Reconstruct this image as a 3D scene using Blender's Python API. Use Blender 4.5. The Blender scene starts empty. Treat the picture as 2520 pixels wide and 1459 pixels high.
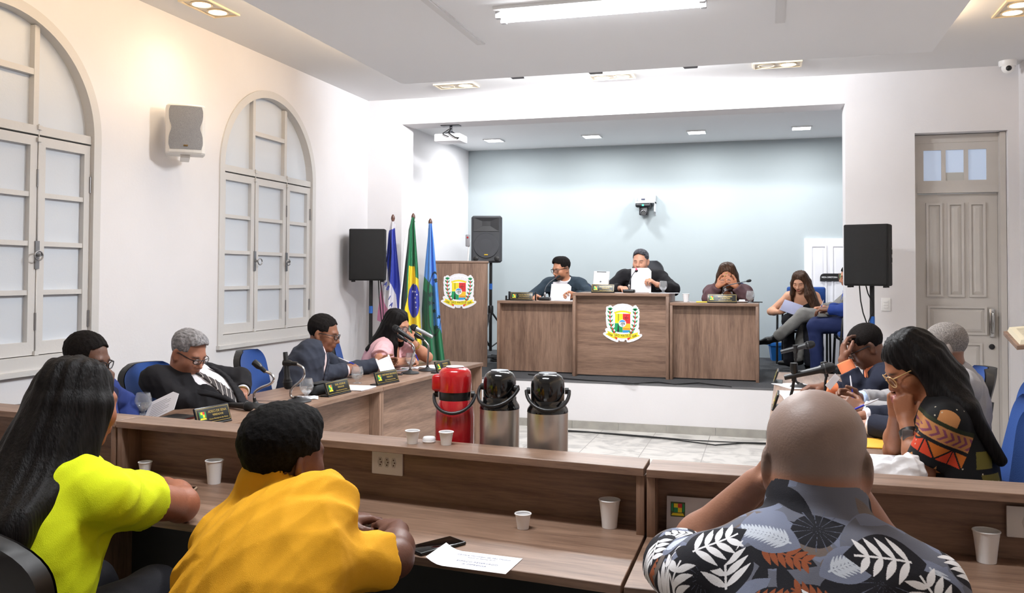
import bpy, bmesh, math, random
import numpy as np
from mathutils import Vector, Matrix

SC = bpy.context.scene
COL = SC.collection
random.seed(7)
PI = math.pi

# ---------------------------------------------------------------- camera
CAM_H = 1.48
F_PX, PPX, PPY = 2153.157, 1260.0, 619.0
CR = np.array([[0.96037752, -0.00310634, -0.27868509],
               [0.27866846, 0.0263063, 0.96002701],
               [0.004349, -0.9996491, 0.02612962]])      # rows X,Y,Z; columns right, down, forward
cam_data = bpy.data.cameras.new('camera')
cam = bpy.data.objects.new('camera', cam_data)
COL.objects.link(cam)
SC.camera = cam
cam_data.sensor_fit = 'HORIZONTAL'
cam_data.sensor_width = 36.0
cam_data.lens = F_PX / 2520 * 36.0
cam_data.shift_x = 0.0
cam_data.shift_y = -(729.5 - PPY) / 2520
cam_data.clip_start = 0.05
cam.matrix_world = Matrix(((CR[0][0], -CR[0][1], -CR[0][2], 0), (CR[1][0], -CR[1][1], -CR[1][2], 0),
                           (CR[2][0], -CR[2][1], -CR[2][2], CAM_H), (0, 0, 0, 1)))


# ---------------------------------------------------------------- render look
SC.view_settings.view_transform = 'Standard'
SC.view_settings.look = 'None'
SC.view_settings.gamma = 1.0
SC.view_settings.use_curve_mapping = False
SC.view_settings.exposure = 0.62
SC.cycles.use_denoising = True
SC.cycles.use_adaptive_sampling = True
SC.cycles.adaptive_threshold = 0.02
SC.cycles.max_bounces = 7
SC.cycles.diffuse_bounces = 4
SC.cycles.glossy_bounces = 3
SC.cycles.transmission_bounces = 6
SC.cycles.transparent_max_bounces = 12
SC.cycles.caustics_reflective = False
SC.cycles.caustics_refractive = False
SC.cycles.sample_clamp_indirect = 6.0

W = bpy.data.worlds.new('world')
SC.world = W
W.use_nodes = True
W.node_tree.nodes['Background'].inputs[0].default_value = (0.75, 0.82, 1.0, 1)
W.node_tree.nodes['Background'].inputs[1].default_value = 0.6


def area(name, loc, size, power, color, rot=(0, 0, 0), size_y=None, spread=None):
    d = bpy.data.lights.new(name, 'AREA')
    d.energy = power
    d.color = color
    d.size = size
    if size_y:
        d.shape = 'RECTANGLE'
        d.size_y = size_y
    if spread:
        d.spread = spread
    o = bpy.data.objects.new(name, d)
    o.location = loc
    o.rotation_euler = rot
    COL.objects.link(o)
    return o


WARM = (1.0, 0.72, 0.43)
COOL = (0.95, 0.975, 1.0)
# fluorescent fixtures under the ceiling slab (the visible one, and an unseen one added as fill over the public)
for yy, pw in ((5.05, 125), (2.1, 48)):
    area('fluorescent_light', (-0.94, yy, 3.045), 1.2, pw, COOL, size_y=0.22)
# cove strips on top of the slab, warm at the sides
area('cove_light', (-2.88, 2.2, 3.2), 0.05, 33, WARM, rot=(0, math.radians(112), 0), size_y=9.0)
area('cove_light', (1.07, 2.2, 3.2), 0.05, 33, WARM, rot=(0, math.radians(-112), 0), size_y=9.0)
# white floodlights behind the front edge of the slab washing the front wall
for xx in (-2.1, -1.45, -0.7):
    area('flood_light', (xx, 6.86, 3.2), 0.3, 34, (0.97, 0.98, 1.0), rot=(math.radians(88), 0, 0), size_y=0.08)
# square led panels in the alcove ceiling
for xx in (-3.33, -2.06, -0.79, 0.40):
    area('panel_light', (xx, 10.62, 3.165), 0.18, 14.5, (0.97, 0.985, 1.0))


# ---------------------------------------------------------------- materials
def lin(c):
    return tuple(((v / 255.0) / 12.92 if v / 255.0 <= 0.04045 else ((v / 255.0 + 0.055) / 1.055) ** 2.4) for v in c)


_M = {}


def mat(name, rgb=None, rough=0.5, metal=0.0, spec=0.5, noise=None, bump=None, emit=None, alpha=None, sheen=None, coat=None, vcol=False, linear=None):
    """plain principled material; rgb in sRGB 0-255; noise=(scale, amount); bump=(scale, strength)"""
    if name in _M:
        return _M[name]
    m = bpy.data.materials.new(name)
    m.use_nodes = True
    nt = m.node_tree
    b = nt.nodes['Principled BSDF']
    base = linear if linear else lin(rgb or (200, 200, 200))
    b.inputs['Base Color'].default_value = (*base, 1)
    b.inputs['Roughness'].default_value = rough
    b.inputs['Metallic'].default_value = metal
    b.inputs['Specular IOR Level'].default_value = spec
    src = None
    if vcol:
        a = nt.nodes.new('ShaderNodeAttribute')
        a.attribute_name = 'Col'
        src = a.outputs['Color']
    if noise or bump:
        tc = nt.nodes.new('ShaderNodeTexCoord')
    if noise:
        n = nt.nodes.new('ShaderNodeTexNoise')
        n.inputs['Scale'].default_value = noise[0]
        n.inputs['Detail'].default_value = 5
        nt.links.new(tc.outputs['Object'], n.inputs['Vector'])
        mr = nt.nodes.new('ShaderNodeMapRange')
        mr.inputs[1].default_value = 0.3
        mr.inputs[2].default_value = 0.7
        mr.inputs[3].default_value = 1 - noise[1]
        mr.inputs[4].default_value = 1 + noise[1]
        nt.links.new(n.outputs[0], mr.inputs[0])
        mx = nt.nodes.new('ShaderNodeMix')
        mx.data_type = 'RGBA'
        mx.blend_type = 'MULTIPLY'
        mx.inputs[0].default_value = 1
        if src:
            nt.links.new(src, mx.inputs[6])
        else:
            mx.inputs[6].default_value = (*base, 1)
        cb = nt.nodes.new('ShaderNodeCombineColor')
        for i in range(3):
            nt.links.new(mr.outputs[0], cb.inputs[i])
        nt.links.new(cb.outputs[0], mx.inputs[7])
        src = mx.outputs[2]
    if src:
        nt.links.new(src, b.inputs['Base Color'])
    if bump:
        n2 = nt.nodes.new('ShaderNodeTexNoise')
        n2.inputs['Scale'].default_value = bump[0]
        n2.inputs['Detail'].default_value = 3
        nt.links.new(tc.outputs['Object'], n2.inputs['Vector'])
        bp = nt.nodes.new('ShaderNodeBump')
        bp.inputs['Strength'].default_value = bump[1]
        bp.inputs['Distance'].default_value = 0.01
        nt.links.new(n2.outputs[0], bp.inputs['Height'])
        nt.links.new(bp.outputs[0], b.inputs['Normal'])
    if emit:
        b.inputs['Emission Color'].default_value = (*emit[0], 1)
        b.inputs['Emission Strength'].default_value = emit[1]
    if sheen:
        b.inputs['Sheen Weight'].default_value = sheen
    if coat:
        b.inputs['Coat Weight'].default_value = coat
        b.inputs['Coat Roughness'].default_value = 0.1
    _M[name] = m
    return m


def wood(name, c1, c2, axis='x', rough=0.42, scale=1.0):
    """laminate with long grain along the given object axis"""
    if name in _M:
        return _M[name]
    m = bpy.data.materials.new(name)
    m.use_nodes = True
    nt = m.node_tree
    b = nt.nodes['Principled BSDF']
    tc = nt.nodes.new('ShaderNodeTexCoord')
    mp = nt.nodes.new('ShaderNodeMapping')
    s = {'x': (1.1, 14, 14), 'y': (14, 1.1, 14), 'z': (14, 14, 1.1)}[axis]
    mp.inputs['Scale'].default_value = [v * scale for v in s]
    nt.links.new(tc.outputs['Object'], mp.inputs['Vector'])
    n1 = nt.nodes.new('ShaderNodeTexNoise')
    n1.inputs['Scale'].default_value = 1.3
    n1.inputs['Detail'].default_value = 4
    n1.inputs['Distortion'].default_value = 0.6
    n2 = nt.nodes.new('ShaderNodeTexNoise')
    n2.inputs['Scale'].default_value = 7.0
    n2.inputs['Detail'].default_value = 8
    n2.inputs['Roughness'].default_value = 0.7
    nt.links.new(mp.outputs[0], n1.inputs['Vector'])
    nt.links.new(mp.outputs[0], n2.inputs['Vector'])
    ad = nt.nodes.new('ShaderNodeMath')
    ad.operation = 'MULTIPLY_ADD'
    ad.inputs[1].default_value = 0.55
    nt.links.new(n2.outputs[0], ad.inputs[0])
    ml = nt.nodes.new('ShaderNodeMath')
    ml.operation = 'MULTIPLY'
    ml.inputs[1].default_value = 0.5
    nt.links.new(n1.outputs[0], ml.inputs[0])
    nt.links.new(ml.outputs[0], ad.inputs[2])
    cr = nt.nodes.new('ShaderNodeValToRGB')
    cr.color_ramp.elements[0].position = 0.36
    cr.color_ramp.elements[0].color = (*lin(c1), 1)
    cr.color_ramp.elements[1].position = 0.68
    cr.color_ramp.elements[1].color = (*lin(c2), 1)
    nt.links.new(ad.outputs[0], cr.inputs[0])
    nt.links.new(cr.outputs[0], b.inputs['Base Color'])
    b.inputs['Roughness'].default_value = rough
    bp = nt.nodes.new('ShaderNodeBump')
    bp.inputs['Strength'].default_value = 0.08
    bp.inputs['Distance'].default_value = 0.002
    nt.links.new(n2.outputs[0], bp.inputs['Height'])
    nt.links.new(bp.outputs[0], b.inputs['Normal'])
    _M[name] = m
    return m


# ---------------------------------------------------------------- object helpers
def link(name, me, m=None, parent=None, loc=None, rot=None):
    o = bpy.data.objects.new(name, me)
    COL.objects.link(o)
    if m is not None and me is not None:
        ms = m if isinstance(m, (list, tuple)) else [m]
        if len(me.materials) == 0:
            for k in ms:
                me.materials.append(k)
    if parent is not None:
        o.parent = parent
    if loc is not None:
        o.location = loc
    if rot is not None:
        o.rotation_euler = rot
    return o


def thing(name, label, cat, loc=(0, 0, 0), rz=0.0, group=None, rot=None):
    o = bpy.data.objects.new(name, None)
    COL.objects.link(o)
    o.empty_display_size = 0.05
    o.location = loc
    o.rotation_euler = rot if rot else (0, 0, rz)
    o['label'] = label
    o['category'] = cat
    if group:
        o['group'] = group
    return o


def tag(o, label, cat, group=None):
    o['label'] = label
    o['category'] = cat
    if group:
        o['group'] = group
    return o


def struct(o, label=None, cat=None):
    o['kind'] = 'structure'
    if label:
        o['label'] = label
    if cat:
        o['category'] = cat
    return o


class B:
    """collects shapes into one mesh"""

    def __init__(self):
        self.v = []
        self.f = []
        self.mi = []
        self.sm = []

    def add(self, vs, fs, mi=0, smooth=False):
        n = len(self.v)
        self.v += [tuple(map(float, p)) for p in vs]
        for f in fs:
            self.f.append([i + n for i in f])
            self.mi.append(mi)
            self.sm.append(smooth)
        return self

    def box(self, x0, x1, y0, y1, z0, z1, mi=0, M=None, bev=0.0):
        if bev > 0:
            return self.rbox(x0, x1, y0, y1, z0, z1, bev, mi, M)
        vs = [(x, y, z) for x in (x0, x1) for y in (y0, y1) for z in (z0, z1)]
        fs = [(0, 1, 3, 2), (4, 6, 7, 5), (0, 4, 5, 1), (2, 3, 7, 6), (0, 2, 6, 4), (1, 5, 7, 3)]
        if M is not None:
            vs = [M @ Vector(p) for p in vs]
        return self.add(vs, fs, mi)

    def rbox(self, x0, x1, y0, y1, z0, z1, r, mi=0, M=None, seg=2):
        bm = bmesh.new()
        bmesh.ops.create_cube(bm, size=1)
        for v in bm.verts:
            v.co = Vector(((x0 + x1) / 2 + v.co.x * (x1 - x0), (y0 + y1) / 2 + v.co.y * (y1 - y0), (z0 + z1) / 2 + v.co.z * (z1 - z0)))
        bmesh.ops.bevel(bm, geom=bm.edges[:] + bm.verts[:], offset=r, segments=seg, profile=0.5, affect='EDGES')
        bm.verts.ensure_lookup_table()
        vs = [(M @ v.co if M is not None else v.co.copy()) for v in bm.verts]
        fs = [[v.index for v in f.verts] for f in bm.faces]
        bm.free()
        return self.add(vs, fs, mi, True)

    def tube(self, pts, r, n=10, mi=0, caps=True, M=None):
        """swept tube; r scalar or list"""
        pts = [Vector(p) for p in pts]
        rs = r if isinstance(r, (list, tuple)) else [r] * len(pts)
        t0 = (pts[1] - pts[0]).normalized()
        u = t0.orthogonal().normalized()
        vs = []
        for i, p in enumerate(pts):
            if i == 0:
                t = (pts[1] - pts[0])
            elif i == len(pts) - 1:
                t = (pts[-1] - pts[-2])
            else:
                t = (pts[i + 1] - pts[i - 1])
            t = t.normalized()
            u = (u - t * u.dot(t))
            u = u.normalized() if u.length > 1e-6 else t.orthogonal().normalized()
            w = t.cross(u)
            for k in range(n):
                a = 2 * PI * k / n
                vs.append(p + (u * math.cos(a) + w * math.sin(a)) * rs[i])
        fs = []
        for i in range(len(pts) - 1):
            for k in range(n):
                k2 = (k + 1) % n
                fs.append((i * n + k, i * n + k2, (i + 1) * n + k2, (i + 1) * n + k))
        if caps:
            fs.append(tuple(range(n - 1, -1, -1)))
            fs.append(tuple((len(pts) - 1) * n + k for k in range(n)))
        if M is not None:
            vs = [M @ p for p in vs]
        return self.add(vs, fs, mi, True)

    def lathe(self, prof, n=24, mi=0, M=None, c=(0, 0), caps=True):
        """profile of (r, z) about the z axis at c"""
        vs = []
        fs = []
        for r, z in prof:
            for k in range(n):
                a = 2 * PI * k / n
                vs.append(Vector((c[0] + r * math.cos(a), c[1] + r * math.sin(a), z)))
        for i in range(len(prof) - 1):
            for k in range(n):
                k2 = (k + 1) % n
                fs.append((i * n + k, i * n + k2, (i + 1) * n + k2, (i + 1) * n + k))
        if caps:
            if prof[0][0] > 1e-6:
                fs.append(tuple(range(n - 1, -1, -1)))
            if prof[-1][0] > 1e-6:
                fs.append(tuple((len(prof) - 1) * n + k for k in range(n)))
        if M is not None:
            vs = [M @ p for p in vs]
        return self.add(vs, fs, mi, True)

    def prism(self, poly, z0, z1, mi=0, M=None):
        """polygon in xy pulled from z0 to z1"""
        n = len(poly)
        vs = [Vector((p[0], p[1], z0)) for p in poly] + [Vector((p[0], p[1], z1)) for p in poly]
        fs = [tuple(range(n - 1, -1, -1)), tuple(range(n, 2 * n))]
        for k in range(n):
            k2 = (k + 1) % n
            fs.append((k, k2, n + k2, n + k))
        if M is not None:
            vs = [M @ p for p in vs]
        return self.add(vs, fs, mi)

    def sphere(self, c, r, n=14, mi=0, sc=(1, 1, 1), M=None):
        vs = []
        fs = []
        m = max(6, n // 2)
        for i in range(m + 1):
            th = PI * i / m
            for k in range(n):
                a = 2 * PI * k / n
                vs.append(Vector((c[0] + r * sc[0] * math.sin(th) * math.cos(a), c[1] + r * sc[1] * math.sin(th) * math.sin(a), c[2] + r * sc[2] * math.cos(th))))
        for i in range(m):
            for k in range(n):
                k2 = (k + 1) % n
                fs.append((i * n + k, (i + 1) * n + k, (i + 1) * n + k2, i * n + k2))
        if M is not None:
            vs = [M @ p for p in vs]
        return self.add(vs, fs, mi, True)

    def build(self, name, m, parent=None, loc=None, rot=None, bevel=None, auto=None):
        me = bpy.data.meshes.new(name)
        me.from_pydata(self.v, [], self.f)
        me.polygons.foreach_set('material_index', self.mi)
        me.polygons.foreach_set('use_smooth', self.sm)
        bm = bmesh.new()
        bm.from_mesh(me)
        bmesh.ops.remove_doubles(bm, verts=bm.verts, dist=1e-6)
        bmesh.ops.recalc_face_normals(bm, faces=bm.faces)
        if bevel:
            ed = [e for e in bm.edges if len(e.link_faces) == 2 and e.calc_face_angle(0) > 0.9]
            bmesh.ops.bevel(bm, geom=ed, offset=bevel, segments=1, affect='EDGES')
        for e in bm.edges:
            if len(e.link_faces) == 2 and e.calc_face_angle(0) > 0.75:
                e.smooth = False
        bm.to_mesh(me)
        bm.free()
        return link(name, me, m, parent, loc, rot)


def TR(loc=(0, 0, 0), rz=0.0, rx=0.0, ry=0.0):
    return Matrix.Translation(loc) @ Matrix.Rotation(rz, 4, 'Z') @ Matrix.Rotation(ry, 4, 'Y') @ Matrix.Rotation(rx, 4, 'X')


def text_mesh(s, size, extrude=0.0008, align='CENTER', shear=0.0, bold=0.0):
    c = bpy.data.curves.new('lettering', 'FONT')
    c.body = s
    c.size = size
    c.extrude = extrude
    c.align_x = align
    c.align_y = 'CENTER'
    c.shear = shear
    c.offset = bold
    c.resolution_u = 3
    o = bpy.data.objects.new('tmp_text', c)
    COL.objects.link(o)
    dg = bpy.context.evaluated_depsgraph_get()
    me = bpy.data.meshes.new_from_object(o.evaluated_get(dg))
    me.name = 'lettering'
    bpy.data.objects.remove(o)
    bpy.data.curves.remove(c)
    return me


def text(name, s, size, m, parent, M, **kw):
    me = text_mesh(s, size, **kw)
    me.transform(M)
    me.materials.clear()
    return link(name, me, m, parent)


def copy_tree(o, parent=None):
    c = o.copy()
    COL.objects.link(c)
    if parent is not None:
        c.parent = parent
    for ch in o.children:
        copy_tree(ch, c)
    return c


# frame: local x right, y up on the face, z out of the face -> world
def face_frame(origin, xdir, ydir):
    x = Vector(xdir).normalized()
    y = Vector(ydir).normalized()
    z = x.cross(y).normalized()
    y = z.cross(x)
    M = Matrix.Identity(4)
    for i in range(3):
        M[i][0] = x[i]
        M[i][1] = y[i]
        M[i][2] = z[i]
        M[i][3] = origin[i]
    return M


MW = mat('white_wall_paint', (226, 224, 226), 0.75, noise=(3, 0.015), bump=(60, 0.06))
MCEIL = mat('ceiling_paint', (222, 222, 223), 0.8)
MGREY = mat('pale_blue_grey_wall_paint', (178, 188, 191), 0.75, noise=(2, 0.015))
MFRAME = mat('cream_window_paint', (206, 204, 202), 0.5, bump=(40, 0.1))
MDOOR = mat('grey_door_paint', (198, 193, 188), 0.5, noise=(6, 0.03), bump=(30, 0.08))
MBLK = mat('black_plastic', (18, 18, 19), 0.4)
MBLKM = mat('black_matte', (16, 16, 17), 0.75)
MWHT = mat('white_plastic', (238, 238, 238), 0.35)
MPAPER = mat('white_paper', (240, 240, 246), 0.8)
MCHROME = mat('chrome', (200, 200, 200), 0.18, 1.0)
MSTEEL = mat('brushed_steel', (205, 202, 198), 0.32, 0.92)
WX = wood('walnut_laminate_across', (98, 74, 60), (152, 123, 104), 'x')
WY = wood('walnut_laminate_along', (98, 74, 60), (152, 123, 104), 'y')
WZ = wood('walnut_laminate_upright', (98, 74, 60), (152, 123, 104), 'z')
# ================================================================ setting
XL, XR, YF, YB, ZC = -3.991, 2.075, 8.335, -3.2, 3.288
YA, ZA, ZS = 11.49, 3.195, 0.448              # alcove back wall, alcove ceiling, stage height
WT = 0.30                                      # front wall thickness


def poly_extrude(name, outer, holes, thick_vec, m, M=None):
    """planar face with holes, given thickness; outer/holes lists of (u, v); M maps (u, v, 0) to world"""
    bm = bmesh.new()
    edges = []
    for loop in [outer] + holes:
        vs = [bm.verts.new((p[0], p[1], 0)) for p in loop]
        for i in range(len(vs)):
            edges.append(bm.edges.new((vs[i], vs[(i + 1) % len(vs)])))
    bmesh.ops.triangle_fill(bm, use_beauty=True, use_dissolve=False, edges=edges)
    r = bmesh.ops.extrude_face_region(bm, geom=bm.faces[:])
    ex = [g for g in r['geom'] if isinstance(g, bmesh.types.BMVert)]
    bmesh.ops.translate(bm, verts=ex, vec=(0, 0, thick_vec))
    bmesh.ops.recalc_face_normals(bm, faces=bm.faces)
    if M is not None:
        bm.transform(M)
        bmesh.ops.recalc_face_normals(bm, faces=bm.faces)
    me = bpy.data.meshes.new(name)
    bm.to_mesh(me)
    bm.free()
    return struct(link(name, me, m))


def arch(cx, w, z0, zs, rise, n=40):
    p = [(cx - w / 2, z0), (cx + w / 2, z0)]
    for i in range(n + 1):
        a = PI * i / n
        p.append((cx + w / 2 * math.cos(a), zs + rise * math.sin(a)))
    return p


# floor: grey marble-look tiles
def floor_mat():
    m = bpy.data.materials.new('marble_tile')
    m.use_nodes = True
    nt = m.node_tree
    b = nt.nodes['Principled BSDF']
    tc = nt.nodes.new('ShaderNodeTexCoord')
    br = nt.nodes.new('ShaderNodeTexBrick')
    br.offset = 0.0
    br.inputs['Scale'].default_value = 1.0
    br.inputs['Mortar Size'].default_value = 0.004
    br.inputs['Brick Width'].default_value = 0.5
    br.inputs['Row Height'].default_value = 0.5
    br.inputs['Mortar'].default_value = (*lin((150, 146, 142)), 1)
    n = nt.nodes.new('ShaderNodeTexNoise')
    n.inputs['Scale'].default_value = 3.0
    n.inputs['Detail'].default_value = 8
    n.inputs['Distortion'].default_value = 2.5
    cr = nt.nodes.new('ShaderNodeValToRGB')
    cr.color_ramp.elements[0].position = 0.38
    cr.color_ramp.elements[0].color = (*lin((178, 176, 172)), 1)
    cr.color_ramp.elements[1].position = 0.56
    cr.color_ramp.elements[1].color = (*lin((214, 211, 206)), 1)
    nt.links.new(tc.outputs['Object'], br.inputs['Vector'])
    nt.links.new(tc.outputs['Object'], n.inputs['Vector'])
    nt.links.new(n.outputs[0], cr.inputs[0])
    nt.links.new(cr.outputs[0], br.inputs['Color1'])
    nt.links.new(cr.outputs[0], br.inputs['Color2'])
    nt.links.new(br.outputs[0], b.inputs['Base Color'])
    b.inputs['Roughness'].default_value = 0.28
    return m


MFLOOR = floor_mat()
struct(B().box(XL - .3, XR + .3, YB - .3, YF + 4.2, -0.1, 0).build('floor', MFLOOR))
struct(B().box(XL - .3, XR + .3, YB - .3, YF + .01, ZC, ZC + .12).build('ceiling', MCEIL))
# left wall with two arched openings; local u = world y, v = z, w = -x
ML = Matrix(((0, 0, -1, XL), (1, 0, 0, 0), (0, 1, 0, 0), (0, 0, 0, 1)))
WIN = [(3.775, 'window_1'), (6.485, 'window_2'), (1.05, 'window_3')]
WW, WZ0, WZS, WRISE = 1.46, 0.93, 2.30, 0.70
poly_extrude('wall_left', [(YB - .3, 0), (YF + .02, 0), (YF + .02, ZC), (YB - .3, ZC)],
             [arch(c, WW, WZ0, WZS, WRISE) for c, _ in WIN], 0.3, MW, ML)
# front wall with the alcove opening and the doorway
MFm = Matrix(((1, 0, 0, 0), (0, 0, 1, YF), (0, 1, 0, 0), (0, 0, 0, 1)))
poly_extrude('wall_front', [(XL - .3, 0), (-3.607, 0), (-3.607, 3.025), (.685, 3.025), (.685, 0), (1.258, 0), (1.258, 2.735), (1.99, 2.735), (1.99, 0), (XR + .3, 0), (XR + .3, ZC), (XL - .3, ZC)],
             [], WT, MW, MFm)
struct(B().box(XR, XR + .3, YB - .3, YF + .02, 0, ZC).build('wall_right', MW))
struct(B().box(XL - .3, XR + .3, YB - .3, YB, 0, ZC).build('wall_back', MW))
# alcove shell
struct(B().box(XL - .25, XR, YA, YA + .2, 0, ZA + .1).build('wall_alcove_back', MGREY))
struct(B().box(XL - .25, XL + .02, YF + WT, YA, 0, ZA + .1).build('wall_alcove_left', MW))
struct(B().box(XR - .1, XR + .1, YF + WT, YA, 0, ZA + .1).build('wall_alcove_right', MW))
struct(B().box(XL - .25, XR + .1, YF + WT, YA + .2, ZA, ZA + .1).build('ceiling_alcove', mat('alcove_ceiling_paint', (242, 242, 243), .8)))
# stage with a stair well by the rear door
MCARPET = mat('dark_grey_carpet', (66, 67, 70), 0.95, noise=(60, 0.25), bump=(200, 0.4))
struct(B().box(XL - .2, 0.42, YF + .02, YA, 0.0, ZS).box(.42, .684, YF + .02, 10.75, 0, ZS).box(.42, XR - .1, YF + WT, 10.75, 0, ZS).build('floor_stage', MCARPET))
struct(B().box(-3.606, .684, YF - .01, YF + .02, 0, ZS - .012).build('wall_stage_riser', MW))
MTRIM = mat('grey_stone_skirting', (160, 157, 150), 0.5, noise=(9, 0.14))
b = B()
x = -3.6
while x < .68:
    b.box(x, min(x + .45, .68) - .003, YF - .022, YF - .01, 0, .075)
    x += .45
struct(b.build('baseboard_front', MTRIM))
struct(B().box(-3.606, .684, YF - .012, YF + .03, ZS - .012, ZS + .003).build('trim_1', mat('grey_edge', (96, 96, 98), .7)))
# lowered ceiling slab with a cove behind its edge
struct(B().box(-2.96, 1.15, -2.6, 6.83, 3.09, 3.14).box(-2.8, 1.0, -2.4, 6.67, 3.14, 3.288).build('ceiling_slab', mat('slab_paint', (230, 231, 234), .8)))
struct(B().box(-2.35, .55, -2.0, 6.3, 3.078, 3.0905).build('ceiling_slab_panel', mat('slab_paint', (230, 231, 234), .8)))
MSLOT = mat('slot_grey', (214, 214, 216), .7)
for xs in (-1.89, .09):
    tag(B().box(xs - .03, xs + .03, 2.0, 5.72, 3.068, 3.079).box(xs - .02, xs + .02, 2.02, 5.70, 3.062, 3.07).build('ceiling_air_slot', MSLOT),
        'long pale air slot strip on the ceiling slab %s' % ('left of the fluorescent lamp' if xs < 0 else 'right of the fluorescent lamp'), 'air vent', 'air slots on the ceiling slab')


# ---------------------------------------------------------------- arched windows
MGLASSF = mat('frosted_glass', (206, 212, 220), 0.35, bump=(120, 0.05))


def win_frame_part(loop_o, loop_i, x0, x1, name, parent, m=MFRAME):
    bm_o = loop_o
    b = B()
    n = len(loop_o)
    vs = [(x0, p[0], p[1]) for p in loop_o] + [(x0, p[0], p[1]) for p in loop_i] + [(x1, p[0], p[1]) for p in loop_o] + [(x1, p[0], p[1]) for p in loop_i]
    fs = []
    for k in range(n):
        k2 = (k + 1) % n
        fs += [(k, k2, n + k2, n + k), (2 * n + k, 3 * n + k, 3 * n + k2, 2 * n + k2), (k, 2 * n + k, 2 * n + k2, k2), (n + k, n + k2, 3 * n + k2, 3 * n + k)]
    b.add(vs, fs)
    return b.build(name, m, parent)


def arched_window(name, cy):
    r = struct(bpy.data.objects.new(name, None))
    COL.objects.link(r)
    r['label'] = {'window_1': 'large cream arched window with frosted panes behind the neon yellow shirt woman', 'window_2': 'cream arched window with frosted panes between the wall speaker and the flags'}.get(name, 'arched frosted window nearest the back of the hall')
    r['category'] = 'window'
    r.location = (XL, cy, 0)
    h = WW / 2
    rim = .055
    o = arch(0, WW + .012, WZ0 - .005, WZS, WRISE + .006)
    i = arch(0, WW - 2 * rim, WZ0 + .075, WZS, WRISE - rim)
    win_frame_part(o, i, -.10, .012, 'window_frame', r)
    # stops and fixed bars
    b = B()
    hi = h - rim
    lim = (WRISE - rim)
    for yy in (-.235, .255):
        top = WZS + lim * math.sqrt(1 - (yy / hi) ** 2)
        b.box(-.075, -.02, yy - .018, yy + .018, WZS + .02, top)
    b.box(-.073, -.022, -.217, .237, 2.61, 2.645)
    b.box(-.085, -.01, -hi, hi, WZS - .03, WZS + .02)
    b.build('transom_bars', MFRAME, r)
    # fanlight panes
    pane = [(y_, z_) for y_, z_ in arch(0, WW - 2 * rim + .02, WZS, WZS, lim + .01)]
    bp = B()
    bp.add([(-.055, p[0], p[1]) for p in pane] + [(-.06, p[0], p[1]) for p in pane], [tuple(range(len(pane))), tuple(range(len(pane), 2 * len(pane)))])
    bp.build('pane', MGLASSF, r)
    # three casements
    for a, c in ((-hi, -.225), (-.215, .265), (.275, hi)):
        f = B()
        z0, z1 = WZ0 + .08, WZS - .04
        f.box(-.07, -.015, a, a + .05, z0, z1).box(-.07, -.015, c - .05, c, z0, z1).box(-.07, -.015, a + .05, c - .05, z0, z0 + .075).box(-.07, -.015, a + .05, c - .05, z1 - .055, z1)
        zz = [z0 + .075 + (z1 - z0 - .13) * k / 4 for k in range(1, 4)]
        for z_ in zz:
            f.box(-.065, -.02, a + .05, c - .05, z_ - .014, z_ + .014)
        fo = f.build('casement', MFRAME, r)
        B().box(-.05, -.045, a + .04, c - .04, z0 + .05, z1 - .04).build('pane', MGLASSF, fo)
    # latches
    for yy, ring in ((-.22, .03), (.27, .012)):
        l = B()
        l.box(-.016, -.006, yy - .014, yy + .014, 1.50, 1.66)
        l.tube([(-.01, yy, 1.58), (.018, yy, 1.58)], .009)
        pts = [(.02, yy + ring + .03 * math.cos(2 * PI * k / 16) - .03 * (ring < .02), 1.575 + .026 * math.sin(2 * PI * k / 16)) for k in range(17)]
        l.tube(pts, .0045, 8, caps=False)
        l.build('latch', mat('dull_metal', (150, 150, 152), .35, .9), r)
        l2 = B()
        l2.tube([(-.012, yy, 1.66), (-.012, yy, 2.33)], .004, 6).tube([(-.012, yy, .99), (-.012, yy, 1.5)], .004, 6)
        for z_ in (2.31, 2.24, 1.02):
            l2.box(-.018, .0, yy - .014, yy + .014, z_ - .012, z_ + .012)
        l2.build('bolt', MFRAME, r)
    hb = B()
    for yy in (hi + .0, .27 - .5 * .0):
        for z_ in (2.02, 1.2):
            hb.tube([(-.012, yy - .004, z_ - .05), (-.012, yy - .004, z_ + .05)], .006, 8)
    hb.build('hinge', mat('dull_metal', (150, 150, 152), .35, .9), r)
    # outside face so the panes are backed by a bright facade shade
    s = B()
    s.box(-.02, .03, -h - .015, h + .015, WZ0 - .03, WZ0)
    s.build('window_sill', MFRAME, r)
    return r


for c, nm in WIN:
    arched_window(nm, c)
# shutters outside the windows (closed leaves just behind the frosted panes)
for c, nm in WIN:
    struct(B().box(XL - .29, XL - .24, c - WW / 2 - .1, c + WW / 2 + .1, WZ0 - .1, 3.1).build('window_shutter', mat('shutter_paint', (215, 220, 228), .7)))

# ---------------------------------------------------------------- right door with transom
d = struct(bpy.data.objects.new('door_1', None))
COL.objects.link(d)
d['label'] = 'tall grey panelled wooden door with three small panes on top'
d['category'] = 'door'
d.location = (0, YF, 0)
x0, x1 = 1.262, 1.986
b = B()
b.box(x0, x0 + .03, .12, .2, 0, 2.73).box(x1 - .045, x1, .06, .2, 0, 2.73).box(x0 + .03, x1 - .045, .12, .2, 2.66, 2.73).box(x0 + .03, x1 - .045, .115, .2, 2.215, 2.275)
b.build('door_frame', MDOOR, d)
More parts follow.
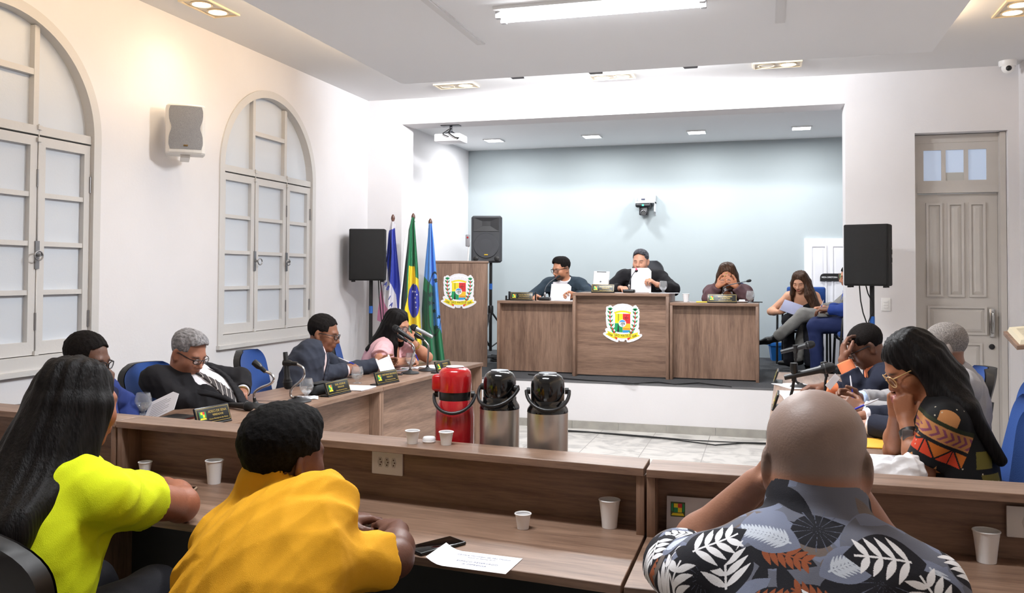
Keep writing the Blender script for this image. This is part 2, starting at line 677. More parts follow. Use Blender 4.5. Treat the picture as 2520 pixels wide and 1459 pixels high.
# transom light
tx0, tx1, tz0, tz1 = x0 + .03, x1 - .045, 2.275, 2.66
b = B()
b.box(tx0 + .055, tx1 - .09, .125, .165, tz0, tz0 + .05).box(tx0 + .055, tx1 - .09, .125, .165, tz1 - .065, tz1).box(tx0, tx0 + .055, .125, .165, tz0, tz1).box(tx1 - .09, tx1, .125, .165, tz0, tz1)
pw = (tx1 - .09 - tx0 - .055 - .07) / 3
for k in (1, 2):
    xx = tx0 + .055 + k * pw + (k - 1) * .035
    b.box(xx, xx + .035, .125, .165, tz0 + .05, tz1 - .065)
b.build('transom', MDOOR, d)
MPANE = mat('sky_glow_pane', (176, 188, 205), 0.15, emit=(lin((160, 178, 205)), 0.35))  # emission put in for the bright sky behind the pane
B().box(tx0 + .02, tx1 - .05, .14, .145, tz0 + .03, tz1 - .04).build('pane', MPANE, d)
B().box(tx0 + .055 + pw + .035, tx0 + .055 + 2 * pw + .035, .132, .14, tz0 + .05, tz0 + .12).build('frosted_strip', mat('strip', (190, 190, 186), .6), d)
# leaf with recessed panels
lx0, lx1 = x0 + .032, x1 - .047
b = B()
b.box(lx0, lx1, .16, .19, .01, 2.21)


def panel(b, a, c, z0, z1, y=.16):
    b.box(a, a + .02, y - .016, y - .0005, z0, z1).box(c - .02, c, y - .016, y - .0005, z0, z1).box(a + .02, c - .02, y - .016, y - .0005, z1 - .02, z1).box(a + .02, c - .02, y - .016, y - .0005, z0, z0 + .02)
    vs = [(a + .02, y, z0 + .02), (c - .02, y, z0 + .02), (c - .02, y, z1 - .02), (a + .02, y, z1 - .02), (a + .05, y - .01, z0 + .05), (c - .05, y - .01, z0 + .05), (c - .05, y - .01, z1 - .05), (a + .05, y - .01, z1 - .05)]
    b.add(vs, [(0, 1, 5, 4), (1, 2, 6, 5), (2, 3, 7, 6), (3, 0, 4, 7), (4, 5, 6, 7)])


lw = lx1 - lx0
for k in range(3):
    a = lx0 + .075 + k * (lw - .13) / 3
    panel(b, a, a + (lw - .13) / 3 - .04, 1.30, 2.13)
panel(b, lx0 + .08, lx1 - .09, .97, 1.22)
for k in range(2):
    a = lx0 + .08 + k * (lw - .17) / 2
    panel(b, a, a + (lw - .17) / 2 - .04, .15, .90)
leaf = b.build('door_leaf', MDOOR, d)
h = B()
h.rbox(lx1 - .075, lx1 - .03, .138, .15, .955, 1.20, .005)
h.tube([(lx1 - .052, .145, 1.17), (lx1 - .052, .105, 1.16), (lx1 - .052, .095, 1.08), (lx1 - .052, .105, 1.0), (lx1 - .052, .145, .99)], .011)
h.build('door_handle', MCHROME, leaf)
h = B()
h.lathe([(.0, 0), (.022, 0), (.024, .01), (.012, .014)], M=Matrix.Translation((lx1 - .055, .158, .87)) @ Matrix.Rotation(PI / 2, 4, 'X'))
h.build('door_lock', mat('dark_metal', (60, 60, 62), .35, .8), leaf)

# ---------------------------------------------------------------- white door in the alcove stair well
d = struct(bpy.data.objects.new('door_2', None))
COL.objects.link(d)
d['label'] = 'white panelled door on the rear alcove wall behind the seated people'
d['category'] = 'door'
d.location = (0, YA, 0)
b = B()
b.box(.458, 1.26, -.045, 0, 0.01, 1.943)
for k in range(3):
    a = .53 + k * .245
    panel(b, a, a + .19, 1.12, 1.86, -.045)
    panel(b, a, a + .19, .25, .98, -.045)
b.build('door_leaf', mat('white_door_paint', (240, 240, 244), .45), d)
# ================================================================ measuring helpers (camera pixel + one known coordinate -> place in the room)
def _ray(px, py):
    return CR @ np.array([px - PPX, py - PPY, F_PX])


def atY(px, py, y):
    d = _ray(px, py)
    p = d * y / d[1]
    return Vector((p[0], p[1], p[2] + CAM_H))


def atZ(px, py, z):
    d = _ray(px, py)
    p = d * (z - CAM_H) / d[2]
    return Vector((p[0], p[1], z))


MGOLD = mat('gold_paint', (196, 170, 92), 0.4, 0.3)
MPLATE = mat('black_plate', (20, 21, 22), 0.3)


def emblem_geo(W, small=False):
    """town crest; returns list of (part name, B, material) in a face frame (x right, y up, z out)"""
    k = W / 1310.0

    def q(pts):
        return [((x - 885) * k, -(y - 750) * k) for x, y in pts]

    out = [(545, 225), (620, 175), (720, 130), (885, 108), (1040, 125), (1150, 165), (1225, 215), (1260, 175), (1310, 155), (1350, 180), (1360, 210), (1395, 225), (1400, 270), (1435, 300), (1430, 340), (1450, 380), (1435, 450), (1450, 540), (1430, 620), (1435, 700), (1425, 780), (1430, 870), (1400, 930), (1440, 975), (1455, 1040), (1440, 1100), (1520, 1110), (1535, 1150), (1515, 1190), (1400, 1280), (1250, 1350), (1100, 1390), (1030, 1385), (1010, 1310), (955, 1310), (945, 1360), (900, 1368), (810, 1362), (780, 1350), (765, 1300), (750, 1350), (735, 1385), (690, 1390), (520, 1330), (350, 1240), (240, 1150), (230, 1110), (265, 1075), (330, 1065), (300, 990), (310, 950), (350, 930), (385, 930), (350, 860), (340, 780), (330, 680), (325, 600), (335, 540), (315, 430), (330, 370), (335, 240), (360, 210), (400, 215), (430, 180), (480, 172), (520, 190)]
    T = 0.006 * W / 0.4
    z = [T]

    def lay(dz=1):
        return (T * .9, T + 0.0012 * dz * W / 0.4)
    Y_, G_, R_, BL_, OR_, K_, GY_, WH_ = range(8)
    mats = [mat('crest_yellow', (240, 220, 40), .45), mat('crest_green', (24, 150, 90), .45), mat('crest_red', (212, 48, 50), .45), mat('crest_blue', (60, 150, 215), .45), mat('crest_orange', (240, 190, 50), .45), mat('crest_black', (30, 40, 34), .5), mat('crest_grey', (190, 194, 204), .5), mat('crest_white', (240, 238, 242), .45)]
    pl = B().prism(q(out), 0, T)
    cr = B()

    def arcband(r0, r1, cx, cy, a0, a1, n=18):
        return [(cx + r1 * math.cos(a0 + (a1 - a0) * i / n), cy - r1 * math.sin(a0 + (a1 - a0) * i / n)) for i in range(n + 1)] + [(cx + r0 * math.cos(a1 + (a0 - a1) * i / n), cy - r0 * math.sin(a1 + (a0 - a1) * i / n)) for i in range(n + 1)]
    a0, a1 = math.radians(58), math.radians(122)
    cr.prism(q(arcband(598, 606, 885, 750, a0, a1)), *lay(), mi=GY_)
    for i, a in enumerate(np.linspace(118, 62, 5)):
        cx, cy = 885 + 520 * math.cos(math.radians(a)), 800 - 520 * math.sin(math.radians(a))
        cr.prism(q(arcband(34, 42, cx, cy - 10, 0, PI, 10)), *lay(), mi=GY_)
        for dx in (-38, 0, 38):
            cr.prism(q([(cx + dx - 4, cy - 8), (cx + dx + 4, cy - 8), (cx + dx + 4, cy + 70), (cx + dx - 4, cy + 70)]), *lay(), mi=GY_)
    cr.prism(q(arcband(640, 700, 885, 1040, math.radians(66), math.radians(114))), *lay(), mi=Y_)
    sh = B()
    sh.prism(q([(635, 445), (888, 445), (888, 760), (635, 760)]), *lay(), mi=Y_)
    sh.prism(q([(892, 445), (1140, 450), (1140, 770), (892, 766)]), *lay(), mi=R_)
    sh.prism(q([(625, 765), (886, 765), (886, 1062), (720, 1052), (650, 1015), (622, 960)]), *lay(), mi=G_)
    sh.prism(q([(890, 770), (1140, 772), (1145, 985), (890, 985)]), *lay(), mi=OR_)
    sh.prism(q([(890, 988), (1145, 988), (1120, 1030), (1060, 1066), (890, 1070)]), *lay(), mi=BL_)
    sh.prism(q([(735, 790), (748, 790), (775, 1050), (705, 1050)]), *lay(2), mi=K_)
    sh.prism(q([(740, 455), (756, 455), (756, 680), (740, 680)]), *lay(2), mi=K_)
    sh.prism(q([(930, 580), (1080, 580), (1080, 592), (930, 592)]), *lay(2), mi=K_)
    sh.prism(q(arcband(100, 110, 1100, 590, math.radians(125), math.radians(235), 10)), *lay(2), mi=K_)
    sh.prism(q([(905, 940), (1130, 940), (1130, 955), (905, 955)]), *lay(2), mi=R_)
    sh.prism(q(arcband(0.1, 124, 880, 765, 0, 2 * PI - .001, 28)[:29]), *lay(3), mi=WH_)
    sh.prism(q([(880 + 112 * math.cos(a), 765 - 112 * math.sin(a)) for a in np.linspace(.45, PI - .45, 14)]), *lay(4), mi=BL_)
    for x0, y0, w, h in ((785, 725, 25, 18), (840, 740, 120, 16), (850, 755, 20, 70), (890, 770, 18, 60), (925, 755, 18, 50), (815, 770, 12, 40), (850, 845, 60, 12), (950, 770, 14, 45)):
        sh.prism(q([(x0, y0), (x0 + w, y0), (x0 + w, y0 + h), (x0, y0 + h)]), *lay(4), mi=K_)
    rb = B()

    def smile(y, x):
        return y + 0.00022 * ((x - 885) ** 2) * -1

    xs = np.linspace(605, 1165, 10)
    rb.prism(q([(x, 1125 - 45 * ((x - 885) / 280) ** 2) for x in xs] + [(x, 1255 - 45 * ((x - 885) / 280) ** 2) for x in xs[::-1]]), *lay(2), mi=Y_)
    rb.prism(q([(372, 1018), (600, 1105), (590, 1195), (690, 1310), (500, 1230), (312, 1130), (395, 1095)]), *lay(1), mi=Y_)
    rb.prism(q([(1398, 1048), (1168, 1115), (1180, 1205), (1080, 1315), (1270, 1245), (1465, 1160), (1380, 1120)]), *lay(1), mi=Y_)
    rb.prism(q([(600, 1212), (715, 1245), (695, 1312)]), *lay(1.5), mi=R_)
    rb.prism(q([(1175, 1212), (1040, 1250), (1065, 1325)]), *lay(1.5), mi=R_)
    br = B()
    for sgn in (-1, 1):
        stem = [(470, 250), (465, 420), (465, 560), (475, 700), (505, 840), (550, 960), (600, 1060)]
        if sgn > 0:
            stem = [(1770 - x, y + 12) for x, y in stem]
        for (xa, ya), (xb, yb) in zip(stem[:-1], stem[1:]):
            br.prism(q([(xa - 7, ya), (xa + 7, ya), (xb + 7, yb), (xb - 7, yb)]), *lay(1), mi=K_)

        def leaf(x, y, ang, L=105, wd=26):
            ca, sa = math.cos(ang), math.sin(ang)
            pts = [(0, 0), (.3 * L, wd), (.65 * L, wd * .8), (L, 0), (.65 * L, -wd * .8), (.3 * L, -wd)]
            br.prism(q([(x + u * ca - v * sa, y - (u * sa + v * ca)) for u, v in pts]), *lay(1.3), mi=G_)
        for (sx, sy), so in zip(stem[1:], (1, 1, 1, 1, 1, 1)):
            leaf(sx - 10, sy + 20, math.radians(128), 125)
            leaf(sx + 10, sy + 30, math.radians(52), 125)
        for a in (60, 90, 120, 35, 145):
            leaf(stem[0][0], stem[0][1] + 80, math.radians(a), 110, 20)
        for sx, sy in stem[1:]:
            for dx, dy in ((-8, -30), (10, -5), (-6, 22)):
                br.prism(q([(sx + dx + 22 * math.cos(t), sy + dy + 22 * math.sin(t)) for t in np.linspace(0, 2 * PI, 9)[:-1]]), *lay(2), mi=R_)
    return k, T, [('plaque', pl, [mats[WH_]]), ('crown', cr, mats), ('shield', sh, mats), ('branches', br, mats), ('ribbon', rb, mats)]


def emblem(parent_or_none, M, W, label):
    k, T, parts = emblem_geo(W)
    t = thing('town_crest', label, 'emblem', (0, 0, 0))
    t.matrix_world = M
    for n, b, ms in parts:
        b.build(n, ms, t)
    mk = mat('crest_black', (30, 40, 34), .5)
    zt = T + .003 * W / .4

    def tx(s, size, x, y, rz, m=mk):
        text('lettering', s, size, m, t, Matrix.Translation(((x - 885) * k, -(y - 750) * k, zt)) @ Matrix.Rotation(rz, 4, 'Z') @ Matrix.Diagonal((.82, 1, 1, 1)), extrude=.0004)
    tx('SÃO', 78 * k * 1.45, 700, 1168, -.06)
    tx('MATEUS', 78 * k * 1.45, 995, 1170, .05)
    tx('1544', 70 * k * 1.4, 470, 1145, -.40)
    tx('1848', 70 * k * 1.4, 1275, 1180, .36)
    tx('E. S.', 40 * k * 1.2, 865, 1305, 0, mat('crest_grey', (190, 194, 204), .5))
    return t


def mini_crest(b_or_parent, M, s, m_parent):
    b = B()
    b.prism([(-.5 * s, -.5 * s), (.5 * s, -.5 * s), (.5 * s, .5 * s), (-.5 * s, .5 * s)], 0, .0006, 0, M)
    b.prism([(-.28 * s, -.2 * s), (.0, -.2 * s), (.0, .12 * s), (-.28 * s, .12 * s)], 0, .0012, 1, M)
    b.prism([(-.28 * s, .12 * s), (.0, .12 * s), (.0, .4 * s), (-.28 * s, .4 * s)], 0, .0012, 2, M)
    b.prism([(.0, .12 * s), (.28 * s, .12 * s), (.28 * s, .4 * s), (.0, .4 * s)], 0, .0012, 3, M)
    b.prism([(.0, -.2 * s), (.28 * s, -.2 * s), (.28 * s, .12 * s), (.0, .12 * s)], 0, .0012, 2, M)
    b.prism([(-.45 * s, -.42 * s), (.45 * s, -.42 * s), (.36 * s, -.25 * s), (-.36 * s, -.25 * s)], 0, .0012, 2, M)
    for sg in (-1, 1):
        b.prism([(sg * .33 * s, -.2 * s), (sg * .45 * s, -.1 * s), (sg * .45 * s, .35 * s), (sg * .33 * s, .42 * s)][::sg], 0, .0012, 1, M)
    return b.build('crest', [mat('crest_ground', (70, 84, 50), .5), mat('crest_green', (24, 150, 90), .45), mat('crest_yellow', (240, 220, 40), .45), mat('crest_red', (212, 48, 50), .45)], m_parent)


def name_plate(loc, rz, l1, l2, label, w=.25, h=.085):
    """desk name plate: a leaning black face on a wedge base; local +x right along the face, face looks along -y"""
    t = thing('name_plate', label, 'name plate', loc, rz, 'name plates on the desks')
    b = B()
    b.box(-w / 2, w / 2, -.03, .035, 0, .008)
    b.build('base', MBLK, t, bevel=.002)
    M = Matrix.Translation((0, -.026, .008)) @ Matrix.Rotation(math.radians(72), 4, 'X')
    f = B().rbox(-w / 2, w / 2, 0, h, -.012, 0, .003, 0, M).build('face', MPLATE, t)
    g = B()
    o = .007
    for a in ((-w / 2 + o, w / 2 - o, o, o + .0016), (-w / 2 + o, w / 2 - o, h - o - .0016, h - o), (-w / 2 + o, -w / 2 + o + .0016, o, h - o), (w / 2 - o - .0016, w / 2 - o, o, h - o)):
        g.box(a[0], a[1], a[2], a[3], -.0002, .0006, 0, M)
    g.build('gold_border', MGOLD, f)
    mini_crest(None, M @ Matrix.Translation((-w / 2 + .044, h / 2, 0)), .046, f)
    text('lettering', l1, .0175, MGOLD, f, M @ Matrix.Translation((.03, h * .67, .0004)), extrude=.0003)
    text('lettering', l2, .0145, MGOLD, f, M @ Matrix.Translation((.03, h * .46, .0004)), extrude=.0003)
    text('lettering', 'Câmara Municipal de São Mateus', .0095, MGOLD, f, M @ Matrix.Translation((.03, h * .24, .0004)), extrude=.0003)
    return t


# ---------------------------------------------------------------- front counter of three units (public side)
ZW, ZT, TH = 0.72, 0.917, 0.024


def counter(loc, rz, L, label, skew=0.0):
    t = thing('front_counter', label, 'counter', loc, rz, 'walnut counter units of the front row')
    for nm, v0, z0 in (('worktop', -.42, ZW), ('raised_shelf', -.004, ZT)):
        B().prism([(.002, v0), (L - .002 - skew * v0, v0), (L - .002 - skew * .14, .14), (.002, .14)], z0 - TH, z0).build(nm, WX, t, bevel=.0015)
    B().box(.024, L - .024, .10, .118, ZW, ZT - TH).build('back_panel', WX, t)
    B().box(.024, L - .024, .06, .078, .0, ZW - TH).build('modesty_panel', mat('under_worktop_shade', (15, 13, 13), .6), t)  # panel coloured black to stand in for the shade under the worktop
    for x in (.002, L - .026):
        b = B().rbox(x, x + .024, .004, .136, ZW, ZT - TH, .001)
        b.rbox(x, x + .024, -.25, .136, 0, ZW - TH, .001)
        b.build('end_panel', WZ, t)
    return t


c2r = Vector((-.342, 2.575, 0))
A2 = math.radians(-6.0)
L2 = 2.04
c2l = c2r - Vector((math.cos(A2), math.sin(A2), 0)) * L2
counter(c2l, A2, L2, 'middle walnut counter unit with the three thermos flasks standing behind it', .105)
A1 = math.radians(-6.3)
c1r = c2l + Vector((-.006, .002, 0))
c1l = c1r - Vector((math.cos(A1), math.sin(A1), 0)) * 1.55
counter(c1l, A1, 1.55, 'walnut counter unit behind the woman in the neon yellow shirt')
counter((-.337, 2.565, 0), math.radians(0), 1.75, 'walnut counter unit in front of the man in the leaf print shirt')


def on_counter2(u, v, z=ZW):
    """point at u along the middle unit, v deep"""
    return Vector((c2l.x + u * math.cos(A2) - v * math.sin(A2), c2l.y + u * math.sin(A2) + v * math.cos(A2), z))


# sockets on the back panels
def socket(loc, rz, label, n=3):
    t = thing('wall_socket', label, 'socket', loc, rz, 'socket plates on the counter')
    B().rbox(-.06, .06, -.008, 0, -.042, .042, .003).build('plate', MWHT, t)
    b = B()
    for k in range(n):
        x = (k - (n - 1) / 2) * .026
        b.prism([(x + .011 * math.cos(a), .019 * math.sin(a)) for a in np.linspace(0, 2 * PI, 7)[:-1]], .008, .0085, 0, Matrix.Rotation(PI / 2, 4, 'X'))
    b.build('insert', mat('socket_grey', (205, 205, 205), .4), t)
    b = B()
    for k in range(n):
        x = (k - (n - 1) / 2) * .026
        for dz in (-.009, 0, .009):
            b.lathe([(.0024, 0), (.0024, .001)], 8, 0, Matrix.Translation((x + (.004 if dz == 0 else 0), -.0083, dz)) @ Matrix.Rotation(PI / 2, 4, 'X'))
    b.build('pin_holes', mat('dark_brown', (60, 30, 24), .5), t)
    return t


pc = on_counter2(1.125, .10, .838)
socket(pc, A2, 'white triple socket plate on the middle counter below the red flask')
socket((.68, 2.658, .822), math.radians(-.4), 'white socket plate on the counter behind the paper cup at the right edge', 2)


# cups
MCUP = mat('white_cup', (236, 236, 238), 0.4)


def cup(loc, h, r, label, grp='disposable cups on the counter'):
    t = thing('plastic_cup', label, 'cup', loc, 0, grp)
    b = B()
    rb_ = r * .72
    b.lathe([(0, .002), (rb_ - .002, .002), (rb_, 0.0), (r * .8, h * .35), (r * .93, h * .78), (r * .95, h * .82), (r * .99, h * .97)], 28, caps=False)
    b.lathe([(r * .96, h * .97), (r * .9, h * .78), (rb_ - .002, .004), (0, .004)], 28, caps=False)
    b.build('cup_wall', MCUP, t)
    pts = [(r * .99 * math.cos(a), r * .99 * math.sin(a), h * .975) for a in np.linspace(0, 2 * PI, 29)]
    B().tube(pts, .0022, 8, caps=False).build('rim', MCUP, t)
    return t


cz = ZW + .0005
cup(atZ(527, 1189, cz), .084, .0315, 'tall white plastic cup on the counter behind the man in mustard')
cup(atZ(357, 1166, cz), .046, .0245, 'small white cup beside the arm of the neon yellow shirt woman')
cup(atZ(1287, 1300, cz), .045, .024, 'small white coffee cup alone on the middle counter worktop')
cup(atZ(1500, 1297, cz), .084, .0315, 'tall white plastic cup at the divider of the middle counter')
cup(atZ(2428, 1382, cz), .084, .0335, 'tall white plastic cup below the socket at the right counter')
cup(atZ(275, 1120, cz), .07, .028, 'white cup half hidden by the counter divider behind the long black hair')
cup(atZ(1015, 1091, ZT + .0005), .043, .0235, 'small white cup on the raised shelf, first of the two beside the red flask')
cup(atZ(1098, 1094, ZT + .0005), .043, .0235, 'small white cup on the raised shelf just in front of the red flask')
t = thing('jar_lid', 'low white round lid on the raised shelf between two small cups', 'lid', atZ(1056, 1088, ZT + .0005))
B().lathe([(0, 0), (.0205, 0), (.0215, .003), (.0215, .014), (.019, .018), (0, .018)], 26).build('lid_top', MCUP, t)
B().lathe([(.0212, .002), (.0222, .003), (.0222, .006), (.0212, .007)], 26, caps=False).build('lid_ridge', MCUP, t)


# phones, papers on the counter
def phone(loc, rz, label, m=MBLK, w=.075, l=.158, th=.009):
    t = thing('mobile_phone', label, 'phone', loc, rz, 'mobile phones')
    B().rbox(-l / 2, l / 2, -w / 2, w / 2, 0, th, .0035, seg=3).build('phone_body', m, t)
    B().rbox(-l / 2 + .004, l / 2 - .004, -w / 2 + .004, w / 2 - .004, th - .002, th + .0006, .002).build('screen', mat('phone_screen', (8, 8, 10), .08), t)
    return t


pa, pb = atZ(1025, 1358, ZW), atZ(1110, 1330, ZW)
phone((atZ(1073, 1347, ZW) + Vector((0, 0, .0005))), math.radians(58), 'black phone on the middle counter beside the printed sheet')
phone(atZ(425, 1210, ZW + .0005), math.radians(20), 'phone in a tan case beside the elbow of the neon yellow shirt woman', mat('tan_case', (190, 165, 140), .5), .074, .15)
t = thing('printed_sheet', 'white reserved-seat sheet of printed paper on the middle counter', 'paper', atZ(1168, 1381, ZW + .001), math.radians(-4))
b = B()
nn = 14
vs = []
for i in range(nn + 1):
    u = i / nn
    for v in (-1, 1):
        vs.append((-.112 + .224 * u, v * .065, .0007 + .018 * max(0, (.22 - u) / .22) ** 2))
b.add(vs, [(2 * i, 2 * i + 2, 2 * i + 3, 2 * i + 1) for i in range(nn)], 0, True)
b.build('sheet', MPAPER, t)
mi_ = mat('grey_print', (110, 116, 140), .7)
for s, sz, yy in (('Câmara Municipal de São Mateus', .0115, .036), ('Estado do Espírito Santo', .008, .02), ('ESPAÇO RESERVADO', .0125, -.012), ('À IMPRENSA', .0125, -.032)):
    text('lettering', s, sz, mi_, t, Matrix.Translation((.012, yy, .0012)), extrude=.0001)
# sign card with the crest leaning in the right unit
t = thing('crest_card', 'white card with the coloured crest leaning inside the right counter', 'sign', (-.20, 2.63, ZW + .001), math.radians(1), rot=(math.radians(-9), 0, math.radians(1)))
B().rbox(-.085, .115, 0, .006, 0, .105, .001).build('card', mat('card_white', (205, 205, 212), .5), t)
mini_crest(None, Matrix.Translation((-.052, -.0005, .068)) @ Matrix.Rotation(PI / 2, 4, 'X'), .042, t)
text('lettering', 'FAVOR', .018, MBLK, t, Matrix.Translation((.05, -.0008, .075)) @ Matrix.Rotation(PI / 2, 4, 'X'), extrude=.0002)
tag(B().rbox(.64, .80, 2.4, 2.46, ZW + .0005, ZW + .01, .003).build('tablet_case', MBLK), 'flat black case lying on the right counter below the paper cup', 'case')

# ---------------------------------------------------------------- thermos flasks on a low serving table behind the counter
ZV = .785
t = thing('serving_table', 'low walnut table hidden behind the counter under the flasks', 'table', (-.88, 2.95, 0))
B().rbox(-.42, .42, -.16, .16, ZV - .025, ZV, .002).build('table_top', WX, t)
for sx in (-.38, .38):
    for sy in (-.13, .13):
        B().box(sx - .02, sx + .02, sy - .02, sy + .02, 0, ZV - .025).build('leg', WZ, t)


def thermos(loc, label, red, rz=0.0):
    t = thing('thermos_flask', label, 'flask', loc, rz, None if red else 'steel thermos flasks with black pump lids')
    MB_ = mat('red_enamel', (170, 22, 30), .25, .1, coat=.6) if red else MSTEEL
    ML_ = mat('red_plastic', (178, 20, 26), .22, coat=.5) if red else mat('gloss_black', (14, 14, 15), .12, coat=.4)
    if red:
        B().lathe([(0, 0), (.066, 0), (.068, .01), (.068, .20), (.064, .232), (.055, .255), (.052, .262)], 36).build('flask_body', MB_, t)
        B().lathe([(.0535, .255), (.0545, .258), (.0545, .284), (.053, .287)], 36, caps=False).build('collar', MBLK, t)
        b = B()
        b.lathe([(.050, .284), (.0575, .286), (.0585, .30), (.0585, .338), (.055, .356), (.045, .366), (.03, .369), (0, .369)], 36)
        b.rbox(-.079, -.03, -.03, .03, .286, .345, .012, seg=3)
        b.build('pump_lid', ML_, t)
        B().lathe([(.03, .368), (.032, .371), (.03, .3735), (0, .3735)], 30).build('push_button', mat('light_grey_plastic', (190, 190, 194), .3), t)
    else:
        B().lathe([(0, 0), (.067, 0), (.0685, .008), (.0685, .2352)], 40).build('flask_body', MB_, t)
        b = B()
        b.lathe([(.0695, .2345), (.0692, .238), (.0675, .246), (.061, .256), (.058, .262), (.058, .272), (.0545, .276)], 36, caps=False)
        b.build('collar', ML_, t)
        b = B()
        b.lathe([(.0545, .272), (.0565, .276), (.0565, .322), (.055, .338), (.048, .353), (.036, .361), (0, .361)], 36)
        b.rbox(-.02, .02, .03, .078, .290, .334, .012, seg=3)
        b.build('pump_lid', ML_, t)
        B().lathe([(.03, .360), (.032, .363), (.03, .3655), (0, .3655)], 30).build('push_button', mat('grey_plastic', (120, 122, 126), .25), t)
    # carrying handle: pivots at both sides, hanging forward
    b = B()
    zh = .275 if red else .305
    pts = []
    for i in range(19):
        a = PI * i / 18
        pts.append((.068 * math.cos(a) * (1.06), -.075 * math.sin(a) - .004, zh - .055 * math.sin(a)))
    b.tube(pts, .006, 10)
    for s in (-1, 1):
        b.lathe([(.012, 0), (.012, .012), (.0, .014)], 14, 0, Matrix.Translation((s * .058, 0, zh)) @ Matrix.Rotation(s * PI / 2, 4, 'Y'))
    b.build('handle', mat('handle_black', (28, 28, 30), .35), t)
    return t


thermos((-1.048, 2.9, ZV), 'red thermos flask with black collar on the serving table', True, math.radians(12))
thermos((-.884, 2.9, ZV), 'steel thermos flask with black lid standing right beside the red one', False, math.radians(-8))
thermos((-.706, 2.87, ZV), 'steel thermos flask with black lid standing apart from the others', False, math.radians(16))

# ---------------------------------------------------------------- councillors' tables
ZD = .73


def side_table(loc, rz, L, label, width=.6, mirror=1, grp=None):
    """local: y along the row, aisle edge at x=0, depth towards -x*mirror"""
    t = thing('council_desk', label, 'desk', loc, rz, grp)
    m = mirror
    xs = sorted((0, -m * width))
    B().rbox(xs[0], xs[1], .001, L - .001, ZD - .025, ZD, .0015).build('desk_top', WY, t)
    a = sorted((-m * .09, -m * .108))
    B().box(a[0], a[1], .025, L - .025, .03, ZD - .025).build('front_panel', WY, t)
    e = sorted((-m * .012, -m * (width - .02)))
    for y in (.001, L - .026):
        B().rbox(e[0], e[1], y, y + .025, 0, ZD - .025, .001).build('end_panel', WZ, t)
    return t


LA = Vector((-2.31, 7.103, 0))
LDIR = (Vector((-2.443, 5.362, 0)) - LA).normalized()
lrz = math.atan2(LA.x - (-2.51), -(LA.y - 4.438)) + PI     # table axis +y
lrz = -math.atan2(LA.x + 2.51, LA.y - 4.438)
LU = Vector((-math.sin(lrz), math.cos(lrz), 0))
LN = Vector((math.cos(lrz), math.sin(lrz), 0))             # towards the aisle
gl = 'walnut council desks along the window wall'
side_table(LA - LU * 1.747, lrz, 1.745, 'walnut council desk at the pink blouse woman, ending by the flags', grp=gl)
side_table(LA - LU * 3.49, lrz, 1.741, 'walnut council desk with the bare microphone clip and the name plate with the lying microphone', grp=gl)
side_table(LA - LU * 4.10, lrz, .606, 'short walnut council desk next to the front counter at the wall side', grp=gl)
RA = Vector((.071, 7.144, 0))
rrz = -math.atan2(.071 + .001, 7.144 - 4.155)
RU = Vector((-math.sin(rrz), math.cos(rrz), 0))
gr = 'walnut council desks on the door side'
for k, (n, ln) in enumerate((('farthest walnut desk of the door side row, nearest the stage', .86), ('walnut desk of the door side row with the black microphones', .93), ('walnut desk of the door side row under the yellow folder', 1.2), ('walnut desk of the door side row with the white carrier bag', 1.20))):
    acc = (0, .86, 1.79, 2.99)[k]
    side_table(RA - RU * (acc + ln - .002), rrz, ln - .004, n, mirror=-1, width=.58, grp=gr)


def L_at(px, py, z=ZD + .0006):
    return atZ(px, py, z)


prz = lrz + PI / 2                                     # face looks to the aisle


def plate_on_left(pxl, pxr, l1, l2, label):
    a, b = L_at(*pxl), L_at(*pxr)
    c = (a + b) / 2
    name_plate(c, math.atan2(b.y - a.y, b.x - a.x), l1, l2, label, (b - a).length)


plate_on_left((477, 1051), (561, 1034), 'ADECI DE SENA', 'VEREADOR', 'name plate on the council desk in front of the lying microphone')
plate_on_left((799, 977), (855, 964), 'ISAEL AGUILAR', 'VEREADOR', 'name plate between the water glass and the paper on the window side desk')
plate_on_left((921, 949), (975, 938.5), 'CRISTIANO BALANGA', 'VEREADOR', 'name plate in front of the hands of the dark grey suit man')
plate_on_left((1070, 919), (1106, 911), 'VALDIRENE', 'VEREADORA', 'name plate at the far end of the window side desk by the red flask')
t = thing('bean_bag', 'black padded cushion behind a name plate on the council desk', 'cushion', L_at(790, 970), lrz)
B().rbox(-.06, .03, -.09, .09, 0, .07, .03, seg=3).build('cushion_body', MBLKM, t)
B().rbox(-.05, .02, -.085, .085, .069, .073, .002).build('seam', MBLKM, t)


# ---------------------------------------------------------------- microphones
MMIC = mat('mic_black', (24, 24, 26), .45)
MGRIL = mat('mic_grille', (22, 22, 24), .55, .3, bump=(900, .6))


def mic_part(parent, a, b, name_body='microphone_body', silver=False):
    """handheld mic from tail a to head b"""
    a, b = Vector(a), Vector(b)
    d = (b - a)
    L = d.length
    d.normalize()
    M = Matrix.Translation(a) @ d.to_track_quat('Z', 'Y').to_matrix().to_4x4()
    body = B().lathe([(0, 0), (.0125, 0), (.0135, .004), (.015, L * .35), (.0185, L * .68), (.022, L * .73)], 20, 0, M).build(name_body, mat('mic_silver', (170, 172, 176), .3, .7) if silver else MMIC, parent)
    B().lathe([(.0215, L * .73), (.0255, L * .76), (.0265, L * .80), (.0265, L * .83), (.0255, L * .9), (.019, L * .97), (.008, L), (0, L)], 20, 0, M).build('grille', MGRIL, parent)
    B().lathe([(.0262, L * .785), (.0275, L * .79), (.0275, L * .81), (.0262, L * .815)], 20, 0, M, caps=False).build('ring', mat('mic_ring', (60, 60, 62), .4, .5), parent)
    return body


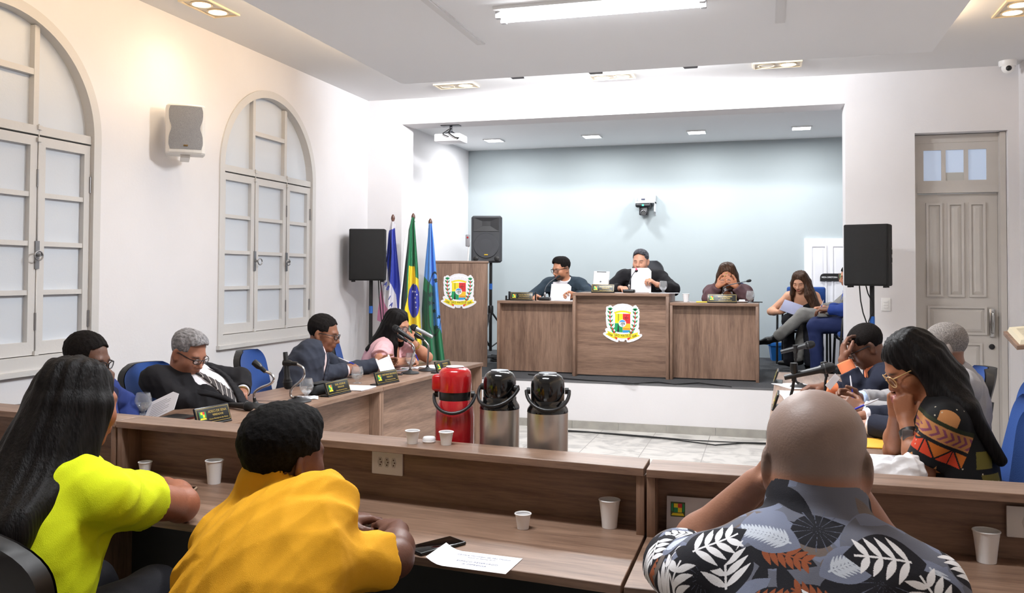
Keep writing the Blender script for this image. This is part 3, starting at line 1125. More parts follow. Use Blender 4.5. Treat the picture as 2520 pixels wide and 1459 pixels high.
def stand(label, base, pts, clip_dir, chrome=True):
    """table stand: round base, gooseneck through pts, clip at the end"""
    t = thing('microphone_stand', label, 'microphone stand', (0, 0, 0), 0, 'table microphone stands')
    bx, by, bz = base
    B().lathe([(0, bz), (.068, bz), (.07, bz + .004), (.064, bz + .012), (.02, bz + .02), (.012, bz + .03), (0, bz + .03)], 30, c=(bx, by)).build('base', mat('stand_base', (44, 44, 46), .5, .4), t)
    sp = [Vector((bx, by, bz + .02))] + [Vector(p) for p in pts]
    # smooth by Catmull-Rom
    P = [sp[0] * 2 - sp[1]] + sp + [sp[-1] * 2 - sp[-2]]
    sm = []
    for i in range(1, len(P) - 2):
        for k in range(8):
            u = k / 8
            p0, p1, p2, p3 = P[i - 1], P[i], P[i + 1], P[i + 2]
            sm.append(.5 * ((2 * p1) + (p2 - p0) * u + (2 * p0 - 5 * p1 + 4 * p2 - p3) * u * u + (3 * p1 - p0 - 3 * p2 + p3) * u ** 3))
    sm.append(sp[-1])
    B().tube(sm, .0075, 10).build('gooseneck', MCHROME if chrome else MBLK, t)
    B().tube(sm[:5], .0095, 10).build('ferrule', MBLK, t)
    e = sp[-1]
    cd = Vector(clip_dir).normalized()
    c = B()
    c.tube([e - cd * .005, e + cd * .02, e + cd * .045], [.012, .013, .011], 12)
    c.tube([e + cd * .03, e + cd * .05, e + cd * .085], [.013, .02, .019], 12)
    c.build('clip', MBLK, t)
    return t


# A: empty clip
Y0 = 4.36
base = L_at(628, 1001)
t = stand('chrome stand with an empty clip above the lying microphone', base, [atY(625.5, 968, base.y), atY(640, 955, base.y), atY(664, 945, base.y), atY(674, 933, base.y), atY(668, 921, base.y), atY(652, 913, base.y)], atY(616, 884, base.y) - atY(650, 912, base.y))
# lying microphone
t = thing('microphone', 'black microphone lying on the council desk beside its empty stand', 'microphone', (0, 0, 0))
mic_part(t, L_at(562, 1003) + Vector((0, 0, .016)), L_at(621, 1012) + Vector((0, 0, .026)))
# B: upright mic
base = L_at(737, 988)
stand('chrome stand holding a microphone upright beside the dark grey suit man', base, [atY(716, 975, base.y), atY(718, 955, base.y), atY(735, 942, base.y), atY(748, 926, base.y), atY(746, 906, base.y), atY(730, 895, base.y)], atY(706, 893, base.y) - atY(730, 895, base.y))
t = thing('microphone', 'black microphone held upright in a stand before the dark grey suit man', 'microphone')
mic_part(t, atY(702, 866, base.y), atY(709, 958, base.y))
# C and D in front of the pink blouse
base = L_at(1009, 919)
stand('chrome stand of the microphone pointing at the face of the pink blouse woman', base, [atY(1010, 900, base.y), atY(1015, 880, base.y), atY(1020, 862, base.y), atY(1015, 848, base.y), atY(1001, 839, base.y)], Vector((-.5, 0, .3)))
t = thing('microphone', 'black microphone pointing at the face of the pink blouse woman', 'microphone')
mic_part(t, atY(1018, 838, base.y), atY(967, 803, base.y))
base = L_at(1052, 912)
stand('chrome stand of the microphone with the silver ring, close to the flags', base, [atY(1052, 890, base.y), atY(1054, 870, base.y), atY(1054, 850, base.y), atY(1043, 836, base.y)], Vector((-.5, 0, .3)))
t = thing('microphone', 'black and silver microphone in a stand in front of the flags', 'microphone')
mic_part(t, atY(1064, 829, base.y), atY(1011, 802, base.y), silver=True)
# right side: two black stands
base = Vector((.235, 4.62, ZD + .0006))
stand('black stand of the nearer microphone on the door side desk', base, [atY(1950, 990, base.y), atY(1951, 955, base.y), atY(1954, 935, base.y)], Vector((0, 0, 1)), False)
t = thing('microphone', 'large black microphone on the door side desk above the bald man', 'microphone')
mic_part(t, atY(1930, 929, base.y), atY(2056, 901, base.y))
base = Vector((.33, 5.55, ZD + .0006))
stand('black stand of the farther microphone on the door side desk', base, [atY(2030, 960, base.y), atY(2031, 940, base.y), atY(2034, 925, base.y)], Vector((-.2, 0, 1)), False)
base = Vector((.22, 6.2, ZD + .0006))
stand('black stand next to the far end of the door side desk', base, [atY(1958, 935, base.y), atY(1958, 900, base.y), atY(1958, 880, base.y)], Vector((0, 0, 1)), False)
t = thing('microphone', 'black microphone pointing up beside the crossed legs on the stage', 'microphone')
mic_part(t, atY(1921, 866, base.y), atY(2006, 845, base.y))

# ---------------------------------------------------------------- glasses of water
MGL = bpy.data.materials.new('drinking_glass')
MGL.use_nodes = True
_nt = MGL.node_tree
_nt.nodes.remove(_nt.nodes['Principled BSDF'])
_tr = _nt.nodes.new('ShaderNodeBsdfTransparent')
_tr.inputs[0].default_value = (.985, .99, .99, 1)
_gl = _nt.nodes.new('ShaderNodeBsdfGlossy')
_gl.inputs['Roughness'].default_value = .04
_df = _nt.nodes.new('ShaderNodeBsdfDiffuse')
_df.inputs[0].default_value = (.95, .97, 1, 1)
_lw = _nt.nodes.new('ShaderNodeLayerWeight')
_lw.inputs[0].default_value = .18
_m1 = _nt.nodes.new('ShaderNodeMixShader')
_m2 = _nt.nodes.new('ShaderNodeMixShader')
_m2.inputs[0].default_value = .07
_nt.links.new(_lw.outputs['Facing'], _m1.inputs[0])
_nt.links.new(_tr.outputs[0], _m1.inputs[1])
_nt.links.new(_gl.outputs[0], _m1.inputs[2])
_nt.links.new(_m1.outputs[0], _m2.inputs[1])
_nt.links.new(_df.outputs[0], _m2.inputs[2])
_nt.links.new(_m2.outputs[0], _nt.nodes['Material Output'].inputs[0])


def goblet(loc, label, h=.115, r=.042, grp='water glasses on the desks'):
    t = thing('water_glass', label, 'glass', loc, 0, grp)
    k = h / .115
    B().lathe([(0, 0), (r * .72, 0), (r * .74, .002), (r * .3, .008 * k), (r * .24, .018 * k), (r * .5, .026 * k), (r * .9, .045 * k), (r, .066 * k), (r * .95, .088 * k), (r * .78, h), (r * .75, h), (r * .92, .088 * k), (r * .95, .066 * k), (r * .84, .045 * k), (r * .4, .03 * k), (0, .028 * k)], 26, caps=False).build('glass_bowl', MGL, t)
    B().lathe([(0, .03 * k), (r * .4, .032 * k), (r * .82, .046 * k), (r * .92, .06 * k), (0, .06 * k)], 24, caps=False).build('water', MGL, t)
    return t


def napkin(loc, rz, s, label):
    b = B()
    n = 6
    vs = [((i / n - .5) * s, (j / n - .5) * s, .002 + .0025 * math.sin(i * 1.7 + j) * (abs(i - 3) > 1)) for i in range(n + 1) for j in range(n + 1)]
    b.add(vs, [(i * (n + 1) + j, (i + 1) * (n + 1) + j, (i + 1) * (n + 1) + j + 1, i * (n + 1) + j + 1) for i in range(n) for j in range(n)], 0, True)
    o = b.build('paper_napkin', MPAPER, None, loc, (0, 0, rz))
    return tag(o, label, 'napkin', 'paper napkins under glasses')


p = L_at(754, 979)
napkin(p, .5, .14, 'white napkin under the water glass before the upright microphone')
goblet(p + Vector((0, 0, .003)), 'water glass on a napkin before the upright microphone')
p = L_at(879, 943)
goblet(p, 'water glass on the white papers of the dark grey suit man')
p = L_at(1010, 905)
napkin(p, .2, .14, 'white napkin under the water glass of the pink blouse woman')
goblet(p + Vector((0, 0, .003)), 'water glass in front of the arm of the pink blouse woman')
goblet(atZ(352, 1020, ZD + .0006), 'wide water glass next to the seated man in the black suit', .115, .044)
goblet((.30, 3.55, ZD + .0006), 'water glass half hidden by the bald head', .115, .042)
goblet((.20, 4.85, ZD + .0006), 'water glass behind the microphone stand on the door side desk', .11, .04)


def paper_stack(loc, rz, w, l, n, label, m=MPAPER, name='paper_stack', lift=0.0, rot=None):
    t = thing(name, label, 'papers', loc, rz, rot=rot)
    rnd = random.Random(hash(label) % 1000)
    b = B()
    for i in range(n):
        a = rnd.uniform(-.05, .05)
        b.rbox(-w / 2, w / 2, -l / 2, l / 2, i * .0016, i * .0016 + .0014, .0004, 0, Matrix.Rotation(a, 4, 'Z'), 1)
    b.build('sheets', m, t)
    g = B()
    z = n * .0016
    for k in range(9):
        yy = l * (.36 - .085 * k)
        g.box(-w * .38, w * (.38 if k % 4 else .2), yy, yy + .003, z, z + .0003)
    g.build('print_lines', mat('print_grey', (150, 152, 160), .8), t)
    return t


paper_stack(L_at(850, 955), prz + .1, .22, .34, 5, 'white papers under the elbow of the dark grey suit man')
paper_stack(L_at(1075, 903), prz - .2, .2, .26, 2, 'white paper under the writing hand of the pink blouse woman')
phone(L_at(980, 912), lrz + 1.2, 'light phone on the desk by the arm of the pink blouse woman', mat('phone_silver', (170, 170, 185), .3))
phone(L_at(965, 922), lrz + .4, 'dark phone on the desk next to the paper the dark grey suit man reads')
# black suit man's letter leaning against the desk edge and red folder
t = thing('letter', 'printed white letter standing up beside the black suit man', 'paper', (-3.04, 3.80, ZD + .002), 0)
Mx = face_frame((-3.06, 3.86, ZD + .001), atY(487, 983, 3.86) - atY(430, 1010, 3.86), atY(460, 958, 3.95) - atY(430, 1010, 3.86))
t.matrix_world = Mx
b = B()
b.add([(-.06, -.02, 0), (.15, -.02, 0), (.15, .09, 0), (.10, .13, .0), (-.06, .13, 0), (-.06, -.02, -.001), (.15, -.02, -.001), (.15, .09, -.001), (.10, .13, -.001), (-.06, .13, -.001)], [(0, 1, 2, 3, 4), (5, 9, 8, 7, 6), (0, 5, 6, 1), (1, 6, 7, 2), (2, 7, 8, 3), (3, 8, 9, 4), (4, 9, 5, 0)])
b.build('sheet', MPAPER, t)
g = B()
for k in range(8):
    g.box(-.03, .1 - .03 * (k % 3 == 0), .095 - .014 * k, .098 - .014 * k, .0002, .0005)
g.build('print_lines', mat('print_grey', (150, 152, 160), .8), t)
t = thing('red_folder', 'thin red and black folder beside the lying microphone name plate', 'folder', L_at(440, 1030), lrz)
B().rbox(-.07, .06, -.11, .09, 0, .008, .002).build('cover', mat('red_card', (170, 30, 36), .5), t)
B().rbox(-.06, .07, -.10, .05, .008, .016, .002).build('black_cover', MBLK, t)
# door side desk papers
paper_stack((.24, 5.75, ZD + .0006), .1, .3, .42, 4, 'large white sheets at the hands of the light grey suit man')
paper_stack((.20, 6.25, ZD + .0006), .5, .22, .3, 3, 'loose white papers at the far end of the door side desk')
t = thing('yellow_folder', 'yellow orange folder on the door side desk by the navy sleeve', 'folder', (.43, 4.22, ZD + .0006), .05)
B().rbox(-.13, .13, -.11, .11, 0, .006, .002).build('cover', mat('yellow_card', (238, 176, 60), .55), t)
B().box(-.13, .13, .108, .112, .001, .007).build('spine', mat('yellow_card', (238, 176, 60), .55), t)
paper_stack((.40, 3.66, ZD + .032), .02, .22, .28, 2, 'white printed sheets on the purple binder')
t = thing('purple_binder', 'purple and black binder under white sheets by the carrier bag', 'binder', (.40, 3.64, ZD + .0006), .02)
B().rbox(-.12, .14, -.15, .15, 0, .014, .003).build('purple_cover', mat('purple_card', (74, 54, 130), .5), t)
B().rbox(-.12, .14, -.15, .15, .015, .03, .003).build('black_cover', MBLK, t)
tag(B().tube([(.46, 3.90, ZD + .0068), (.54, 3.86, ZD + .0068)], .006, 8).build('highlighter', mat('lime', (206, 214, 60), .4)), 'lime yellow marker lying behind the carrier bag', 'marker')
for px_, l in (((2150, 1060), 'x'),):
    pass
name_plate((.075, 6.45, ZD + .0006), rrz - PI / 2, '', 'VEREADOR', 'thin black name plate seen edge on at the far door side desk', .22)
name_plate((.06, 5.2, ZD + .0006), rrz - PI / 2, '', 'VEREADOR', 'thin black name plate seen edge on beside the nearer microphone stand', .22)


# pens
def pen(a, b, label, m=None):
    a, b = Vector(a), Vector(b)
    t = thing('ballpoint_pen', label, 'pen', (0, 0, 0), 0, 'blue ballpoint pens')
    d = b - a
    B().tube([a, a + d * .06, a + d * .6], [.001, .0035, .004], 8).build('barrel', mat('pen_clear', (215, 215, 225), .3), t)
    B().tube([a + d * .55, a + d * .97, b], [.0048, .0048, .003], 8).build('cap', mat('pen_blue', (36, 46, 170), .3), t)
    return t


# ---------------------------------------------------------------- presiding desk on the stage
WZp = WZ
gs = 'walnut desk units on the stage'


def stage_desk(x0, x1, yf, z1, label, grain, dep=.62, stretch=0):
    t = thing('presiding_desk', label, 'desk', (x0, yf, ZS), 0, gs)
    w = x1 - x0
    h = z1 - ZS
    B().rbox(0, w, 0, dep, h - .028, h, .0015).build('desk_top', WX, t)
    for a in (0, w - .03):
        B().rbox(a, a + .03, 0, dep, 0, h - .028, .0015).build('end_panel', WZ, t)
    B().box(.03, w - .03, .085, .105, .012, h - .028).build('front_panel', grain, t)
    return t


SD = [stage_desk(-2.742, -1.898, 8.886, 1.203, 'stage desk with the dark teal suit man, next to the podium', WZ),
      stage_desk(-1.894, -.924, 8.752, 1.296, 'raised middle stage desk with the coloured town crest', WX),
      stage_desk(-.920, -.067, 8.78, 1.208, 'stage desk with the woman in the brown jacket', WZ)]
emblem(None, face_frame((-1.395, 8.752 + .0845, .995), (1, 0, 0), (0, 0, 1)), .40, 'town crest on the raised middle stage desk')
# podium
rad17 = math.radians(17)
t = thing('podium', 'tall walnut podium with the town crest beside the flags', 'podium', (-3.285, 9.24, ZS), math.radians(17))
B().rbox(-.315, .315, -.01, .42, 1.157, 1.182, .0015).build('podium_top', WX, t)
B().box(-.305, .305, .0, .02, .0, 1.157).build('front_panel', WZ, t)
for s in (-1, 1):
    B().box(s * .305 - (.02 if s > 0 else 0), s * .305 + (0 if s > 0 else .02), .02, .41, 0, 1.157).build('side_panel', WZ, t)
emblem(None, face_frame((-3.298, 9.2345, 1.292), (math.cos(rad17), math.sin(rad17), 0), (0, 0, 1)), .40, 'town crest on the tall podium beside the flags')

# items on the stage desks
def onD(px, y, z):
    q = atY(px, 720, y)
    return Vector((q.x, y, z))


z1, z2, z3 = 1.2036, 1.2966, 1.2086
name_plate(onD(1284, 8.98, z1), 0, 'KACIO MENDES', 'VICE-PRESIDENTE', 'name plate on the stage desk of the dark teal suit man', .245)
name_plate(onD(1484, 8.84, z2), 0, 'PAULO FUNDÃO', 'PRESIDENTE', 'name plate on the raised middle desk below the tablet', .235)
name_plate(onD(1777, 8.86, z3), 0, 'LETY CERQUEIRA', '1ª SECRETÁRIA', 'name plate on the stage desk of the brown jacket woman', .285)


def goose(base, tip, label, mid):
    t = thing('gooseneck_microphone', label, 'microphone', (0, 0, 0), 0, 'gooseneck microphones on the stage desks')
    bx, by, bz = base
    b = B()
    b.rbox(bx - .06, bx + .06, by - .05, by + .05, bz, bz + .035, .012, seg=3)
    b.build('base', mat('mic_base', (26, 26, 28), .4), t)
    B().lathe([(.008, bz + .03), (.012, bz + .05), (.012, bz + .075), (.008, bz + .085)], 14, c=(bx, by)).build('socket_ring', MCHROME, t)
    P = [Vector((bx, by, bz + .08)), Vector(mid[0]), Vector(mid[1]), Vector(tip)]
    pts = []
    for i in range(25):
        u = i / 24
        pts.append(P[0] * (1 - u) ** 3 + P[1] * 3 * u * (1 - u) ** 2 + P[2] * 3 * u * u * (1 - u) + P[3] * u ** 3)
    B().tube(pts, .0048, 8).build('gooseneck', mat('grey_metal', (70, 72, 76), .35, .6), t)
    d = (pts[-1] - pts[-3]).normalized()
    B().tube([pts[-1] - d * .005, pts[-1] + d * .012, pts[-1] + d * .035, pts[-1] + d * .045], [.008, .014, .014, .006], 12).build('capsule', MBLKM, t)
    return t


yb = 9.12
b0 = onD(1341, 9.12, z1)
goose(b0, atY(1370, 683, b0.y + .1), 'gooseneck microphone in front of the dark teal suit man', (atY(1339, 705, b0.y), atY(1352, 692, b0.y + .05)))
b0 = onD(1548, 9.0, z2)
t_ = goose(b0, atY(1564, 668, b0.y + .18), 'gooseneck microphone of the man reading at the raised desk', (atY(1550, 690, b0.y), atY(1556, 672, b0.y + .1)))
B().sphere(atY(1566, 662, b0.y + .19), .011).build('indicator_light', mat('red_light', (230, 20, 50), .3, emit=((1, .05, .12), 1.2)), t_)
b0 = onD(1776, 8.98, z3)
goose(b0 + Vector((0, .12, 0)), atY(1838, 692, b0.y + .1), 'gooseneck microphone pointing away in front of the brown jacket woman', (atY(1780, 700, b0.y + .1), atY(1786, 703, b0.y + .1)))
# tablet
t = thing('tablet', 'silver tablet standing on the raised desk next to the reading man', 'tablet', (0, 0, 0))
Mx = face_frame(Vector((atY(1479, 699, 9.1).x, 9.1, z2 + .112)), (1, 0, -.02), (-.22, .30, 1))
t.matrix_world = Mx
B().rbox(-.085, .085, -.115, .115, -.009, 0, .004, seg=3).build('tablet_body', mat('silver_alu', (196, 196, 198), .35, .6), t)
B().box(-.05, .05, .099, .112, -.0002, .0004).build('antenna_strip', MBLK, t)
B().lathe([(.011, 0), (.011, .0006), (0, .0006)], 16, 0, Matrix.Translation((-.005, .0, 0))).build('back_logo', MBLK, t)
B().tube([(.092, -.1, .012), (.082, .02, .03)], .004, 8).build('stylus', MSTEEL, t)
goblet(onD(1632, 9.02, z2 + .004), 'water glass on white paper on the raised desk', .12, .042)
paper_stack(onD(1634, 9.02, z2), .1, .3, .16, 2, 'white papers under the water glass on the raised desk')
goblet(onD(1846, 8.96, z3), 'water glass by the brown jacket woman\'s elbow', .12, .042)
cup(onD(1688, 9.0, z3), .085, .034, 'white plastic cup on the stage desk beside the raised desk', 'cups on the stage')
paper_stack(onD(1712, 8.98, z3), .4, .12, .09, 4, 'small crumpled white papers beside the white cup on stage')
tag(B().rbox(-.055, .055, -.012, .012, 0, .012, .004).build('yellow_marker', mat('yellow_plastic', (230, 205, 40), .4), None, onD(1727, 8.9, z3)), 'yellow marker beside the name plate of the brown jacket woman', 'marker')
t = thing('saucer', 'white saucer with a folded napkin near the brown jacket woman', 'saucer', onD(1826, 9.08, z3))
B().lathe([(0, 0), (.03, 0), (.06, .012), (.058, .014), (.03, .004), (0, .004)], 24).build('dish', MCUP, t)
B().rbox(-.03, .03, -.02, .02, .006, .03, .006).build('folded_napkin', MPAPER, t)
phone(onD(1856, 9.15, z3), .1, 'black phone at the outer corner of the brown jacket woman\'s desk')
t = thing('card_reader', 'small black upright clamp at the end of the teal suit man\'s desk', 'clamp', onD(1252, 9.0, z1))
B().box(-.035, .02, -.01, .03, 0, .012).box(-.035, -.025, -.01, .03, 0, .05).build('clamp_base', MBLK, t)
B().rbox(-.002, .02, -.01, .01, .012, .095, .002).build('clamp_post', MBLK, t)
t = thing('glass_cup', 'clear glass behind the name plate of the dark teal suit man', 'glass', onD(1279, 9.15, z1))
B().lathe([(.02, 0), (.03, .04), (.034, .085), (.032, .085), (.028, .04), (0, .006)], 20, caps=False).build('glass_wall', MGL, t)
B().lathe([(0, .006), (.026, .008), (.03, .045), (0, .045)], 20, caps=False).build('water', MGL, t)
paper_stack(onD(1385, 9.06, z1), .1, .24, .14, 2, 'white papers lying on the desk of the dark teal suit man')
paper_stack(onD(1514, 8.95, z2), .3, .16, .05, 2, 'small papers beside the tablet name plate')
tag(B().tube([onD(1318, 9.0, z1), onD(1318, 9.0, z1) + Vector((0, 0, .09))], [.009, .008], 10).build('marker_pen', MBLK), 'black marker standing near the teal suit man\'s hand', 'marker')
b = B()
pts = [atZ(x, y, ZS + .006) for x, y in ((1300, 921), (1400, 932), (1480, 938), (1560, 944), (1620, 940), (1660, 946), (1720, 942), (1800, 952))]
b.tube(pts, .006, 6)
tag(b.build('cable', MBLKM), 'thin black cable running along the stage edge below the desks', 'cable')
b = B()
pts = [atZ(x, y, .008) for x, y in ((1385, 1061), (1450, 1063), (1560, 1073), (1640, 1079), (1700, 1087), (1760, 1095), (1830, 1090), (1885, 1092))]
b.tube(pts, .006, 6)
pts = [atZ(x, y, .008) for x, y in ((1385, 1058), (1500, 1066), (1600, 1074), (1700, 1083), (1800, 1088), (1885, 1090))]
b.tube(pts, .005, 6)
tag(b.build('cable', MBLKM), 'black cables lying on the floor at the foot of the stage', 'cable')

# ---------------------------------------------------------------- loudspeakers
MCAB = mat('speaker_carpet_black', (20, 20, 21), .85, bump=(300, .3))
MGR = mat('speaker_grille_black', (12, 12, 13), .6, .2, bump=(500, .5))


def pa_speaker(loc, rz, w, h, dpt, label):
    """cabinet; local front looks along -y, origin at bottom centre"""
    t = thing('loudspeaker', label, 'loudspeaker', loc, rz, 'black loudspeakers on pole stands')
    b = B()
    b.prism([(-w / 2, 0), (w / 2, 0), (w / 2, dpt * .45), (w * .3, dpt), (-w * .3, dpt), (-w / 2, dpt * .45)], 0, h)
    b.build('cabinet', MCAB, t, bevel=.008)
    B().rbox(-w / 2 + .012, w / 2 - .012, -.006, .004, .012, h - .012, .003).build('front_grille', MGR, t)
    p = B()
    p.rbox(w / 2 - .004, w / 2 + .003, .09, .13, h * .36, h * .62, .003)
    p.build('connector_panel', mat('panel_dark', (48, 48, 50), .4, .4), t)
    s = B()
    for zz in (.42, .55):
        s.rbox(w / 2 + .002, w / 2 + .006, .098, .122, h * zz - .02, h * zz + .02, .002)
    s.build('sockets', MBLK, t)
    for sx in (-1, 1):
        for yy in (.03, dpt * .42):
            B().lathe([(.014, -.014), (.014, 0)], 10, c=(sx * w * .4, yy)).build('foot', MBLK, t)
    return t


def pole_stand(loc, ztop, z0, label, spread=.42):
    t = thing('speaker_stand', label, 'speaker stand', loc, 0, 'black tripod speaker stands')
    B().tube([(0, 0, z0 + .12), (0, 0, ztop - z0 * 0)], .0185, 14).build('pole', MBLK, t)
    B().tube([(0, 0, ztop - .32), (0, 0, ztop - .25)], .02, 14).build('tape', mat('blue_tape', (30, 90, 170), .5), t)
    B().lathe([(.03, z0 + .55), (.034, z0 + .58), (.034, z0 + .64), (.03, z0 + .66)], 16).build('collar', MBLK, t)
    for k in range(3):
        a = 2 * PI * k / 3 + .5
        e = Vector((math.cos(a) * spread, math.sin(a) * spread, z0 + .012))
        b = B()
        b.tube([Vector((0, 0, z0 + .6)), e], .012, 10)
        b.tube([Vector((0, 0, z0 + .16)), (Vector((0, 0, z0 + .6)) + e) / 2], .008, 8)
        b.build('leg', MBLK, t)
        B().tube([e - Vector((0, 0, .012)), e + Vector((0, 0, .02))], .016, 10).build('rubber_foot', MBLKM, t)
    return t


pa_speaker((-3.70, 7.72, 1.415), math.radians(19), .345, .5, .31, 'black loudspeaker on a pole next to the blue white pink flag')
pole_stand((-3.72, 7.86, 0), 1.415, 0, 'black pole stand under the loudspeaker by the flags', .24)
pa_speaker((.776, 7.60, 1.40), math.radians(-18.6), .345, .5, .31, 'black loudspeaker on a pole between the alcove and the grey door')
pole_stand((.835, 7.72, 0), 1.40, 0, 'black pole stand under the loudspeaker by the grey door')
b = B()
b.tube([(-3.66, 7.9, 1.42), (-3.65, 7.9, 1.25), (-3.62, 7.9, 1.0), (-3.65, 7.9, .7), (-3.6, 7.9, .4), (-3.6, 7.95, .02)], .005, 6)
b.tube([(-3.64, 7.9, 1.42), (-3.61, 7.9, 1.2), (-3.6, 7.9, .95), (-3.61, 7.9, .6), (-3.62, 7.9, .02)], .005, 6)
tag(b.build('speaker_cable', MBLKM), 'black cables hanging from the loudspeaker by the flags', 'cable')
b = B()
b.tube([atY(2115, 703, 7.7), atY(2118, 740, 7.7), atY(2124, 770, 7.7), atY(2133, 795, 7.7), (.82, 7.7, .9)], .005, 6)
b.tube([atY(2131, 703, 7.7), atY(2136, 722, 7.7), atY(2146, 742, 7.7), atY(2148, 765, 7.7), atY(2138, 790, 7.7), (.82, 7.7, .9)], .005, 6)
tag(b.build('speaker_cable', MBLKM), 'black cables hanging from the loudspeaker by the grey door', 'cable')

# moulded speaker behind the podium
t = thing('loudspeaker', 'grey black moulded loudspeaker with round woofer behind the podium', 'loudspeaker', (-3.18, 9.86, 1.62), math.radians(12))
MS_ = mat('moulded_grey', (58, 60, 64), .55, bump=(200, .15))
b = B()
b.prism([(-.175, 0), (.175, 0), (.185, .05), (.12, .3), (-.12, .3), (-.185, .05)], .0, .555)
b.build('cabinet', MS_, t, bevel=.02)
b = B()
Mf = Matrix.Rotation(PI / 2, 4, 'X')
b.lathe([(.0, .002), (.07, .004), (.125, .012), (.145, .014), (.15, .006)], 36, 0, Matrix.Translation((0, -.002, .20)) @ Mf)
b.build('woofer_grille', mat('grille_grey', (78, 80, 84), .5, .3, bump=(700, .4)), t)
b = B()
vs = [(-.15, -.004, .53), (.15, -.004, .53), (.15, -.004, .37), (-.15, -.004, .37), (-.05, .04, .49), (.05, .04, .49), (.05, .04, .43), (-.05, .04, .43)]
vs = [(x, -.012 + (.008 if i > 3 else 0), z) for i, (x, y, z) in enumerate(vs)]
b.add(vs, [(0, 1, 5, 4), (1, 2, 6, 5), (2, 3, 7, 6), (3, 0, 4, 7), (4, 5, 6, 7)])
b.build('horn', mat('horn_dark', (34, 35, 38), .45), t)
for s in (-1, 1):
    B().lathe([(.03, 0), (.022, .004), (0, -.002)], 18, 0, Matrix.Translation((s * .125, -.002, .045)) @ Mf).build('port', MBLK, t)
B().rbox(-.022, .022, -.02, -.012, .085, .1, .002).build('badge', mat('badge_yellow', (214, 178, 40), .4), t)
B().rbox(-.178, -.172, .03, .06, .25, .4, .002).build('side_label', mat('badge_yellow', (214, 178, 40), .4), t)
t = thing('handset', 'grey handset with a red button leaning at the moulded loudspeaker on the podium', 'handset', (-3.325, 9.62, 1.632), .2)
B().tube([(0, 0, 0), (.004, .01, .10), (.012, .03, .24)], [.008, .010, .012], 12).build('handset_grip', MWHT, t)
B().rbox(-.03, .022, -.012, .012, .17, .31, .011, seg=3).build('handset_body', mat('dull_grey', (150, 150, 154), .4), t)
B().sphere((-.004, -.013, .275), .012, 12).build('red_button', mat('red_plastic', (178, 20, 26), .22, coat=.5), t)
pole_stand((-3.16, 9.98, 0), 1.62, ZS, 'black tripod stand of the moulded loudspeaker on the stage')
b = B()
rnd = random.Random(3)
for k in range(7):
    pts = []
    cx, cy = -3.0 + rnd.uniform(-.1, .15), 10.0 + rnd.uniform(-.3, .3)
    for i in range(14):
        a = i * .7 + k
        pts.append((cx + .13 * math.cos(a) + .02 * i * (k % 2), cy + .12 * math.sin(a), ZS + .012 + .012 * k + .01 * math.sin(i)))
    b.tube(pts, .006, 5)
tag(b.build('cable_tangle', MBLKM), 'tangle of black cables on the stage between podium and desk', 'cables')

# ---------------------------------------------------------------- small white wall speaker
t = thing('wall_speaker', 'white wall loudspeaker with grey hourglass grille between the windows', 'loudspeaker', (XL + .12, 5.18, 2.285), math.radians(-52))
b = B()
b.prism([(0, -.125), (.03, -.13), (.155, -.125), (.185, -.105), (.196, -.05), (.2, .0), (.196, .05), (.185, .105), (.155, .125), (.03, .13), (0, .125)], -.0, .335)
b.build('cabinet', mat('speaker_white', (226, 222, 216), .5), t, bevel=.01)
b = B()
n = 24
prof = []
for i in range(n + 1):
    z_ = .03 + .29 * i / n
    u = (i / n - .5) * 2
    hw = .115 + .02 * math.cos(u * PI * 1.0 + PI) * 1 - .0
    hw = .109 - .018 * math.exp(-(u / .28) ** 2) - .05 * max(0, abs(u) - .8)
    prof.append((hw, z_))


def xface(y):
    return .2 - .022 * (abs(y) / .12) ** 2


vs = []
cols = 10
for hw, z_ in prof:
    for j in range(cols + 1):
        y = -hw + 2 * hw * j / cols
        vs.append((xface(y) + .004, y, z_))
b.add(vs, [(i * (cols + 1) + j, (i + 1) * (cols + 1) + j, (i + 1) * (cols + 1) + j + 1, i * (cols + 1) + j + 1) for i in range(n) for j in range(cols)], 0, True)
b.build('grille', mat('grille_light_grey', (158, 158, 160), .6, bump=(500, .6), noise=(200, .15)), t)
B().rbox(.203, .209, -.014, .014, .047, .058, .002).build('badge', mat('badge_gold', (120, 90, 40), .4), t)
B().box(-.13, .12, -.03, .03, -.02, .0).build('bracket', mat('speaker_white', (226, 222, 216), .5), t)

# ---------------------------------------------------------------- ceiling fixtures
MEMW = mat('lamp_warm', (255, 236, 200), .4, emit=((1, .86, .62), 9))
MEMC = mat('lamp_cool', (255, 255, 255), .4, emit=((.95, .98, 1), 9))
MTR = mat('fixture_cream', (232, 216, 186), .4)


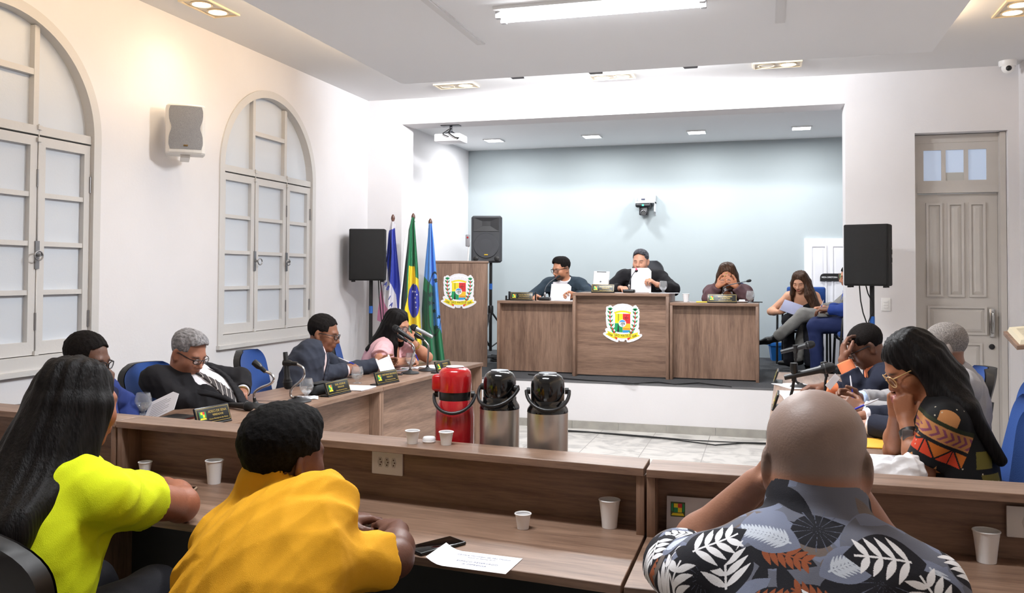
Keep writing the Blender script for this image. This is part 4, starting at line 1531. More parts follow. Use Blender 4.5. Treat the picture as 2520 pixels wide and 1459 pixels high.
def twin_spot(c, along, on, label):
    """recessed twin downlight; along = direction of the long side"""
    rz = math.atan2(along[1], along[0])
    t = thing('twin_downlight', label, 'ceiling light', c, rz, 'recessed twin downlights')
    b = B()
    o, i_ = (.2, .105), (.185, .09)
    for a in ((-o[0], o[0], -o[1], -i_[1]), (-o[0], o[0], i_[1], o[1]), (-o[0], -i_[0], -i_[1], i_[1]), (i_[0], o[0], -i_[1], i_[1])):
        b.box(a[0], a[1], a[2], a[3], -.012, .0)
    b.build('trim_frame', MTR, t)
    B().box(-.185, .185, -.09, .09, -.004, 0).build('back_plate', mat('fixture_plate', (214, 204, 188), .5), t)
    for k, s in enumerate((-1, 1)):
        r = B()
        r.lathe([(.07, -.004), (.074, -.010), (.062, -.012), (.058, -.006)], 26, c=(s * .09, 0), caps=False)
        r.build('lamp_ring', MTR, t)
        B().lathe([(0, -.0105), (.05, -.008), (.058, -.005)], 24, c=(s * .09, 0), caps=False).build('lamp', MEMW if on[k] else mat('lamp_off', (206, 196, 180), .3), t)
        if on[k]:
            l = bpy.data.lights.new('spot_light', 'SPOT')
            l.energy = 4.5
            l.color = (1, .82, .58)
            l.spot_size = math.radians(150)
            l.spot_blend = 1.0
            l.shadow_soft_size = .05
            lo = bpy.data.objects.new('spot_light', l)
            COL.objects.link(lo)
            lo.parent = t
            lo.location = (s * .09, 0, -.03)
    return t


twin_spot((-3.63, 5.10, ZC), (0, 1), (1, 1), 'lit twin downlight in the ceiling strip above the wall speaker')
twin_spot((-3.63, 2.0, ZC), (0, 1), (1, 1), 'twin downlight in the ceiling strip towards the back of the hall')
twin_spot((-2.84, 7.85, ZC), (1, 0), (0, 1), 'half lit twin downlight above the flags')
twin_spot((-1.34, 7.86, ZC), (1, 0), (0, 0), 'unlit twin downlight in the bright strip above the alcove')
twin_spot((.10, 7.78, ZC), (1, 0), (0, 1), 'half lit twin downlight above the loudspeaker by the door')
twin_spot((1.62, 6.55, ZC), (0, 1), (1, 1), 'twin downlight at the ceiling edge towards the door wall')
for x, dx in ((-3.33, 0), (-2.06, 0), (-.79, 0), (.40, 0)):
    t = thing('panel_downlight', 'square white panel light in the alcove ceiling above ' + {-3.33: 'the podium', -2.06: 'the dark teal suit man', -.79: 'the brown jacket woman', .40: 'the white door'}[x], 'ceiling light', (x, 10.62, ZA), 0, 'square panel lights of the alcove')
    b = B()
    for a in ((-.115, .115, -.115, -.1), (-.115, .115, .1, .115), (-.115, -.1, -.1, .1), (.1, .115, -.1, .1)):
        b.box(a[0], a[1], a[2], a[3], -.014, 0)
    b.build('trim_frame', MWHT, t)
    B().box(-.1, .1, -.1, .1, -.01, -.006).build('diffuser', MEMC, t)
for k, yy in enumerate((5.05, 2.1)):
    t = thing('fluorescent_fixture', ['bright fluorescent fixture under the ceiling slab', 'unseen fluorescent fixture added as fill light behind the visible one', 'fluorescent fixture at the back of the hall'][k], 'ceiling light', (-.94, yy, 3.078), 0, 'fluorescent fixtures')
    B().box(-.62, .62, -.11, .11, -.02, 0).build('housing', MWHT, t)
    for s in (-.055, .055):
        B().tube([(-.585, s, -.042), (.585, s, -.042)], .013, 12).build('tube', mat('tube_light', (255, 255, 255), .4, emit=((.94, .97, 1), 12)), t)
        for e in (-.6, .6):
            B().rbox(e - .018, e + .018, s - .018, s + .018, -.062, -.018, .005).build('lamp_holder', mat('holder_grey', (190, 190, 194), .3, .4), t)
for k, xx in enumerate((-1.985, -1.33, -.58)):
    t = thing('floodlight', 'small dark floodlight peeking over the slab edge, ' + ['nearest the flags', 'middle of three', 'nearest the door'][k], 'floodlight', (xx, 6.88, 3.155), 0, 'floodlights on the slab edge')
    B().add([(-.06, -.05, -.03), (.09, -.05, -.03), (.07, .06, -.055), (-.03, .06, -.055), (-.06, -.05, .03), (.09, -.05, .03), (.07, .06, .03), (-.03, .06, .03)], [(0, 1, 2, 3), (4, 7, 6, 5), (0, 4, 5, 1), (1, 5, 6, 2), (2, 6, 7, 3), (3, 7, 4, 0)]).build('housing', mat('flood_grey', (104, 106, 112), .5), t)
    B().box(-.025, .06, .0602, .062, -.04, .02).build('flood_lens', MEMC, t)
# dome camera
t = thing('dome_camera', 'white dome security camera in the ceiling corner above the grey door', 'camera', (1.955, 8.17, ZC))
B().lathe([(.07, 0), (.07, -.03), (.062, -.045), (0, -.045)], 24).build('housing', MWHT, t)
B().sphere((0, -.01, -.055), .052, 20).build('ball', MWHT, t)
B().sphere((-.004, -.046, -.068), .024, 16).build('lens', MBLK, t)
# projector
t = thing('projector', 'white projector hanging from a black bracket in the alcove opening', 'projector', (-3.14, 8.52, 0))
B().rbox(-.142, .142, -.12, .12, 2.845, 2.925, .012, seg=2).build('projector_body', mat('projector_white', (236, 236, 240), .4), t)
b = B()
b.box(-.1, .1, -.04, .04, 3.017, 3.025)
b.tube([(0, 0, 3.02), (0, 0, 2.95)], .014, 10)
for s in (-1, 1):
    b.tube([(0, 0, 2.965), (s * .07, -.06, 2.925)], .006, 8)
    b.tube([(0, 0, 2.965), (s * .07, .06, 2.925)], .006, 8)
b.build('bracket', mat('bracket_dark', (60, 62, 68), .4, .4), t)
b = B()
b.tube([(.01, -.02, 2.99), (.03, -.1, 2.96), (.02, -.14, 2.93), (.06, -.145, 2.90), (.1, -.142, 2.875), (.14, -.14, 2.87), (.12, -.14, 2.86)], .006, 8)
b.tube([(-.01, -.02, 2.985), (-.05, -.1, 2.93), (-.03, -.14, 2.91), (.03, -.145, 2.885)], .005, 8)
b.build('cables', MBLKM, t)
# camera shelf on the back wall
t = thing('camera_shelf', 'white bracket shelf on the grey alcove wall', 'shelf', (-1.50, YA, 2.42))
B().box(-.125, .125, -.20, 0, -.01, .01).box(-.125, -.113, -.18, 0, .01, .08).box(.113, .125, -.14, 0, -.12, .1).box(-.125, .125, -.012, 0, -.02, .1).build('shelf_board', mat('shelf_white', (232, 234, 238), .45), t)
B().add([(.112, -.17, -.01), (.112, 0, -.01), (.112, 0, -.17), (.124, -.17, -.01), (.124, 0, -.01), (.124, 0, -.17)], [(0, 1, 2), (3, 5, 4), (0, 3, 4, 1), (1, 4, 5, 2), (2, 5, 3, 0)]).build('side_bracket', mat('shelf_white', (232, 234, 238), .45), t)
t = thing('wifi_router', 'white router with two antennas on the camera shelf', 'router', (-1.53, YA - .1, 2.431))
B().rbox(-.06, .07, -.05, .05, 0, .05, .01).build('router_body', MWHT, t)
for x_ in (-.045, .0):
    B().tube([(x_, .0, .04), (x_ - .012, .02, .145 - .02 * (x_ > -.02))], .007, 8).build('antenna', MWHT, t)
B().box(-.02, .03, -.053, -.049, .018, .04).build('label', mat('dark_blue', (40, 44, 70), .5), t)
t = thing('conference_camera', 'black pan tilt camera hanging below the camera shelf', 'camera', (-1.52, YA - .12, 2.40))
b = B()
b.rbox(-.1, .1, -.09, .06, -.045, .01, .02, seg=3)
b.build('camera_base', mat('ptz_black', (30, 32, 36), .35), t)
B().rbox(-.055, .055, -.05, .05, -.145, -.04, .008).build('yoke', mat('ptz_black', (30, 32, 36), .35), t)
B().lathe([(.036, 0), (.036, .05), (.03, .055), (.026, .045), (0, .045)], 22, 0, Matrix.Translation((.005, -.04, -.12)) @ Matrix.Rotation(PI / 2, 4, 'X')).build('lens', MBLK, t)
B().lathe([(.032, .05), (.036, .056), (.032, .058)], 22, 0, Matrix.Translation((.005, -.04, -.12)) @ Matrix.Rotation(PI / 2, 4, 'X'), caps=False).build('lens_ring', mat('ring_grey', (150, 150, 155), .3, .5), t)
B().rbox(-.012, .012, -.093, -.09, -.03, -.01, .001).build('status_light', mat('green_led', (30, 200, 120), .4, emit=((.05, .9, .4), 2)), t)

# light switch
t = thing('light_switch', 'white three button light switch on the wall beside the grey door', 'switch', (1.014, YF, 1.231))
B().rbox(-.038, .038, -.008, 0, -.058, .058, .003).build('plate', MWHT, t)
for k in (-1, 0, 1):
    B().rbox(-.018, .018, -.012, -.006, k * .024 - .01, k * .024 + .01, .002).build('rocker', MWHT, t)
# sign on the white door
t = thing('door_sign', 'black sign reading MESA DIRETORA in front of the white door', 'sign', (.80, YA - .06, 1.462))
b = B()
b.prism([(-.16, -.047), (.02, -.047), (.06, -.047), (.06, .047), (-.11, .047), (-.13, .043), (-.147, .032), (-.157, .015), (-.16, -.005)], 0, .012, 0, Matrix.Rotation(PI / 2, 4, 'X'))
b.build('sign_face', MBLK, t)
B().rbox(.055, .15, -.014, .0, -.042, .05, .002).build('crest_panel', mat('sign_wood', (112, 82, 68), .5), t)
mini_crest(None, Matrix.Translation((.1, -.0145, .005)) @ Matrix.Rotation(PI / 2, 4, 'X'), .07, t)
text('lettering', 'MESA DIRETORA', .0245, MWHT, t, Matrix.Translation((-.05, -.0125, 0)) @ Matrix.Rotation(PI / 2, 4, 'X'), bold=.0006)

# blue crate on the stage
t = thing('plastic_crate', 'blue plastic crate on the stage by the raised black shoe', 'crate', (.19, 11.2, ZS), .1)
b = B()
b.add([(-.13, -.1, 0), (.13, -.1, 0), (.13, .1, 0), (-.13, .1, 0), (-.155, -.12, .19), (.155, -.12, .19), (.155, .12, .19), (-.155, .12, .19)], [(0, 3, 2, 1), (0, 1, 5, 4), (1, 2, 6, 5), (2, 3, 7, 6), (3, 0, 4, 7)])
MBC = mat('crate_blue', (36, 120, 205), .4)
b.build('crate_body', MBC, t)
B().box(-.175, .175, -.14, -.115, .18, .205).box(-.175, .175, .115, .14, .18, .205).box(-.175, -.15, -.14, .14, .18, .205).box(.15, .175, -.14, .14, .18, .205).build('rim', MBC, t)

# open book on a wooden rest at the right edge
t = thing('book_rest', 'wooden book rest at the right edge of the picture, on its own pillar', 'book stand', (1.69, 6.2, -.115))
B().add([(-.21, -.16, 1.145), (.2, -.16, 1.19), (.2, .16, 1.26), (-.21, .16, 1.215), (-.21, -.16, 1.17), (.2, -.16, 1.215), (.2, .16, 1.285), (-.21, .16, 1.24)], [(0, 3, 2, 1), (4, 5, 6, 7), (0, 1, 5, 4), (1, 2, 6, 5), (2, 3, 7, 6), (3, 0, 4, 7)]).build('rest_board', WX, t)
B().box(.02, .12, -.05, .05, .115, 1.2).build('pillar', WZ, t)
t = thing('open_book', 'open book lying on the wooden rest at the right edge', 'book', (1.69, 6.2, -.115))
b = B()
b.add([(-.19, -.14, 1.1765), (.19, -.14, 1.2185), (.19, .15, 1.284), (-.19, .15, 1.2425), (-.18, -.13, 1.205), (.19, -.13, 1.245), (.19, .14, 1.31), (-.18, .14, 1.268)], [(0, 3, 2, 1), (4, 5, 6, 7), (0, 1, 5, 4), (1, 2, 6, 5), (2, 3, 7, 6), (3, 0, 4, 7)])
b.build('pages', mat('cream_pages', (214, 204, 180), .8), t)
b = B()
for k in range(10):
    v0 = .1 + .08 * k
    P_ = []
    for uu, vv in ((.08, v0), (.94, v0), (.94, v0 + .018), (.08, v0 + .018)):
        A_ = Vector((-.18, -.13, 1.205)).lerp(Vector((.19, -.13, 1.245)), uu)
        C_ = Vector((-.18, .14, 1.268)).lerp(Vector((.19, .14, 1.31)), uu)
        P_.append(A_.lerp(C_, vv) + Vector((0, 0, .0012)))
    b.add(P_, [(0, 1, 2, 3)])
b.build('print_lines', mat('print_brown', (150, 140, 124), .8), t)

# ---------------------------------------------------------------- chairs
MBLUE = mat('blue_upholstery', (24, 68, 138), .85, bump=(400, .25), sheen=.1)
MSH = mat('chair_shell', (18, 18, 20), .5)


def office_chair(loc, rz, label, m=MBLUE, arms=True, bh=.40, bw=.45, bz=.25, seat=.45, tilt=.10):
    """local: sitter faces +y; origin on the floor under the seat"""
    t = thing('office_chair', label, 'chair', loc, rz, 'office chairs of the councillors')
    B().rbox(-.24, .24, -.22, .25, seat - .07, seat, .03, seg=3).build('seat', m, t)
    # back: rounded panel, gently curved
    b = B()
    n, k_ = 24, 12
    outl = []
    vs = []
    for i in range(n + 1):
        v = i / n
        hw = bw / 2 * (1 - .10 * (1 - v)) * (1 if v < .7 else math.sqrt(max(.0, 1 - ((v - .7) / .3) ** 2.6 * .72)))
        for j in range(k_ + 1):
            u = -1 + 2 * j / k_
            x = hw * u
            y = -.24 - tilt * v - .02 + .045 * u * u
            vs.append((x, y, seat + bz - .15 + bh * v))
    nv = len(vs)
    vs2 = [(x, y - .05, z) for x, y, z in vs]
    q = lambda i, j: i * (k_ + 1) + j
    fs = [(q(i, j), q(i, j + 1), q(i + 1, j + 1), q(i + 1, j)) for i in range(n) for j in range(k_)]
    b.add(vs, fs, 0, True)
    bk = b.build('backrest', m, t)
    sh = B()
    fr = [(q(i, j), q(i + 1, j), q(i + 1, j + 1), q(i, j + 1)) for i in range(n) for j in range(k_)]
    ring = [q(0, j) for j in range(k_ + 1)] + [q(i, k_) for i in range(1, n + 1)] + [q(n, j) for j in range(k_ - 1, -1, -1)] + [q(i, 0) for i in range(n - 1, 0, -1)]
    allv = [(x, y - .006, z) for x, y, z in vs] + vs2
    fs = [tuple(i + nv for i in f) for f in fr]
    for a, c in zip(ring, ring[1:] + ring[:1]):
        fs.append((a, c, c + nv, a + nv))
    sh.add(allv, fs, 0, True)
    sh.build('back_shell', MSH, t)
    B().tube([(0, -.2, seat - .05), (0, -.33, seat + .02), (0, -.33 - tilt * .4, seat + bz + .05)], .025, 10).build('back_bar', MSH, t)
    B().tube([(0, 0, .1), (0, 0, seat - .06)], .028, 12).build('column', MSH, t)
    for k in range(5):
        a = 2 * PI * k / 5
        e = (math.cos(a) * .29, math.sin(a) * .29)
        bb = B().tube([(0, 0, .11), (e[0], e[1], .07)], [.025, .016], 8)
        g = bb.build('base_arm', MSH, t)
        B().lathe([(.025, -.012), (.028, 0), (.025, .012)], 12, 0, Matrix.Translation((e[0], e[1], .028)) @ Matrix.Rotation(a, 4, 'Z') @ Matrix.Rotation(PI / 2, 4, 'X')).build('castor', MBLK, t)
    if arms:
        for s in (-1, 1):
            a_ = B().tube([(s * .25, .02, seat - .04), (s * .29, .02, seat + .02), (s * .29, .02, seat + .18)], .016, 8)
            a_.rbox(s * .29 - .03, s * .29 + .03, -.13, .15, seat + .18, seat + .21, .012, seg=3)
            a_.build('armrest', MSH, t)
    return t


office_chair((-3.18, 4.36, 0), math.radians(-92), 'blue chair of the black suit man with the striped tie', arms=False)
office_chair((-3.10, 5.36, 0), math.radians(-80), 'blue chair of the dark grey suit man, rounded back behind him', arms=False)
office_chair((-2.99, 6.42, 0), math.radians(-68), 'blue chair with round back behind the pink blouse woman', arms=False)
office_chair((-3.22, 3.44, 0), math.radians(-90), 'blue chair of the man with his hand at his mouth', arms=False, bh=.27)
office_chair((.78, 3.50, 0), math.radians(118), 'blue chair with black armrest at the right edge of the picture', bh=.46)
office_chair((.80, 4.35, 0), math.radians(90), 'blue chair hidden behind the patterned blouse woman', arms=False)
office_chair((.98, 4.98, 0), math.radians(90), 'blue chair of the light grey suit man', arms=False)
office_chair((.88, 5.70, 0), math.radians(90), 'blue chair of the man with the orange cuffs', arms=False)
office_chair((-.38, 9.78, ZS), math.radians(178), 'blue chair of the brown jacket woman on the stage', arms=False, bw=.42)
office_chair((-2.22, 9.92, ZS), math.radians(175), 'chair of the dark teal suit man on the stage', arms=False, bh=.4)
office_chair((-1.385, 9.95, ZS), math.radians(170), 'tall black mesh chair of the man reading at the raised desk', mat('mesh_dark', (64, 66, 72), .6, bump=(300, .4)), arms=False, bh=.60, bw=.40, seat=.5)
MLEA = mat('black_leather', (22, 22, 25), .32, bump=(80, .25))
office_chair((-1.73, 1.84, 0), math.radians(-4), 'black leather chair of the woman in the neon yellow shirt', MLEA, arms=False, bh=.37, bw=.62, seat=.45)
office_chair((-1.1, 1.60, 0), math.radians(-8), 'black chair under the man in the mustard shirt', MLEA, arms=False, bh=.25)
office_chair((.075, 1.44, 0), 0, 'black chair under the man in the leaf print shirt', MLEA, arms=False, bh=.25)


def visitor_chair(loc, rz, label):
    """black tube frame armchair with blue pads; sitter faces +y"""
    t = thing('visitor_chair', label, 'chair', loc, rz, 'blue tube frame chairs on the stage')
    B().rbox(-.23, .23, -.22, .24, .41, .47, .025, seg=3).build('seat', MBLUE, t)
    B().rbox(-.22, .22, -.30, -.24, .56, .9, .025, seg=3).build('backrest', MBLUE, t)
    for s in (-1, 1):
        x = s * .27
        B().tube([(x, .24, .02), (x, .22, .40), (x, .20, .60), (x, .14, .66), (x, -.2, .67), (x, -.26, .62), (x, -.27, .45)], .0125, 10).build('arm_tube', MBLK, t)
        B().rbox(x - .025, x + .025, -.18, .15, .665, .695, .01, seg=2).build('arm_pad', MBLK, t)
        B().tube([(x, .22, .40), (x, -.24, .40)], .0125, 10).tube([(x, -.22, .40), (x, -.27, .02)], .0125, 10).build('leg', MBLK, t)
    B().tube([(-.27, .22, .39), (.27, .22, .39)], .0125, 8).tube([(-.27, -.24, .39), (.27, -.24, .39)], .0125, 8).tube([(-.18, -.24, .4), (-.18, -.29, .6)], .012, 8).tube([(.18, -.24, .4), (.18, -.29, .6)], .012, 8).build('cross_bar', MBLK, t)
    return t


visitor_chair((.93, 9.62, ZS), math.radians(92), 'blue armchair on the stage of the man in the blue suit')
visitor_chair((.95, 10.28, ZS), math.radians(86), 'blue armchair on the stage of the man with crossed legs')
visitor_chair((.42, 10.72, ZS - .05 * 0), math.radians(172), 'chair of the long haired woman in the black top')
# ================================================================ flags
def vcol_mesh(name, vs, fs, cols, m, parent, smooth=True):
    me = bpy.data.meshes.new(name)
    me.from_pydata([tuple(map(float, v)) for v in vs], [], fs)
    me.polygons.foreach_set('use_smooth', [smooth] * len(fs))
    a = me.color_attributes.new('Col', 'FLOAT_COLOR', 'POINT')
    c = np.ones((len(vs), 4), np.float32)
    c[:, :3] = cols
    a.data.foreach_set('color', c.ravel())
    return link(name, me, m, parent)


def in_poly(px, py, poly):
    r = np.zeros(px.shape, bool)
    n = len(poly)
    for i in range(n):
        x1, y1 = poly[i]
        x2, y2 = poly[(i + 1) % n]
        if y1 == y2:
            continue
        c = ((y1 > py) != (y2 > py)) & (px < (x2 - x1) * (py - y1) / (y2 - y1) + x1)
        r ^= c
    return r


MFLAG = mat('flag_satin', vcol=True, rough=.55, sheen=.2)
FY = 8.02


def flag(label, px_top, left, right, paint, folds, seed):
    """left/right: silhouettes as (x, y) photo traces of the hanging cloth, hung around a floor pole"""
    ptop = atY(*px_top, FY)
    t = thing('flag', label, 'flag', (ptop.x, FY, 0), 0, 'flags on floor poles by the stage')
    B().tube([(0, .012, 0.02), (0, .012, ptop.z - .09)], .014, 12).build('pole', mat('dark_wood_pole', (70, 46, 38), .4), t)
    B().lathe([(.012, ptop.z - .095), (.019, ptop.z - .085), (.012, ptop.z - .07), (.02, ptop.z - .045), (.018, ptop.z - .025), (.008, ptop.z - .005), (0, ptop.z)], 16, c=(0, .012)).build('finial', mat('finial_wood', (92, 60, 50), .35), t)
    B().lathe([(0, 0), (.16, 0), (.165, .02), (.05, .045), (.03, .12), (0, .12)], 24, c=(0, .012)).build('floor_base', mat('dark_wood_pole', (70, 46, 38), .4), t)
    ns, nt = 130, 260
    ly = np.array([p[1] for p in left], float)
    lx = np.array([p[0] for p in left], float)
    ry = np.array([p[1] for p in right], float)
    rx = np.array([p[0] for p in right], float)
    y0, y1 = ly[0], max(ly[-1], ry[-1])
    T = np.linspace(0, 1, nt + 1)
    S = np.linspace(0, 1, ns + 1)
    vs = []
    P = []
    for t_ in T:
        yy = y0 + (y1 - y0) * t_
        a, b = np.interp(yy, ly, lx), np.interp(yy, ry, rx)
        yb_l, yb_r = min(yy, ly[-1]), min(yy, ry[-1])
        for s in S:
            xx = a + (b - a) * s
            ylim = ly[-1] + (ry[-1] - ly[-1]) * s
            y2 = min(yy, ylim)
            dep = .012 + .032 * t_
            f = sum(A * math.sin(k * s * PI * 2 + ph + .6 * t_) for A, k, ph in folds) * dep
            dy = f - .028 - .06 * t_
            w = atY(xx, y2, FY + dy)
            vs.append((w.x - ptop.x, dy, w.z))
            P.append((xx, y2))
    P = np.array(P)
    fs = [(i * (ns + 1) + j, i * (ns + 1) + j + 1, (i + 1) * (ns + 1) + j + 1, (i + 1) * (ns + 1) + j) for i in range(nt) for j in range(ns)]
    col = paint(P[:, 0], P[:, 1], np.array([j / ns for i in range(nt + 1) for j in range(ns + 1)]))
    o = vcol_mesh('flag_cloth', vs, fs, col, MFLAG, t)
    so = o.modifiers.new('thick', 'SOLIDIFY')
    so.thickness = .002
    return t, ptop


def C3(c):
    return np.array(lin(c))


def paint1(x, y, s):
    c = np.zeros((len(x), 3))
    c[:] = C3((46, 66, 178))
    wh = C3((236, 234, 240))
    pk = C3((222, 140, 178))
    c[y < 566 - (x - 960) * .4] = wh
    m = in_poly(x, y, [(900, 640), (952, 645), (957, 690), (975, 725), (978, 760), (976, 800), (900, 900), (900, 640)])
    c[m] = wh
    m = in_poly(x, y, [(900, 660), (939, 700), (946, 745), (960, 770), (968, 800), (900, 900)])
    c[m] = pk
    return c


def paint2(x, y, s):
    c = np.zeros((len(x), 3))
    c[:] = C3((22, 118, 74))
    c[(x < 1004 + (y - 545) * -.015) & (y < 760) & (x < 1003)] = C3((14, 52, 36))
    yl = C3((246, 218, 40))
    m = in_poly(x, y, [(1006, 654), (1021, 656), (1023, 682), (1030, 686), (1033, 720), (1036, 800), (1038, 852), (1027, 846), (1023, 815), (1000, 796), (996, 760), (1003, 730)])
    c[m] = yl
    m = ((x - 1019) / 14.5) ** 2 + ((y - 740) / 42) ** 2 < 1
    c[m] = C3((44, 56, 168))
    for sx, sy, r in ((1016, 717, 2.2), (1022, 718, 2.0), (1022, 733, 1.8), (1023, 744, 1.8), (1021, 700, 1.4), (1026, 725, 1.4), (1024, 756, 1.3)):
        c[(x - sx) ** 2 + (y - sy) ** 2 < r * r] = C3((238, 238, 244))
    return c


def paint3(x, y, s):
    c = np.zeros((len(x), 3))
    c[:] = C3((84, 146, 226))
    gr = C3((20, 112, 72))
    m = in_poly(x, y, [(1030, 680), (1044, 680), (1052, 690), (1065, 705), (1067, 800), (1085, 812), (1110, 900), (1030, 900)])
    c[m] = gr
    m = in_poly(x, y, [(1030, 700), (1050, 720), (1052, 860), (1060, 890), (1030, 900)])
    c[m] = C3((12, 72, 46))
    k = C3((14, 40, 44))
    ex = ((x - 1070) / 17.5) ** 2 + ((y - 748) / 77) ** 2
    m = (ex < 1.07) & (ex > .93)
    c[m] = k
    rnd = random.Random(4)
    for cx, cy, r in ((1061, 745, 9), (1073, 690, 6), (1074, 806, 7), (1068, 765, 6), (1080, 780, 5), (1060, 725, 7)):
        for kk in range(7):
            a = kk * 2 * PI / 7 + rnd.random()
            ux, uy = math.cos(a), math.sin(a)
            d = (x - cx) * ux + (y - cy) * uy
            e = -(x - cx) * uy + (y - cy) * ux
            m = (d > 0) & (d < r) & (np.abs(e) < 1.3 * np.sin(np.clip(d / r, 0, 1) * PI) + .2) & (ex < .95)
            c[m] = k
    return c


t1, p1 = flag('blue white and pink flag hanging next to the black loudspeaker', (966, 527), [(962, 545), (956, 575), (952, 625), (946, 660), (938, 705), (930, 765), (928, 788)], [(971, 545), (974, 590), (980, 650), (985, 700), (986, 790), (988, 815)], paint1, [(1.0, 1.5, .3), (.5, 3.2, 1.0)], 1)
MBLU2 = mat('flag_blue_letter', (40, 56, 150), .6)
for ch, x, y, r in (('A', 949, 699, .5), ('B', 954.5, 709, .6), ('I', 958.5, 733, .6), ('A', 963, 750, .6)):
    w = atY(x, y, FY - .15)
    text('lettering', ch, .062, MBLU2, t1, Matrix.Translation((w.x - p1.x, -.15, w.z)) @ Matrix.Rotation(PI / 2, 4, 'X') @ Matrix.Rotation(-.5, 4, 'Z') @ Matrix.Diagonal((.7, 1, 1, 1)), extrude=.001, bold=.002)
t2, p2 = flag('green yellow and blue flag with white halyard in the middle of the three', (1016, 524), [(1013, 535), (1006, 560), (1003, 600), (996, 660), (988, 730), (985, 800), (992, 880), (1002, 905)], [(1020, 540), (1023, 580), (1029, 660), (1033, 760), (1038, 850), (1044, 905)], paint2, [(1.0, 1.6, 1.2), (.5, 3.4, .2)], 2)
B().tube([(-.01, -.05, p2.z - .08), (-.03, -.13, p2.z - .3), (-.035, -.15, p2.z - .6), (-.055, -.165, p2.z - .85), (-.058, -.17, p2.z - .98)], .009, 8).build('halyard', MPAPER, t2)
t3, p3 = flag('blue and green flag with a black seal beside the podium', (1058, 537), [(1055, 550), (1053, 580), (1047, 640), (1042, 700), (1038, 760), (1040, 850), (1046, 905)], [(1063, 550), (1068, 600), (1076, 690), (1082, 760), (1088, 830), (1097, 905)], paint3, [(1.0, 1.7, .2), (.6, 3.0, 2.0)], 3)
for t_, p_ in ((t1, p1), (t2, p2), (t3, p3)):
    B().lathe([(.014, p_.z - .17), (.022, p_.z - .18), (.022, p_.z - .10), (.012, p_.z - .095)], 14, c=(0, .012)).build('flag_sleeve', MPAPER, t_)
# ================================================================ smooth solid modelling (distance fields meshed on a grid)
F4 = np.float32


def V3(*a):
    return np.array(a, float)


def nrm(v):
    v = np.asarray(v, float)
    return v / (np.linalg.norm(v) + 1e-12)


class Field:
    def __init__(s):
        s.ops = []

    def rcone(s, a, b, ra, rb, k=.02, op='u', flat=0):
        a = np.asarray(a, float)
        b = np.asarray(b, float)
        r = max(ra, rb)
        lo, hi = np.minimum(a, b) - r, np.maximum(a, b) + r
        ba = b - a
        L = ba @ ba + 1e-12

        def fn(P):
            pa = P - a.astype(F4)
            t = np.clip((pa @ ba.astype(F4)) / F4(L), 0, 1)
            d = pa - t[..., None] * ba.astype(F4)
            r_ = np.sqrt((d * d).sum(-1)) - (F4(ra) + t * F4(rb - ra))
            if flat:
                un = (ba / math.sqrt(L)).astype(F4)
                r_ = np.maximum(r_, (P - b.astype(F4)) @ un)
                if flat == 2:
                    r_ = np.maximum(r_, -(pa @ un))
            return r_
        s.ops.append((op, fn, lo, hi, k))
        return s

    def ell(s, c, r, R=None, k=.02, op='u'):
        """ellipsoid; R columns are its axes"""
        c = np.asarray(c, float)
        r = np.asarray(r, float)
        R = np.eye(3) if R is None else np.asarray(R)
        e = np.sqrt(((R * r) ** 2).sum(1))

        def fn(P):
            q = (P - c.astype(F4)) @ R.astype(F4)
            k0 = np.sqrt(((q / r.astype(F4)) ** 2).sum(-1))
            k1 = np.sqrt(((q / (r * r).astype(F4)) ** 2).sum(-1)) + F4(1e-6)
            return k0 * (k0 - 1) / k1
        s.ops.append((op, fn, c - e, c + e, k))
        return s

    def box(s, c, h, R=None, rr=.01, k=.01, op='u'):
        c = np.asarray(c, float)
        h = np.asarray(h, float)
        R = np.eye(3) if R is None else np.asarray(R)
        e = (np.abs(R) * h).sum(1)

        def fn(P):
            q = np.abs((P - c.astype(F4)) @ R.astype(F4)) - (h - rr).astype(F4)
            return np.sqrt((np.maximum(q, 0) ** 2).sum(-1)) + np.minimum(q.max(-1), 0) - F4(rr)
        s.ops.append((op, fn, c - e, c + e, k))
        return s

    def fun(s, fn, lo, hi, k=.005, op='s'):
        s.ops.append((op, fn, np.asarray(lo, float), np.asarray(hi, float), k))
        return s

    @staticmethod
    def _comb(op, F, d, k):
        if op == 'u':
            h = np.maximum(k - np.abs(F - d), 0) / k
            return np.minimum(F, d) - h * h * F4(k * .25)
        if op == 's':
            d = -d
        h = np.maximum(k - np.abs(F - d), 0) / k
        return np.maximum(F, d) + h * h * F4(k * .25)

    def at(s, P):
        P = np.asarray(P, F4)
        F = np.full(P.shape[:-1], 1.0, F4)
        for op, fn, lo, hi, k in s.ops:
            if op == 'd':
                F = F + fn(P)
            else:
                F = s._comb(op, F, fn(P), F4(k))
        return F

    def mesh(s, h, zmin=None):
        us = [o for o in s.ops if o[0] == 'u']
        lo = np.min([o[2] for o in us], 0) - 3 * h
        hi = np.max([o[3] for o in us], 0) + 3 * h
        if zmin is not None:
            lo[2] = max(lo[2], zmin)
        n = np.ceil((hi - lo) / h).astype(int) + 1
        F = np.full(n, .25, F4)
        ax = [(lo[i] + h * np.arange(n[i])).astype(F4) for i in range(3)]
        for op, fn, l, u, k in s.ops:
            m = k + 2.5 * h
            if op in ('i',):
                i0, i1 = np.zeros(3, int), n
            else:
                i0 = np.maximum(np.floor((l - m - lo) / h).astype(int), 0)
                i1 = np.minimum(np.ceil((u + m - lo) / h).astype(int) + 1, n)
            if (i1 <= i0).any():
                continue
            sl = tuple(slice(i0[i], i1[i]) for i in range(3))
            P = np.stack(np.meshgrid(*[ax[i][sl[i]] for i in range(3)], indexing='ij'), -1)
            if op == 'd':
                F[sl] += fn(P)
            else:
                F[sl] = s._comb(op, F[sl], fn(P), F4(k))
        return surfnet(F, lo, h)


